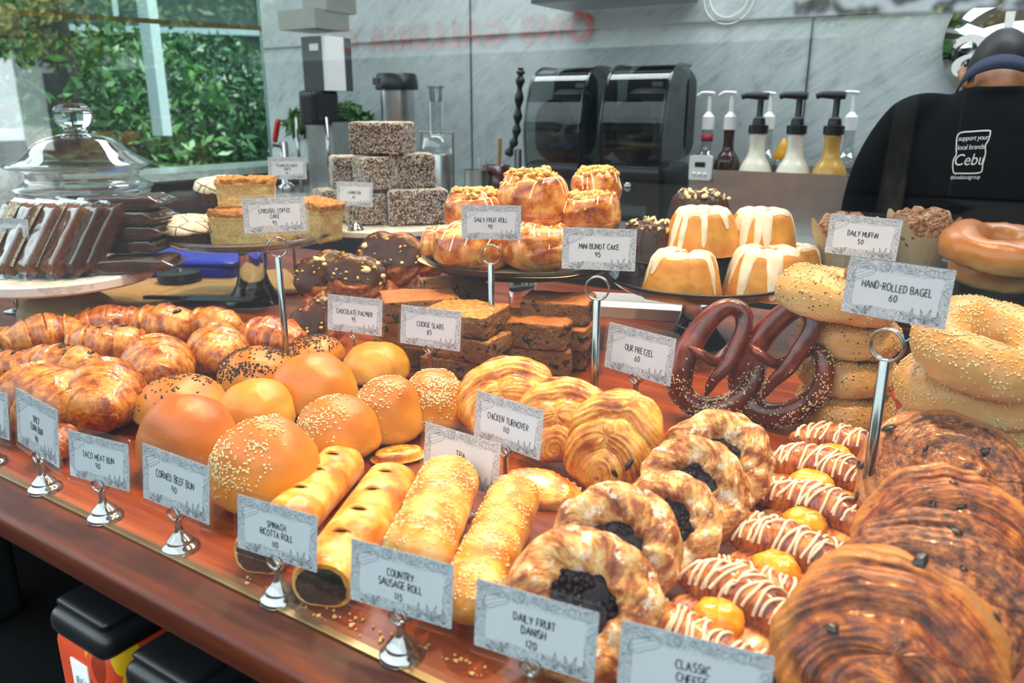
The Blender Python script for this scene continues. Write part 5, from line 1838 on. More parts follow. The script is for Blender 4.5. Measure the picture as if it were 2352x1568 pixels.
# --- cookie slabs
for cx, cy, zt, n, az, sx, sy, sz, top, sd, names in (
    (1067, 702, .112, 3, -22, .112, .094, .036, 'oat_top', 1, ('lowest cookie slab of the front stack by the cookie sign', 'middle cookie slab of the front stack by the cookie sign', 'oat topped cookie slab on the front stack by the cookie sign')),
    (1230, 722, .090, 2, -18, .122, .086, .043, 'slab_top', 11, ('lower cookie slab of the front right stack, above the turnovers', 'upper cookie slab of the front right stack with chocolate layers')),
    (1282, 678, .114, 3, -14, .110, .084, .036, 'slab_top', 21, ('lowest cookie slab of the back right stack', 'middle cookie slab of the back right stack', 'top cookie slab of the back right stack by the bundt rod')),
    (962, 672, .114, 3, 14, .122, .086, .036, 'slab_top', 31, ('lowest cookie slab of the left stack', 'middle cookie slab of the left stack', 'top cookie slab of the left stack next to the palmiers')),
    (1042, 640, .112, 3, 18, .110, .084, .036, 'slab_top', 41, ('lowest cookie slab of the rear stack', 'middle cookie slab of the rear stack', 'top cookie slab of the rear stack under the fruit rolls')),
):
    p, _ = P(cx, cy, zt)
    for i in range(n):
        zb = zt - (n - i) * (sz + .002)
        rng = random.Random(sd + i)
        jit = Vector((rng.uniform(-.008, .008), rng.uniform(-.008, .008), 0)) if i < n - 1 else Vector((0, 0, 0))
        slab(pose(Vector((p.x, p.y, Z0 + max(zb, 0.001))) + jit, az + (rng.uniform(-8, 8) if i < n - 1 else 0)), sx, sy, sz, names[i], sd + i, top)

# --- muffins on stand F
for cx, cy, w, sd, label in ((1940, 520, 128, 1, 'sugared muffin at the left, half behind the muffin sign'), (2115, 533, 140, 2, 'sugared muffin at the right in a pointed paper liner')):
    loc, W = on_depth(cx, cy, 0.0, 'F', .125, w)
    muffin(pose(loc, 20 * sd), W, label, sd)

# ------------------------------------------------------------------ price signs
for a in (
    (-92, 985, 32, 1024, .034, [], 'blank looking price sign cut by the left edge of the photo', 'small', 0),
    (42, 1022, 146, 1092, .036, ['SPICY', 'TUNA BUN', '90'], 'price sign reading spicy tuna bun', 'small', 1),
    (160, 1100, 307, 1142, .034, ['TACO MEAT BUN', '90'], 'price sign reading taco meat bun', 'small', 2),
    (327, 1152, 492, 1222, .034, ['CORNED BEEF BUN', '90'], 'price sign reading corned beef bun', 'small', 3),
    (548, 1268, 732, 1328, .033, ['SPINACH', 'RICOTTA ROLL', '110'], 'price sign reading spinach ricotta roll', 'small', 4),
    (797, 1385, 1050, 1462, .032, ['COUNTRY', 'SAUSAGE ROLL', '115'], 'price sign reading country sausage roll', 'small', 5),
    (1078, 1490, 1378, 1590, .032, ['DAILY FRUIT', 'DANISH', '120'], 'price sign reading daily fruit danish', 'small', 6),
    (1400, 1605, 1775, 1712, .032, ['CLASSIC', 'CHEESE', ''], 'price sign reading classic cheese, cut by the bottom edge', 'small', 7),
    (966, 1092, 1152, 1158, .030, ['TRA', ''], 'price sign mostly hidden behind the sausage rolls', 'small', 8),
    (1083, 1010, 1248, 1072, .050, ['CHiCKEN TURNOVER', '110'], 'price sign reading chicken turnover', 'small', 9),
    (1382, 850, 1547, 902, .070, ['OUR PRETZEL', '60'], 'price sign reading our pretzel', 'small', 10),
    (914, 795, 1064, 818, .068, ['COOKiE SLABS', '85'], 'price sign reading cookie slabs', 'small', 11),
    (748, 764, 884, 782, .066, ['CHOCOLATE PALMiER', '95'], 'price sign reading chocolate palmier', 'small', 12),
    (556, 545, 712, 537, .215, ['STREUSEL COFFEE', 'CAKE', '95'], 'price sign on a tall rod reading streusel coffee cake', 'rod', 13),
    (614, 417, 709, 417, .243, ['FLOURLESS CHOCO', 'TORTE', '115'], 'price sign on a tall rod reading flourless choco torte', 'thinrod', 14),
    (1054, 556, 1202, 560, .206, ['DAiLY FRUiT ROLL', '90'], 'price sign on a tall rod reading daily fruit roll', 'rod', 15),
    (1282, 626, 1466, 634, .204, ['MiNi BUNDT CAKE', '95'], 'price sign on a tall rod reading mini bundt cake', 'rod', 16),
    (1920, 725, 2180, 775, .212, ['HAND-ROLLED BAGEL', '60'], 'price sign on a tall rod reading hand-rolled bagel', 'rod', 17),
    (1886, 588, 2064, 612, .215, ['DAiLY MUFFiN', '50'], 'price sign on a tall rod reading daily muffin', 'rod', 18),
):
    price_sign(*a[:8], seed=a[8])
price_sign(770, 477, 860, 482, ZC + .046, ['LAMiNGTON', '85'], 'price sign standing on the marble plate reading lamington', 'small', 19, z_foot=ZC)
price_sign(-30, 578, 76, 586, ZA + .040, ['CARROT', 'WALNUT LOAF', '75'], 'price sign standing on the marble plate reading carrot walnut loaf', 'small', 20, z_foot=ZA)

# loose crumbs along the front of the counter
rng = np.random.default_rng(8)
pts = []
for k in range(70):
    q, _ = P(rng.uniform(600, 1150), 0, 0) if False else P(*( (lambda u: (560 + u * 560, 1340 + u * 215 + rng.uniform(-22, 20)))(rng.random())), 0)
    pts.append((q.x, max(q.y, .378), Z0 + .0006))
g = lumps(G(), np.array(pts), np.tile([0, 0, 1.0], (len(pts), 1)), .0016, 3, (1, .8, .6), .7, 1, .4)
tag(g.obj('crumbs', MAT['nut']), 'loose pastry crumbs scattered along the brass channel', 'crumbs', kind='stuff')
# ------------------------------------------------------------------ the room and the street
def slab_struct(name, x0, x1, y0, y1, z0, z1, mat):
    g = G()
    bx(g, x0, x1, y0, y1, z0, z1)
    return struct(g.obj(name, mat, None, smooth=False))
MAT['ceiling'] = plain('ceiling_paint', '#b9bcba', 0.8, var=0.03, scale=3)
MAT['floor'] = plain('floor_tile', '#5d6062', 0.5, var=0.1, scale=4)
MAT['pave'] = plain('pavement', '#2a2b2d', 0.9, var=0.12, scale=2, spec=0.0)
MAT['dark_wall'] = plain('dark_wall', '#4c5254', 0.6, var=0.06, scale=5)
slab_struct('floor', -3.2, 2.3, 0.2, 2.75, -.05, 0, MAT['floor'])
slab_struct('ground', -40, 30, -40, 30, -.12, -.051, MAT['pave'])
slab_struct('wall_back', -3.1, 2.3, 2.65, 2.75, 0, 2.85, MAT['marble_wall'])
slab_struct('wall_right', 2.2, 2.3, -.4, 2.65, 0, 2.85, MAT['dark_wall'])
slab_struct('ceiling', -3.2, 2.3, .15, 2.75, 2.85, 2.95, MAT['ceiling'])
slab_struct('trim_1', -3.1, 2.2, 2.642, 2.65, 1.62, 1.625, MAT['steel_dull'])
for i, x in enumerate((-1.9, -.62, .66)):
    slab_struct('trim_%d' % (i + 2), x, x + .004, 2.645, 2.65, 1.0, 2.85, MAT['grey_dark'])

# street facade across the road with its red letters
MAT['facade'] = plain('facade_stone', '#d2d8d4', 0.8, var=0.08, scale=1)
MAT['facade_dark'] = plain('facade_dark', '#4b5554', 0.6, var=0.1, scale=2)
MAT['facade_glass'] = plain('facade_window', '#14181a', 0.5, var=0.15, scale=1, spec=0.15)
root = thing('shopping_mall', 'wide pale shopping centre across the street with big red letters', 'building', Matrix.Translation((0, -14, 0)))
g = G(); bx(g, -30, 20, -16, -14, 0, 5.6)
g.obj('wall', MAT['facade'], root, smooth=False).matrix_local = Matrix.Translation((0, 14, 0))
g = G(); bx(g, -30, 20, -14, -12.6, 3.9, 4.3)
g.obj('canopy', MAT['facade_dark'], root, smooth=False).matrix_local = Matrix.Translation((0, 14, 0))
for i in range(16):
    x = -28 + i * 3
    g = G(); bx(g, x, x + 2.97, -14.0, -13.9, 0, 2.5)
    g.obj('shop_window', MAT['facade_glass'], root, smooth=False).matrix_local = Matrix.Translation((0, 14, 0))
    g = G(); bx(g, x, x + 2.3, -14.0, -13.96, 4.5, 5.4)
    g.obj('window', MAT['facade_glass'], root, smooth=False).matrix_local = Matrix.Translation((0, 14, 0))
def text_mesh(txt, size, depth, mat, name, shear=0.0, spacing=1.0, bold=0.0):
    cu = bpy.data.curves.new(name, 'FONT')
    cu.body = txt
    cu.size = size
    cu.extrude = depth
    cu.shear = shear
    cu.offset = bold
    cu.space_character = spacing
    cu.align_x = 'CENTER'
    o = bpy.data.objects.new(name, cu)
    COL.objects.link(o)
    dg = bpy.context.evaluated_depsgraph_get()
    me = bpy.data.meshes.new_from_object(o.evaluated_get(dg))
    bpy.data.objects.remove(o)
    me.name = name
    me.materials.clear()
    me.materials.append(mat)
    return me
MAT['red_sign'] = plain('red_sign', '#e01410', 0.45, var=0.05)
t = bpy.data.objects.new('red_lettering', text_mesh('ONS GALLERIA C', 0.72, .05, MAT['red_sign'], 'red_lettering', spacing=1.25, bold=.022))
COL.objects.link(t)
t.parent = root
t.matrix_local = Matrix.Translation((-10.9, .12, 2.66)) @ Matrix.Rotation(PI, 4, 'Z') @ Matrix.Rotation(PI / 2, 4, 'X')

# foliage
MAT['leaf'] = plain('leaf_green', '#4d7a3c', 0.5, var=0.5, scale=9)
MAT['leaf_dark'] = plain('leaf_dark', '#2f5a33', 0.5, var=0.5, scale=9)
MAT['leaf_yellow'] = plain('leaf_yellow', '#8f9c45', 0.5, var=0.4, scale=5)
MAT['bark'] = plain('bark', '#3a3630', 0.9, var=0.3, scale=12, bump=.5)
def foliage_g(n, rx, ry, rz, leaf, seed, z0=0.0, clump=0.5):
    rng = np.random.default_rng(seed)
    p = rng.normal(size=(n * 2, 3))
    p /= np.linalg.norm(p, axis=1)[:, None]
    p *= (rng.random(n * 2) ** 0.4)[:, None]
    keep = fbm(p, 3.2, 2, seed) > -clump * .3
    p = p[keep][:n] * np.array([rx, ry, rz]) + np.array([0, 0, z0])
    n = len(p)
    a = rng.normal(size=(n, 3)); a /= np.linalg.norm(a, axis=1)[:, None]
    b = rng.normal(size=(n, 3)); b = np.cross(a, b); b /= np.linalg.norm(b, axis=1)[:, None]
    L = leaf * (0.6 + 0.8 * rng.random(n))[:, None]
    V = np.stack([p - a * L, p + b * L * .32, p + a * L, p - b * L * .32], 1)
    g = G()
    g.add(V.reshape(-1, 3), np.arange(4)[None] + (np.arange(n) * 4)[:, None])
    return g
def shrub(x, y, r, h, mat, label, seed, leaf=.055, n=3600):
    root = thing('shrub', label, 'plant', Matrix.Translation((x, y, 0)), 'shrubs in the garden beyond the glass')
    foliage_g(n, r, r, h / 2, leaf, seed, h / 2).obj('foliage', mat, root, smooth=False)['kind'] = 'stuff'
    g = G(); tube(g, [(0, 0, 0), (.03, 0, h * .3), (0, .02, h * .6)], [.03, .025, .012], 8)
    g.obj('stem', MAT['bark'], root)
def tree(x, y, h, r, mat, label, seed, trunk=.16, leaf=.16, n=3600, low=.45):
    root = thing('tree', label, 'tree', Matrix.Translation((x, y, 0)), 'street trees')
    g = G(); tube(g, [(0, 0, 0), (.05, .02, h * .3), (-.05, 0, h * .6), (.0, .0, h * .85)], [trunk, trunk * .8, trunk * .6, trunk * .2], 12)
    g.obj('trunk', MAT['bark'], root)
    foliage_g(n, r, r, h * (1 - low) * .55, leaf, seed, h * (low + (1 - low) * .5)).obj('foliage', mat, root, smooth=False)['kind'] = 'stuff'
for a in (
    (-5.6, 2.3, 1.0, 2.3, 'leaf', 'broad green shrub nearest the jar, at the left edge of the garden', 1),
    (-6.6, 3.2, 1.1, 2.8, 'leaf_dark', 'tall dark shrub in the middle of the garden', 2),
    (-5.4, 3.4, .8, 1.9, 'leaf', 'green shrub in front of the louvred building', 3),
    (-6.2, 4.6, 1.0, 2.0, 'leaf_dark', 'dark shrub at the right of the garden', 4),
    (-7.8, 2.6, 1.2, 3.2, 'leaf', 'tallest green shrub far back in the garden', 5),
    (-4.9, 4.3, .7, 1.7, 'leaf_dark', 'small dense shrub behind the drink tap', 6),
    (-7.5, 5.4, 1.2, 2.2, 'leaf_dark', 'wide dark shrub farthest back', 7),
):
    shrub(a[0], a[1], a[2], a[3], MAT[a[4]], a[5], a[6])
tree(-5.1, 2.72, 5.5, 1.6, MAT['leaf'], 'slim tree whose dark trunk rises among the garden shrubs', 21, .13, low=.55)
tree(-20.5, -10.5, 5, 1.8, MAT['leaf_yellow'], 'yellowish street tree before the shopping centre', 31)
tree(-1.5, -11, 4.8, 1.7, MAT['leaf_yellow'], 'olive green street tree across the road, right of the lettering', 32)
tree(3.5, -10.5, 4.8, 1.7, MAT['leaf'], 'green street tree farthest along the road', 33)
tree(-16, -11, 5, 2.0, MAT['leaf'], 'large green street tree at the left end of the road', 34)
# louvred building and white posts beyond the garden
root = thing('louvred_building', 'dark building with thin white horizontal louvres beyond the garden', 'building', Matrix.Translation((-9.6, 6.0, 0)) @ Matrix.Rotation(math.radians(52), 4, 'Z'))
g = G(); box(g, (0, 3.2, 2.5), (14, 6, 5)); g.obj('wall', MAT['facade_dark'], root, smooth=False)
MAT['pale_paint'] = plain('pale_paint', '#cdd9dc', 0.6, var=0.04)
for k in range(7):
    g = G(); box(g, (0, .12, 1.2 + k * .55), (14, .06, .07)); g.obj('louvre', MAT['pale_paint'], root, smooth=False)
for k in range(9):
    g = G(); box(g, (-6.8 + k * 1.7, .16, 2.5), (.06, .06, 5)); g.obj('mullion', MAT['pale_paint'], root, smooth=False)
g = G(); box(g, (0, .05, .95), (14, .1, .22)); g.obj('turquoise_band', plain('turquoise_paint', '#3aa6ad', .5), root, smooth=False)
for x, y, w, lab in ((-4.35, 2.92, .10, 'white painted post standing in the garden behind the trunk'), (-3.55, 3.15, .12, 'wide pale post right behind the drink tap')):
    g = G(); box(g, (0, 0, 1.75), (w, w * .6, 2.2) if lab.startswith('white') else (w, w * .6, 3.4)); 
    o = g.obj('post', MAT['pale_paint'], None, smooth=False); o.location = (x, y, 0) if lab.startswith('wide') else (x, y, .55)
    tag(o, lab, 'post')
root = thing('planter', 'long dark grey planter box at the foot of the shrubs', 'planter', Matrix.Translation((-4.6, 3.0, 0)) @ Matrix.Rotation(math.radians(55), 4, 'Z'))
g = G(); box(g, (0, 0, .45), (4.0, .35, .9)); g.obj('box', MAT['dark_wall'], root, smooth=False)
g = G(); box(g, (0, 0, .90), (3.9, .27, .02)); g.obj('soil', MAT['bark'], root, smooth=False)
# ------------------------------------------------------------------ back bar against the marble wall
def Dy(px, py, y):
    lo = D(px, py, 1.0)
    k = y / lo.y
    return Vector((lo.x * k, y, (lo.z - Z0 - HCAM) * k + Z0 + HCAM)), k
BZ = 1.02
root = thing('back_bar', 'dark back bar with steel top along the marble wall', 'counter', Matrix.Translation((0, 0, 0)))
g = G(); bx(g, -2.82, 1.9, 2.06, 2.64, BZ - .04, BZ); g.obj('bar_top', MAT['steel_dull'], root, smooth=False)
g = G(); bx(g, -2.82, 1.9, 2.10, 2.64, 0, BZ - .04); g.obj('bar_body', MAT['black_matte'], root, smooth=False)
root = thing('low_partition', 'low dark partition with a pale top at the left end of the work aisle', 'partition', Matrix.Translation((-2.98, 1.9, 0)))
g = G(); box(g, (0, -.15, .54), (.12, 2.2, 1.08)); g.obj('panel', MAT['dark_wall'], root, smooth=False)
g = G(); box(g, (0, -.15, 1.095), (.30, 2.25, .03)); g.obj('top', MAT['marble_plate'], root, smooth=False)

def bar_blender(px, label):
    p, k = Dy(px, 300, 2.34)
    root = thing('bar_blender', label, 'blender', Matrix.Translation((p.x, 2.34, BZ)), 'covered bar blenders on the back bar')
    w, d, h = .205, .25, .46
    g = rbox((w, d, .17), .02, 10); g.xf(Matrix.Translation((0, 0, .085))); g.obj('motor_base', MAT['black'], root)
    # back shell with arched top
    def arch(g, hw, z0, z1, y0, y1, r):
        o = rrect(hw, z0, z1, r, 8)
        slab_xz(g, o, y0, y1)
    g = G(); arch(g, w / 2, .17, h, .06, d / 2, .06)
    o = g.obj('back_shell', MAT['black'], root); o.data.set_sharp_from_angle(angle=math.radians(40))
    # clear hood: side and front swept sheet
    g = G()
    pr = smooth_path([np.array(q) for q in ((-d / 2 + .005, .15), (-d / 2 - .005, .28), (-d / 2 + .03, .40), (-d / 2 + .09, .452), (.07, .457))], 30)
    X = np.array([[(x, y, z) for y, z in pr] for x in np.linspace(-w / 2 + .004, w / 2 - .004, 4)])
    g.grid(X)
    for sx in (-1, 1):
        Y = np.array([[(sx * (w / 2 - .004), y, z), (sx * (w / 2 - .004), .07, z)] for y, z in pr])
        g.grid(Y)
    g.obj('clear_hood', MAT['acrylic'], root)
    g = G()
    for sx in (-1, 1):
        tube(g, [(sx * (w / 2 - .003), y, z) for y, z in pr], .005, 8)
    g.obj('hood_edge', MAT['acrylic'], root)
    g = G(); lathe(g, smooth_path([np.array(q) for q in ((.001, .17), (.045, .17), (.05, .22), (.062, .36), (.062, .375), (.04, .39), (.001, .392))], 30), 40)
    g.obj('jar', MAT['grey_dark'], root)
    g = G(); arch(g, .068, .17, .36, -.115, -.110, .066); g.obj('door_arch', MAT['smoke_glass'], root, smooth=False)
    g = G(); box(g, (0, -d / 2 - .001, .035), (.12, .004, .03)); g.obj('control_panel', MAT['grey_dark'], root, smooth=False)
    g = G(); lathe(g, [(.001, 0), (.013, 0), (.013, .014), (.001, .014)], 20); g.xf(Matrix.Translation((.0, -d / 2 + .002, .105)) @ Matrix.Rotation(PI / 2, 4, 'X')); g.obj('dial', MAT['chrome'], root)
    g = G(); box(g, (0, .058, .405), (.035, .004, .014)); g.obj('maker_plate', MAT['steel_dull'], root, smooth=False)
    return root
bar_blender(1312, 'black bar blender under a clear hood, beside the juicer')
bar_blender(1488, 'black bar blender under a clear hood, beside the pump bottles')

# pump bottles
def pump_bottle(px, y, liquid, pump, label, kind, s=1.0):
    p, _ = Dy(px, 320, y)
    root = thing('pump_bottle', label, 'bottle', Matrix.Translation((p.x, y, BZ + .052)), 'syrup and sauce pump bottles in the steel trough')
    g = G()
    if kind == 'jug':
        pr = [(.001, 0), (.044, 0), (.048, .01), (.048, .075), (.047, .10), (.040, .125), (.026, .150), (.021, .175), (.021, .215), (.001, .215)]
        top = .215
    else:
        pr = [(.001, 0), (.034, 0), (.036, .01), (.036, .12), (.030, .145), (.017, .165), (.0145, .19), (.0145, .225), (.001, .225)]
        top = .225
    lathe(g, smooth_path([np.array(q) for q in pr], 50), 40)
    g.obj('bottle', liquid, root)
    g = G()
    if kind == 'jug':
        lathe(g, [(.001, top), (.027, top - .002), (.027, top + .020), (.018, top + .022), (.016, top + .038), (.010, top + .042), (.0085, top + .045), (.0085, top + .095), (.001, top + .095)], 28)
    else:
        lathe(g, [(.001, top), (.0175, top - .003), (.0175, top + .032), (.010, top + .042), (.006, top + .046), (.005, top + .09), (.001, top + .09)], 28)
    o = g.obj('pump_collar', pump, root); o.data.set_sharp_from_angle(angle=math.radians(35))
    g = G()
    hz = top + .098
    if kind == 'jug':
        tube(g, [(.020, 0, hz), (0, 0, hz), (-.04, 0, hz + .002), (-.054, -.004, hz - .002)], [.010, .011, .0085, .0075], 12)
    else:
        tube(g, smooth_path([np.array(q) for q in ((.013, 0, hz - .002), (0, 0, hz), (-.022, 0, hz), (-.036, 0, hz - .008))], 16), [.008] * 8 + [.007] * 8 if False else .0062, 10, flat=(1, .8))
    g.obj('pump_head', pump, root)
    if kind == 'jug':
        g = G()
        a = np.linspace(0, 2 * PI, 36, endpoint=False)
        pts = [(.026 * math.sin(q) * 1.0, -math.sqrt(max(.0482 ** 2 - (.026 * math.sin(q)) ** 2, 0)), .072 + .022 * math.cos(q)) for q in a]
        tube(g, pts, .0009, 6, closed=True)
        g.obj('moulded_oval', liquid, root)
    return root
MAT['vanilla'] = plain('cream_sauce', '#efe6d2', 0.3, var=0.03, coat=.3)
MAT['caramel'] = plain('caramel_sauce', '#c79a44', 0.3, var=0.05, coat=.3)
MAT['cocoa'] = plain('cocoa_sauce', '#34170f', 0.25, var=0.4, scale=40, coat=.3)
MAT['clear_syrup'] = glassy('clear_syrup_bottle', (.85, .88, .86), .08, .05, .6)
YB = 2.30
pump_bottle(1624, YB, MAT['clear_syrup'], MAT['white'], 'clear syrup bottle with white pump and a red neck band', 'slim')
pump_bottle(1674, YB, MAT['cocoa'], MAT['white'], 'brown cocoa syrup bottle with white pump', 'slim')
pump_bottle(1740, YB - .01, MAT['vanilla'], MAT['black'], 'cream coloured sauce bottle with black pump, left of the two cream ones', 'jug')
pump_bottle(1828, YB - .01, MAT['vanilla'], MAT['black'], 'cream coloured sauce bottle with black pump, next to the caramel one', 'jug')
pump_bottle(1913, YB - .01, MAT['caramel'], MAT['black'], 'caramel coloured sauce bottle with black pump', 'jug')
pump_bottle(1762, YB + .14, MAT['clear_syrup'], MAT['white'], 'clear bottle with white pump standing behind the cream bottles', 'slim')
pump_bottle(1950, YB + .12, MAT['clear_syrup'], MAT['white'], 'clear bottle with white pump half hidden behind the caramel bottle', 'slim')
r_, _ = Dy(1624, 320, YB)
g = G(); lathe(g, [(.0152, 0), (.0168, 0), (.0168, .022), (.0152, .022)], 28)
o = g.obj('neck_band', plain('red_band', '#a82a3c', .5), None); o.parent = [x for x in bpy.data.objects if x.get('label', '').startswith('clear syrup bottle')][0]
o.location = (0, 0, .188)
# yellow funnel cap bottle
p, _ = Dy(1800, 330, YB + .10)
root = thing('squeeze_bottle', 'squeeze bottle with a slanted yellow tip between the cream bottles', 'bottle', Matrix.Translation((p.x, YB + .10, BZ)))
g = G(); lathe(g, smooth_path([np.array(q) for q in ((.001, 0), (.03, 0), (.03, .15), (.022, .19), (.001, .19))], 20), 28); g.obj('bottle', MAT['clear_syrup'], root)
g = G(); lathe(g, [(.024, .19), (.026, .205), (.012, .23), (.004, .25), (.001, .25)], 24); g.obj('tip', plain('yellow_plastic', '#e2a018', .4), root)
# trough
a, _ = Dy(1588, 388, 2.215)
b, _ = Dy(1948, 402, 2.215)
zt = (a.z + b.z) / 2
root = thing('steel_trough', 'brushed steel trough holding the pump bottles', 'tray', Matrix.Translation(((a.x + b.x) / 2, 2.3, BZ)))
wd = b.x - a.x
g = G()
box(g, (0, -.085, (zt - BZ) / 2), (wd, .004, zt - BZ)); box(g, (0, .22, (zt - BZ) / 2), (wd, .004, zt - BZ))
box(g, (-wd / 2, .0675, (zt - BZ) / 2), (.004, .30, zt - BZ)); box(g, (wd / 2, .0675, (zt - BZ) / 2), (.004, .30, zt - BZ))
g.obj('wall', MAT['steel'], root, smooth=False)
g = G(); box(g, (0, .0675, .025), (wd - .008, .296, .05)); g.obj('false_bottom', MAT['steel_dull'], root, smooth=False)
# timer clipped on the trough
p, _ = Dy(1610, 385, 2.205)
root = thing('kitchen_timer', 'small white digital kitchen timer hooked on the steel trough', 'timer', Matrix.Translation((p.x, 2.205, p.z)))
g = G(); slab_xz(g, rrect(.032, -.034, .034, .005), -.009, .004); g.obj('case', MAT['white'], root, smooth=False)
g = G(); slab_xz(g, rrect(.015, .002, .016, .001, 2), -.0098, -.009); g.obj('display', plain('lcd', '#1d2a20', .3), root, smooth=False)
for k in range(3):
    g = G(); lathe(g, [(.001, 0), (.006, 0), (.006, .002), (.001, .002)], 18); g.xf(Matrix.Translation((-.016 + k * .016, -.009, -.018)) @ Matrix.Rotation(PI / 2, 4, 'X')); g.obj('button', MAT['white'], root)
# white tub
p, _ = Dy(1975, 430, 2.35)
root = thing('plastic_tub', 'white plastic tub with a blue rim line behind the man', 'container', Matrix.Translation((p.x + .05, 2.36, BZ)))
g = G(); box(g, (0, 0, .075), (.16, .2, .15)); g.obj('body', MAT['white'], root, smooth=False)
g = G(); box(g, (0, 0, .148), (.164, .204, .012)); g.obj('rim_line', MAT['blue'], root, smooth=False)

# juicer, canister, cup, mug, lever
p, _ = Dy(1003, 300, 2.32)
root = thing('juicer', 'steel juicer with clear feed tube and wire locking arm', 'juicer', Matrix.Translation((p.x, 2.32, BZ)))
g = G(); lathe(g, [(.001, 0), (.062, 0), (.062, .17), (.060, .175), (.001, .175)], 40); o = g.obj('body', MAT['steel'], root); o.data.set_sharp_from_angle(angle=.7)
g = G(); lathe(g, smooth_path([np.array(q) for q in ((.06, .176), (.062, .2), (.05, .235), (.03, .245), (.027, .25), (.027, .36))], 24), 36); g.obj('clear_cover', MAT['clear'], root)
g = G(); lathe(g, [(.001, .355), (.022, .355), (.024, .40), (.03, .402), (.03, .41), (.001, .41)], 28); g.obj('pusher', MAT['acrylic'], root)
g = G(); tube(g, smooth_path([np.array(q) for q in ((-.072, 0, .05), (-.072, 0, .235), (-.064, 0, .25), (.064, 0, .25), (.072, 0, .235), (.072, 0, .05))], 40), .0035, 8); g.obj('locking_arm', MAT['chrome'], root)
p, _ = Dy(912, 210, 2.40)
root = thing('coffee_urn', 'tall steel coffee urn with black lid and black foot', 'urn', Matrix.Translation((p.x, 2.40, BZ)))
g = G(); lathe(g, [(.001, .19), (.060, .19), (.064, .2), (.064, .40), (.001, .40)], 44); o = g.obj('body', MAT['steel'], root); o.data.set_sharp_from_angle(angle=.7)
g = G(); lathe(g, [(.001, .40), (.080, .40), (.082, .41), (.076, .452), (.070, .46), (.001, .46)], 44); o = g.obj('lid', MAT['black'], root); o.data.set_sharp_from_angle(angle=.6)
g = G(); lathe(g, [(.001, 0), (.075, 0), (.075, .10), (.052, .13), (.052, .19), (.001, .19)], 44); o = g.obj('foot', MAT['black'], root); o.data.set_sharp_from_angle(angle=.6)
g = G(); box(g, (-.035, -.077, .43), (.03, .006, .025)); g.obj('display', MAT['grey_dark'], root, smooth=False)
p, _ = Dy(1095, 380, 2.28)
root = thing('steel_pitcher', 'small steel pitcher with two spoon handles inside', 'cup', Matrix.Translation((p.x, 2.28, BZ)))
g = G(); lathe(g, [(.001, 0), (.044, 0), (.044, .125), (.046, .128), (.043, .128), (.042, .01), (.001, .01)], 36); o = g.obj('body', MAT['steel'], root); o.data.set_sharp_from_angle(angle=.7)
for sx in (0, .012):
    g = G(); tube(g, [(sx, 0, .02), (.01 + sx * 2, .01, .1), (-.005 + sx * 2.4, .02, .17)], .003, 8); g.obj('spoon_handle', MAT['chrome'], root)
p, _ = Dy(1140, 370, 2.36)
root = thing('utensil_pot', 'dark red utensil pot behind the steel pitcher', 'pot', Matrix.Translation((p.x, 2.36, BZ)))
g = G(); lathe(g, [(.001, 0), (.045, 0), (.05, .14), (.046, .14), (.04, .01), (.001, .01)], 32); g.obj('pot', plain('oxblood', '#4a1418', .25, coat=.4), root)
p, _ = Dy(1148, 280, 2.36)
g = G(); tube(g, [(0, 0, 0), (.004, 0, .1), (.010, 0, .22)], [.006, .008, .011], 12, flat=(1, .6))
o = g.obj('wooden_spoon', plain('spoon_wood', '#c9a560', .5), None); o.location = (p.x - .01, 2.36, BZ + .012); tag(o, 'pale wooden spoon handle rising from the red pot', 'spoon')
p, _ = Dy(1190, 250, 2.30)
root = thing('citrus_press', 'black lever of a hand press with ridged grip, left of the blenders', 'press', Matrix.Translation((p.x, 2.30, BZ)))
g = G(); lathe(g, [(.001, 0), (.05, 0), (.05, .012), (.012, .02), (.012, .2), (.001, .2)], 28); g.obj('base', MAT['black'], root)
g = G(); tube(g, smooth_path([np.array(q) for q in ((-.04, 0, .18), (-.01, 0, .24), (.0, 0, .32), (.008, 0, .42), (.010, 0, .46))], 40), [.012 + .004 * math.sin(i * 1.1) for i in range(41)], 12); g.obj('lever', MAT['black'], root)
for px, dx, lab in ((1195, 0, 'upturned clear glass at the foot of the hand press'), (1250, 0, 'small clear glass beside the blender')):
    p, _ = Dy(px, 420, 2.20)
    g = G(); lathe(g, [(.001, 0), (.026, 0), (.032, .085), (.030, .085), (.025, .004), (.001, .004)], 30)
    o = g.obj('drinking_glass', MAT['clear'], None); o.location = (p.x, 2.20, BZ); tag(o, lab, 'glass', 'small glasses on the back bar')

# drink tower at the left end of the bar
p, _ = Dy(735, 200, 2.35)
root = thing('drink_tower', 'tall steel drink dispenser with a black spout block and side bars', 'dispenser', Matrix.Translation((p.x, 2.35, BZ)))
g = G(); box(g, (0, .05, .14), (.15, .14, .28)); g.obj('body', MAT['steel'], root, smooth=False)
g = rbox((.085, .14, .13), .012, 8); g.xf(Matrix.Translation((.03, -.04, .335))); g.obj('spout_block', MAT['black'], root)
g = G(); box(g, (.02, .03, .50), (.11, .16, .20)); g.obj('head', MAT['grey_dark'], root, smooth=False)
g = G(); box(g, (.085, .0, .50), (.018, .10, .20)); g.obj('light_strip', MAT['white'], root, smooth=False)
g = G(); box(g, (-.01, .0, .66), (.20, .18, .07)); g.obj('cap', MAT['steel_dull'], root, smooth=False)
g = G(); box(g, (.03, .05, .85), (.13, .16, .32)); g.obj('upper_case', MAT['steel_dull'], root, smooth=False)
g = G(); box(g, (.035, -.053, .56), (.045, .004, .025)); g.obj('badge', MAT['white'], root, smooth=False)
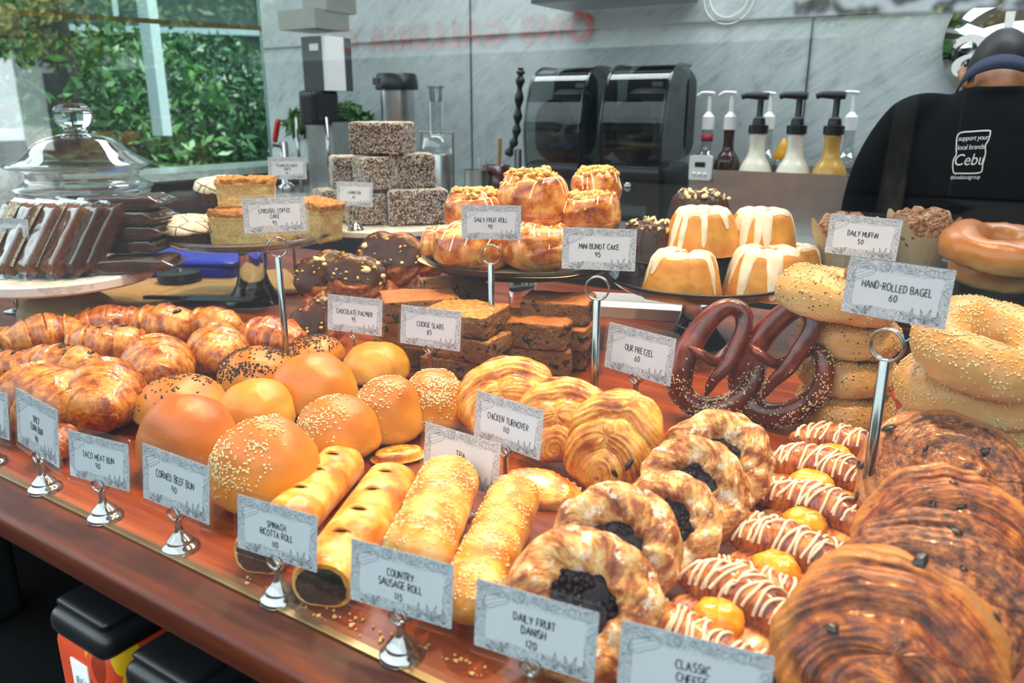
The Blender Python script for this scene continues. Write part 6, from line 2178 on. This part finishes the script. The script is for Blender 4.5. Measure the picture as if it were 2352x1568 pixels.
for sx in (-.085, .085):
    g = G(); lathe(g, [(.001, 0), (.007, 0), (.007, .30), (.001, .30)], 14); g.xf(Matrix.Translation((sx, -.06, 0))); g.obj('side_bar', MAT['chrome'], root)
p, _ = Dy(645, 262, 2.3)
root = thing('beverage_tap', 'small tap with a bright red lever beside the drink dispenser', 'tap', Matrix.Translation((p.x, 2.3, BZ)))
g = G(); lathe(g, [(.001, 0), (.035, 0), (.035, .02), (.018, .03), (.018, .2), (.001, .2)], 24); g.obj('column', MAT['steel'], root)
g = G(); tube(g, [(0, 0, .18), (.0, -.06, .19), (0, -.075, .16)], .008, 10); g.obj('spout', MAT['chrome'], root)
g = rbox((.022, .02, .10), .008, 6); g.xf(Matrix.Translation((-.012, -.02, .245)) @ Matrix.Rotation(.35, 4, 'Y')); g.obj('lever', MAT['red'], root)
p, _ = Dy(735, 215, 2.5)
root = thing('potted_plant', 'leafy green potted plant behind the drink dispenser', 'plant', Matrix.Translation((p.x + .02, 2.52, BZ)))
g = G(); lathe(g, [(.001, 0), (.07, 0), (.09, .16), (.08, .16), (.06, .02), (.001, .02)], 28); g.obj('pot', MAT['grey_dark'], root)
foliage_g(900, .26, .10, .09, .035, 77, .27).obj('foliage', MAT['leaf'], root, smooth=False)['kind'] = 'stuff'

# glass shelf with upturned glasses above, framed lettering mirror, ring decal
a, _ = Dy(1262, 18, 2.5)
b, _ = Dy(1565, 18, 2.5)
root = thing('wall_shelf', 'dark wall shelf above the blenders', 'shelf', Matrix.Translation(((a.x + b.x) / 2, 2.51, a.z + .015)))
g = G(); box(g, (0, 0, 0), (b.x - a.x, .26, .03)); g.obj('board', MAT['black'], root, smooth=False)
for sx in (-.3, .3):
    g = G(); box(g, (sx * (b.x - a.x), .10, .05), (.012, .04, .10)); g.obj('bracket', MAT['steel'], root, smooth=False)
for i in range(4):
    g = G(); lathe(g, [(.001, 0), (.026, 0), (.034, .09), (.032, .09), (.024, .004), (.001, .004)], 28)
    o = g.obj('drinking_glass', MAT['clear'], None); o.location = (a.x + .06 + i * .085, 2.46, a.z + .03); tag(o, ('leftmost', 'second', 'third', 'rightmost')[i] + ' clear glass of the row on the dark wall shelf', 'glass', 'glasses on the wall shelf')
p, _ = Dy(2345, 92, 2.63)
root = thing('round_mirror', 'round wall mirror with white lettering, behind the man', 'mirror', Matrix.Translation((p.x, 2.635, p.z)))
g = G(); lathe(g, [(.001, 0), (.185, 0), (.185, .012), (.001, .012)], 80); g.xf(Matrix.Rotation(PI / 2, 4, 'X'))
nb = NB('mirror_silver'); MAT['mirror'] = nb.done((.86, .88, .86), 0.02, 1.0)
g.obj('glass', MAT['mirror'], root)
t = bpy.data.objects.new('lettering', text_mesh('ab', .24, .002, MAT['white'], 'lettering')); COL.objects.link(t); t.parent = root
t.matrix_local = Matrix.Translation((-.05, -.0125, -.09)) @ Matrix.Rotation(PI / 2, 4, 'X')
p, _ = Dy(1675, -8, 2.645)
g = G()
for R in (.082, .062):
    aa = np.linspace(0, 2 * PI, 72, endpoint=False)
    tube(g, np.stack([R * np.cos(aa), 0 * aa, R * np.sin(aa)], 1), .0022, 6, closed=True)
o = g.obj('ring_decal', MAT['white'], None); o.location = (p.x, 2.644, p.z); tag(o, 'thin white double ring emblem on the marble wall above the bottles', 'decal')
# printed strip hanging behind the front glass, top right
a, _ = Dy(1822, 36, .40)
b, _ = Dy(2420, 18, .40)
nb = NB('banner_print'); _n = nb.wave(nb.co('Object', 1.0), 22, 14, 3, 1.5, kind='RINGS')
MAT['banner'] = nb.done(nb.ramp(_n, [(0.15, '#56505f'), (0.4, '#b9b2bd'), (0.8, '#e3dfe4')]), .7)
root = thing('printed_banner', 'printed grey paper strip hanging inside the glass at the top right', 'banner', Matrix.Translation((a.x, .40, a.z)))
d = b - a
g = G(); X = np.array([[(0, 0, 0), (0, 0, .12)], [(d.x, 0, d.z), (d.x, 0, d.z + .12)]]); g.grid(X); Xb = X + np.array([0, .0015, 0]); g.grid(Xb, flip=True)
g.obj('sheet', MAT['banner'], root, smooth=False)

# ------------------------------------------------------------------ left side objects on the display counter
p, d = P(185, 690, 0.0)
c = D(185, 380, 1.80)
root = thing('cookie_jar', 'large lidded clear glass jar with a faceted knob, behind the wrapped loaves', 'jar', Matrix.Translation((c.x, c.y, Z0)))
s = 1.0
zr = c.z - Z0
R = 152 * 1.80 / F_PX
g = G(); lathe(g, smooth_path([np.array(q) for q in ((.001, 0), (R * .6, 0), (R * .78, .02), (R * .84, .07), (R * .84, zr - .11), (R * .93, zr - .06), (R * .92, zr - .042), (R * .80, zr - .03), (R * .80, zr - .012), (R * .84, zr - .004))], 60), 72); g.obj('body', MAT['clear'], root)
g = G()
tube(g, np.stack([R * .93 * np.cos(np.arange(72) * PI / 36), R * .93 * np.sin(np.arange(72) * PI / 36), np.full(72, zr - .048)], 1), .007, 8, closed=True)
g.obj('shoulder_rim', MAT['solid_glass'], root)
g = G(); lathe(g, smooth_path([np.array(q) for q in ((R * .86, zr - .012), (R * 1.0, zr), (R * .97, zr + .006), (R * .72, zr + .03), (R * .52, zr + .058), (R * .3, zr + .070), (.02, zr + .074), (.001, zr + .074))], 60), 72); g.obj('lid', MAT['clear'], root)
g = G()
tube(g, np.stack([R * .99 * np.cos(np.arange(72) * PI / 36), R * .99 * np.sin(np.arange(72) * PI / 36), np.full(72, zr + .002)], 1), .005, 8, closed=True)
g.obj('lid_rim', MAT['solid_glass'], root)
g = G(); lathe(g, smooth_path([np.array(q) for q in ((.001, zr + .073), (.026, zr + .074), (.024, zr + .082), (.034, zr + .092), (.041, zr + .112), (.036, zr + .128), (.022, zr + .136), (.001, zr + .138))], 30), 12); g.obj('knob', MAT['solid_glass'], root, smooth=False)
for x, y, w, dd, h, lab in ((2, 372, .22, .12, .27, 'lower white marble block at the left edge, beside the jar'),):
    c = D(x, y, 1.86)
    g = rbox((w, dd, h), .003, 4); g.xf(Matrix.Translation((0, 0, h / 2))); o = g.obj('marble_block', MAT['marble_plate'], None); o.location = (c.x, c.y, Z0); o.rotation_euler.z = YAW; tag(o, lab, 'block')
    c2 = D(x - 12, y, 1.86)
    g = rbox((.10, .10, .085), .003, 4); g.xf(Matrix.Translation((0, 0, .0425))); o = g.obj('marble_block', MAT['marble_wall'], None); o.location = (c2.x, c2.y, Z0 + h + .001); o.rotation_euler.z = YAW; tag(o, 'small grey marble block stacked on the white one at the left edge', 'block')
    root = thing('pepper_mill', 'tall black turned pepper mill standing on the small marble block', 'mill', Matrix.Translation((c2.x - .02, c2.y, Z0 + h + .087)))
    g = G(); lathe(g, smooth_path([np.array(q) for q in ((.001, 0), (.026, 0), (.024, .03), (.017, .06), (.021, .09), (.017, .10))], 30), 28); g.obj('body', MAT['black'], root)
    g = G(); lathe(g, smooth_path([np.array(q) for q in ((.017, .101), (.022, .115), (.019, .135), (.006, .145), (.008, .152), (.001, .158))], 24), 28); g.obj('head', MAT['black'], root)

# blue tray, black tin, kraft bag, doily, dark plate
c, d = P(448, 603, .03)
root = thing('blue_tray', 'bright blue plastic tray between the marble stand and the glass stand', 'tray', Matrix.Translation((c.x, c.y, Z0)) @ Matrix.Rotation(YAW - .15, 4, 'Z'))
g = rbox((.30, .20, .045), .012, 8); g.xf(Matrix.Translation((0, 0, .0225))); g.obj('body', MAT['blue'], root)
g = rbox((.32, .22, .012), .006, 6); g.xf(Matrix.Translation((0, 0, .049))); g.obj('rim', MAT['blue'], root)
c, d = P(413, 640, .025)
g = G(); lathe(g, [(.001, 0), (.046, 0), (.048, .003), (.048, .038), (.046, .042), (.040, .042), (.012, .044), (.006, .05), (.001, .05)], 40)
o = g.obj('black_tin', MAT['black'], None); o.location = (c.x, c.y, Z0); o.data.set_sharp_from_angle(angle=.6); tag(o, 'round black tin with a tiny knob in front of the blue tray', 'tin')
c, d = P(462, 668, 0)
g = rbox((.42, .26, .012), .004, 14, lambda V: V + (fbm(V, 9, 3, 4) * .004)[:, None] * np.array([0, 0, 1])); g.xf(Matrix.Translation((0, 0, .010)))
o = g.obj('paper_bag', MAT['kraft'], None); o.matrix_world = pose((c.x, c.y, Z0), 24); tag(o, 'flat brown kraft paper bag lying left of the glass stand', 'bag')
c, d = P(505, 712, 0)
root = thing('cake_slicer', 'thin dark cake server lying on the kraft paper bag', 'server', pose((c.x, c.y, Z0 + .024), -4))
g = rbox((.15, .045, .003), .0012, 8); g.obj('blade', MAT['black'], root)
g = rbox((.09, .014, .008), .003, 6); g.xf(Matrix.Translation((-.115, 0, .001))); g.obj('handle', MAT['black'], root)
c, d = P(300, 665, .02)
g = G()
th = np.linspace(-.7, .9, 30)
X = np.stack([np.stack([.15 * np.cos(th), .15 * np.sin(th) - .1, 0 * th + .002 + .01 * np.abs(np.sin(th * 9))], 1), np.stack([.16 * np.cos(th), .16 * np.sin(th) - .1, 0 * th + .035 + .012 * np.sin(th * 9)], 1)], 0)
g.grid(X); g.grid(X + np.array([0.0, .001, .001]), flip=True)
o = g.obj('paper_band', MAT['label_print'], None); o.matrix_world = pose((c.x, c.y, Z0), 200); tag(o, 'crumpled patterned paper band beside the wooden pedestal', 'paper')
c, d = P(40, 716, 0)
root = thing('sign_stand', 'short chrome stand without a card, at the left edge under the marble plate', 'stand', Matrix.Translation((c.x, c.y, Z0)))
g = G(); lathe(g, [(.001, 0), (.024, 0), (.024, .006), (.004, .009), (.001, .009)], 30); g.obj('weighted_base', MAT['chrome'], root)
g = G(); lathe(g, [(.0045, .008), (.0045, .066), (.001, .066)], 16); g.obj('rod', MAT['chrome'], root)
# white paper tray seen under the smoky stand
c, d = P(1460, 715, 0)
root = thing('paper_tray', 'flat white paper tray lying behind the pretzel sign', 'tray', pose((c.x, c.y, Z0), -14))
g = rbox((.20, .12, .006), .002, 6); g.xf(Matrix.Translation((0, 0, .003))); g.obj('sheet', MAT['paper'], root)
g = G()
for s_ in (-1, 1):
    box(g, (s_ * .10, 0, .011), (.004, .12, .022)); box(g, (0, s_ * .06, .011), (.20, .004, .022))
g.obj('rim', MAT['paper'], root, smooth=False)
# baking paper under the fruit rolls
c = ST['D'][1]
g = G()
n = 60
th = np.arange(n) * 2 * PI / n
rad = .150 + .012 * np.abs(np.sin(2 * th)) ** 3 * 3 + .004 * np.sin(9 * th)
rows = [np.stack([rad * q * np.cos(th), rad * q * np.sin(th), np.full(n, .0005) + (q > .9) * .006 * np.abs(np.sin(2 * th))], 1) for q in (.02, .4, .8, 1)]
g.grid(np.stack(rows), cv=True)
o = g.obj('baking_paper', MAT['liner'], None); o.location = (c.x, c.y, Z0 + .1435); tag(o, 'sheet of baking paper lining the black stand under the fruit rolls', 'paper')

# ------------------------------------------------------------------ tins on the shelf under the ledge
def leaf_tin_mat():
    nb = NB('leaf_print')
    co = nb.co('Object', 1.0)
    v = nb.n('ShaderNodeTexVoronoi', feature='F1'); mp = nb.n('ShaderNodeMapping'); nb.l(co, mp.inputs['Vector']); mp.inputs['Scale'].default_value = (34, 34, 16); mp.inputs['Rotation'].default_value = (.5, .4, .2)
    nb.l(mp.outputs['Vector'], v.inputs['Vector']); v.inputs['Scale'].default_value = 1.0
    m = nb.rng(v.outputs['Distance'], .36, .40, 1, 0)
    x, y, z = nb.sep(v.outputs['Color'])
    pick = nb.ramp(x, [(0.0, '#e2b11c'), (0.45, '#e2b11c'), (0.46, '#8e2d16'), (0.8, '#8e2d16'), (0.81, '#cf4a22'), (1, '#cf4a22')], 'CONSTANT')
    return nb.done(nb.mix(m, '#d04a24', pick), .45)
MAT['leaf_print'] = leaf_tin_mat()
def tea_tin(px, py, z, w, label, body):
    c, k = Dy(px, py, .338)
    z = c.z - Z0
    c = Vector((c.x - w / 2, .338 + w / 2, 0))
    root = thing('tea_tin', label, 'tin', Matrix.Translation((c.x, c.y, .5705)), 'tins on the shelf under the counter')
    h = Z0 + z - .57
    g = rbox((w, w, h - .03), .014, 10); g.xf(Matrix.Translation((0, 0, (h - .03) / 2))); g.obj('body', body, root)
    g = rbox((w + .004, w + .004, .034), .014, 10); g.xf(Matrix.Translation((0, 0, h - .027))); g.obj('lid', MAT['black'], root)
    g = rbox((w - .012, w - .012, .012), .006, 8); g.xf(Matrix.Translation((0, 0, h - .006))); g.obj('lid_top', MAT['black'], root)
    return root, h
_wt = abs(Dy(226, 1450, .338)[0].x - Dy(104, 1385, .338)[0].x)
tin, h = tea_tin(226, 1450, 0, _wt, 'orange leaf patterned tin with a black lid, under the counter ledge', MAT['leaf_print'])
g = G(); slab_xz(g, rrect(.016, h - .135, h - .058, .001, 2), -_wt / 2 - .0015, -_wt / 2 - .0002); g.obj('paper_label', MAT['paper'], tin, smooth=False)
g = G()
write_line(g, 'ABACA', 0, h - .088, .0105, .0007, 3, gap=.10, wide=.5); write_line(g, 'TEA CO', 0, h - .106, .0105, .0007, 4, gap=.10, wide=.5)
o = g.obj('lettering', MAT['ink'], tin, smooth=False); o.location = (0, -_wt / 2 - .0017, 0)
tea_tin(420, 1590, 0, .10, 'plain black tin with a black lid, right of the orange one', MAT['black'])
c, _ = Dy(-14, 1440, .46)
root = thing('coffee_bag', 'black coffee bag with a white label at the bottom left corner', 'bag', Matrix.Translation((c.x, c.y, .57)))
h = Z0 - .06 - .57
g = rbox((.09, .07, h), .012, 12, lambda V: V * np.stack([1 - .0 * V[:, 2], 1 - .5 * np.clip(V[:, 2] / h, 0, .5), np.ones(len(V))], 1)); g.xf(Matrix.Translation((0, 0, h / 2))); g.obj('body', MAT['black'], root)
g = G(); slab_xz(g, rrect(.036, h - .13, h - .06, .001, 2), -.0365, -.0355); g.obj('paper_label', MAT['paper'], root, smooth=False)

# pendant cage lamp at the left end
c = D(16, 120, 2.45)
root = thing('pendant_lamp', 'hanging wire cage lamp with a brown shade at the upper left edge', 'lamp', Matrix.Translation((c.x, c.y, c.z - .03)))
g = G(); lathe(g, smooth_path([np.array(q) for q in ((.058, .075), (.055, .12), (.042, .16), (.015, .175), (.004, .18))], 24), 32); lathe(g, smooth_path([np.array(q) for q in ((.004, .178), (.014, .172), (.040, .157), (.053, .118), (.056, .075))], 24), 32); g.obj('shade', plain('lamp_shade_brown', '#5c4a3c', .5), root)
g = G(); lathe(g, [(.0025, .17), (.0025, 2.85 - (c.z - .03)), (.0005, 2.85 - (c.z - .03))], 10); g.obj('cord', MAT['black'], root)
g = G()
for k in range(8):
    a = k * PI / 4
    tube(g, [(.05 * math.cos(a), .05 * math.sin(a), .075), (.048 * math.cos(a), .048 * math.sin(a), .0)], .0018, 6)
for z in (.0, .04):
    aa = np.linspace(0, 2 * PI, 40, endpoint=False)
    tube(g, np.stack([.049 * np.cos(aa), .049 * np.sin(aa), np.full(40, z)], 1), .002, 6, closed=True)
g.obj('wire_cage', MAT['black'], root)
# ------------------------------------------------------------------ the man at the back bar
def remesh(g, name, mats, parent, voxel=.011, smooth=6, sub=False):
    me = g.mesh(name + '_raw', mats)
    o = bpy.data.objects.new(name, me)
    COL.objects.link(o)
    m = o.modifiers.new('r', 'REMESH'); m.mode = 'VOXEL'; m.voxel_size = voxel; m.use_smooth_shade = True
    s = o.modifiers.new('s', 'SMOOTH'); s.iterations = smooth; s.factor = .5
    dg = bpy.context.evaluated_depsgraph_get()
    ev = o.evaluated_get(dg)
    me2 = bpy.data.meshes.new_from_object(ev)
    bpy.data.objects.remove(o)
    me2.name = name
    me2.materials.clear()
    for q in (mats if isinstance(mats, (list, tuple)) else [mats]):
        me2.materials.append(q)
    me2.polygons.foreach_set('use_smooth', np.ones(len(me2.polygons), bool))
    o2 = bpy.data.objects.new(name, me2)
    COL.objects.link(o2)
    o2.parent = parent
    return o2
def loft(g, secs, k=28):
    """secs: (cx, cy, cz, half width x, half depth y)"""
    s = smooth_path([np.array(q, float) for q in secs], len(secs) * 5)
    ph = np.arange(k) * 2 * PI / k
    X = np.stack([s[:, 0:1] + s[:, 3:4] * np.cos(ph), s[:, 1:2] + s[:, 4:5] * np.sin(ph), s[:, 2:3] + 0 * ph[None]], 2)
    g.grid(X, cv=True, flip=True)
    for e, fl in ((0, True), (-1, False)):
        V = np.concatenate([X[e], X[e].mean(0)[None]])
        g.add(V, [[(i + 1) % k, i, k] if fl else [i, (i + 1) % k, k] for i in range(k)])
def limb(g, pts, r, k=18):
    p = smooth_path([np.array(q, float) for q in pts], 30)
    rr = np.interp(np.linspace(0, 1, len(p)), np.linspace(0, 1, len(r)), r)
    tube(g, p, rr, k)
MAT['skin'] = plain('skin', '#a8683f', .5, var=.08, scale=20)
MAT['tshirt'] = plain('black_cotton', '#0c0d0f', .95, var=.15, scale=200, spec=.12)
MAT['denim'] = plain('navy_strap', '#27324f', .8, var=.25, scale=500)
MAT['trousers'] = plain('dark_trousers', '#1d2026', .85, var=.1)
MAT['hair'] = plain('black_hair', '#0d0c0c', .55, var=.5, scale=300)
pc = D(2290, 250, 1.60)
px_, py_ = pc.x, min(pc.y, 1.86)
man = thing('person', 'man seen from behind in a black t-shirt with printed back, bending over the back bar', 'person', Matrix.Translation((px_, py_, 0)) @ Matrix.Rotation(math.radians(2), 4, 'Z') @ Matrix.Diagonal((.80, .95, 1, 1)))
S_ = 1.0
skin = G()
# neck and bowed head
limb(skin, ((0, .06, 1.30), (0, .085, 1.375), (0, .14, 1.41)), (.075, .060, .060))
hd = G()
nu, nv = 28, 36
a = np.linspace(PI / 2, -PI / 2, nu)[:, None]; th = (np.arange(nv) * 2 * PI / nv)[None]
hx = .078 * np.cos(a) * np.cos(th); hy = .098 * np.cos(a) * np.sin(th); hz = .118 * np.sin(a) * np.ones_like(th)
jaw = np.where(hz < 0, 1 - .35 * (hz / -.118) ** 1.5, 1)
hd.grid(np.stack([hx * jaw, hy * jaw + np.where(hz < 0, .02 * (hz / -.118), 0), hz], 2), cv=True, flip=True)
for sx in (-1, 1):                      # ears
    e = G(); tube(e, smooth_path([np.array(q) for q in ((sx * .074, -.012, -.035), (sx * .090, -.022, -.01), (sx * .092, -.018, .022), (sx * .078, .0, .028))], 16), [.010] * 17 if False else .009, 10); hd.join(e)
tube(hd, [(0, .095, .01), (0, .118, -.03), (0, .10, -.045)], [.010, .016, .010], 10)      # nose
tube(hd, [(-.022, .088, -.066), (0, .094, -.068), (.022, .088, -.066)], [.006, .008, .006], 8)  # mouth
for sx in (-1, 1):
    tube(hd, [(sx * .045, .080, .018), (sx * .028, .090, .022), (sx * .014, .090, .018)], .007, 8)     # brow
HM = Matrix.Translation((-.004, .20, 1.405)) @ Matrix.Rotation(math.radians(-52), 4, 'X')
hd.xf(HM)
skin.join(hd)
# forearms and hands resting at the bar
for sx in (-1, 1):
    limb(skin, ((sx * .235, .03, 1.08), (sx * .20, .16, 1.07), (sx * .15, .29, 1.10)), (.040, .036, .026))
    palm = np.array([sx * .135, .335, 1.095])
    limb(skin, ((sx * .15, .28, 1.10), palm, palm + np.array([-sx * .008, .03, -.004])), (.026, .032, .030))
    for f in range(4):
        b0 = palm + np.array([sx * (.024 - f * .016), .04, 0])
        ln = (.060, .072, .068, .052)[f] if sx > 0 else (.052, .068, .072, .060)[f]
        tube(skin, smooth_path([b0, b0 + np.array([0, ln * .45, .006]), b0 + np.array([0, ln * .8, -.008]), b0 + np.array([0, ln, -.026])], 12), .0085, 8)
    t0 = palm + np.array([-sx * .022, -.01, 0])
    tube(skin, smooth_path([t0, t0 + np.array([-sx * .022, .022, .0]), t0 + np.array([-sx * .028, .05, -.01])], 10), .010, 8)
body = remesh(skin, 'body', MAT['skin'], man, .007, 4)
# eyes
for sx in (-1, 1):
    g = G(); lathe(g, [(.001, -.011)] + [(.011 * math.sin(q), -.011 * math.cos(q)) for q in np.linspace(.2, PI - .2, 10)] + [(.001, .011)], 16)
    g.xf(HM @ Matrix.Translation((sx * .030, .082, .004))); g.obj('eye', MAT['white'], man)
# hair: cap over the back and top of the skull
hg = G()
q = np.stack([hx * jaw * 1.06, hy * jaw * 1.05 + np.where(hz < 0, .02 * (hz / -.118), 0), hz * 1.05], 2)
hg.grid(q, cv=True, flip=True)
V = hg.V[0]
fa, uv, mi = hg.F[0]
keep = (V[:, 2] > -.035 + .55 * np.maximum(V[:, 1], -.05)) & (V[:, 1] < .075)
hg.F[0] = (fa[keep[fa].all(1)], uv[keep[fa].all(1)], mi)
hg.V[0] = V + (fbm(V, 300, 2, 5) * .0012)[:, None]
hg.xf(HM)
hg.obj('hair', MAT['hair'], man)
# shirt
sh = G()
loft(sh, ((0, 0, .80, .172, .115), (0, 0, .95, .155, .108), (0, .0, 1.08, .165, .112), (0, .015, 1.20, .198, .118), (0, .035, 1.29, .212, .108), (0, .055, 1.345, .175, .092), (0, .075, 1.385, .090, .072), (0, .085, 1.395, .062, .058)))
for sx in (-1, 1):
    limb(sh, ((sx * .10, .05, 1.335), (sx * .185, .045, 1.305), (sx * .245, .03, 1.21), (sx * .262, .015, 1.09), (sx * .235, .06, 1.055), (sx * .205, .15, 1.07)), (.05, .075, .073, .066, .058, .050))
shirt = remesh(sh, 'tshirt', MAT['tshirt'], man, .009, 8)
# trousers and shoes
tr = G()
loft(tr, ((0, 0, .78, .165, .112), (0, 0, .86, .165, .115), (0, 0, .93, .155, .105)))
for sx in (-1, 1):
    limb(tr, ((sx * .085, 0, .84), (sx * .095, .01, .48), (sx * .10, -.005, .07)), (.092, .068, .055))
remesh(tr, 'trousers', MAT['trousers'], man, .014, 4)
for sx in (-1, 1):
    g = rbox((.095, .27, .08), .035, 10); g.xf(Matrix.Translation((sx * .10, .05, .04))); g.obj('shoe', MAT['black'], man)
# apron strap round the neck
st = G()
pts = smooth_path([np.array(p) for p in ((-.095, .15, 1.335), (-.088, .085, 1.392), (-.055, .035, 1.425), (0, .018, 1.437), (.055, .035, 1.425), (.088, .085, 1.392), (.095, .15, 1.335))], 50)
nrm = pts - np.array([0, .10, 1.36]); nrm /= np.linalg.norm(nrm, axis=1)[:, None]
T = np.gradient(pts, axis=0); T /= np.linalg.norm(T, axis=1)[:, None]
B = np.cross(T, nrm)
rows = [pts + B * w + nrm * h for w, h in ((-.019, .001), (-.019, .004), (.019, .006), (.019, .003))]
st.grid(np.stack(rows), cu=True)
st.obj('apron_strap', MAT['denim'], man)
# print on the back of the shirt
bpy.context.view_layer.update()
bv = BVHTree.FromObject(shirt, bpy.context.evaluated_depsgraph_get())
def onto(me, ox, oz, rot=0.0, off=.0015):
    for v in me.vertices:
        x, z = v.co.x, v.co.y
        x, z = x * math.cos(rot) - z * math.sin(rot) + ox, x * math.sin(rot) + z * math.cos(rot) + oz
        h = bv.ray_cast(Vector((x, -1, z)), Vector((0, 1, 0)))
        y = h[0].y if h[0] is not None else -.1
        v.co = Vector((x, y - off, z))
MAT['print_white'] = plain('white_print', '#e8e8e4', .8, var=.05)
OX, OZ = -.035, 1.262
cur = []
for txt, size, dx, dz, shr in (('support your', .0128, 0, .031, .15), ('local brands', .0130, -.002, .014, .15), ('Cebu', .030, -.001, -.015, .22), ('#theabacagroup', .0105, -.003, -.041, .0)):
    me = text_mesh(txt, size, 0, MAT['print_white'], 'print', shr, .92 if size < .02 else 1.0)
    onto(me, OX + dx, OZ + dz, .06)
    o = bpy.data.objects.new('back_print', me); COL.objects.link(o); o.parent = man
g = G()
fr = smooth_path([np.array(p) for p in ((-.030, .044), (0, .047), (.032, .047), (.036, .043), (.034, .030), (.029, .020), (.031, .004), (.027, -.008), (.028, -.022), (.022, -.030), (-.020, -.030), (-.030, -.029), (-.034, -.020), (-.035, -.006), (-.030, .006), (-.032, .02))], 90, True)
fr = np.concatenate([fr, fr[:2]])
ribbon(g, fr, .0026)
me = g.mesh('print_frame', MAT['print_white'], smooth=False)
for v in me.vertices:
    v.co = Vector((v.co.x, v.co.z, 0))
onto(me, OX, OZ, .06)
o = bpy.data.objects.new('print_frame', me); COL.objects.link(o); o.parent = man
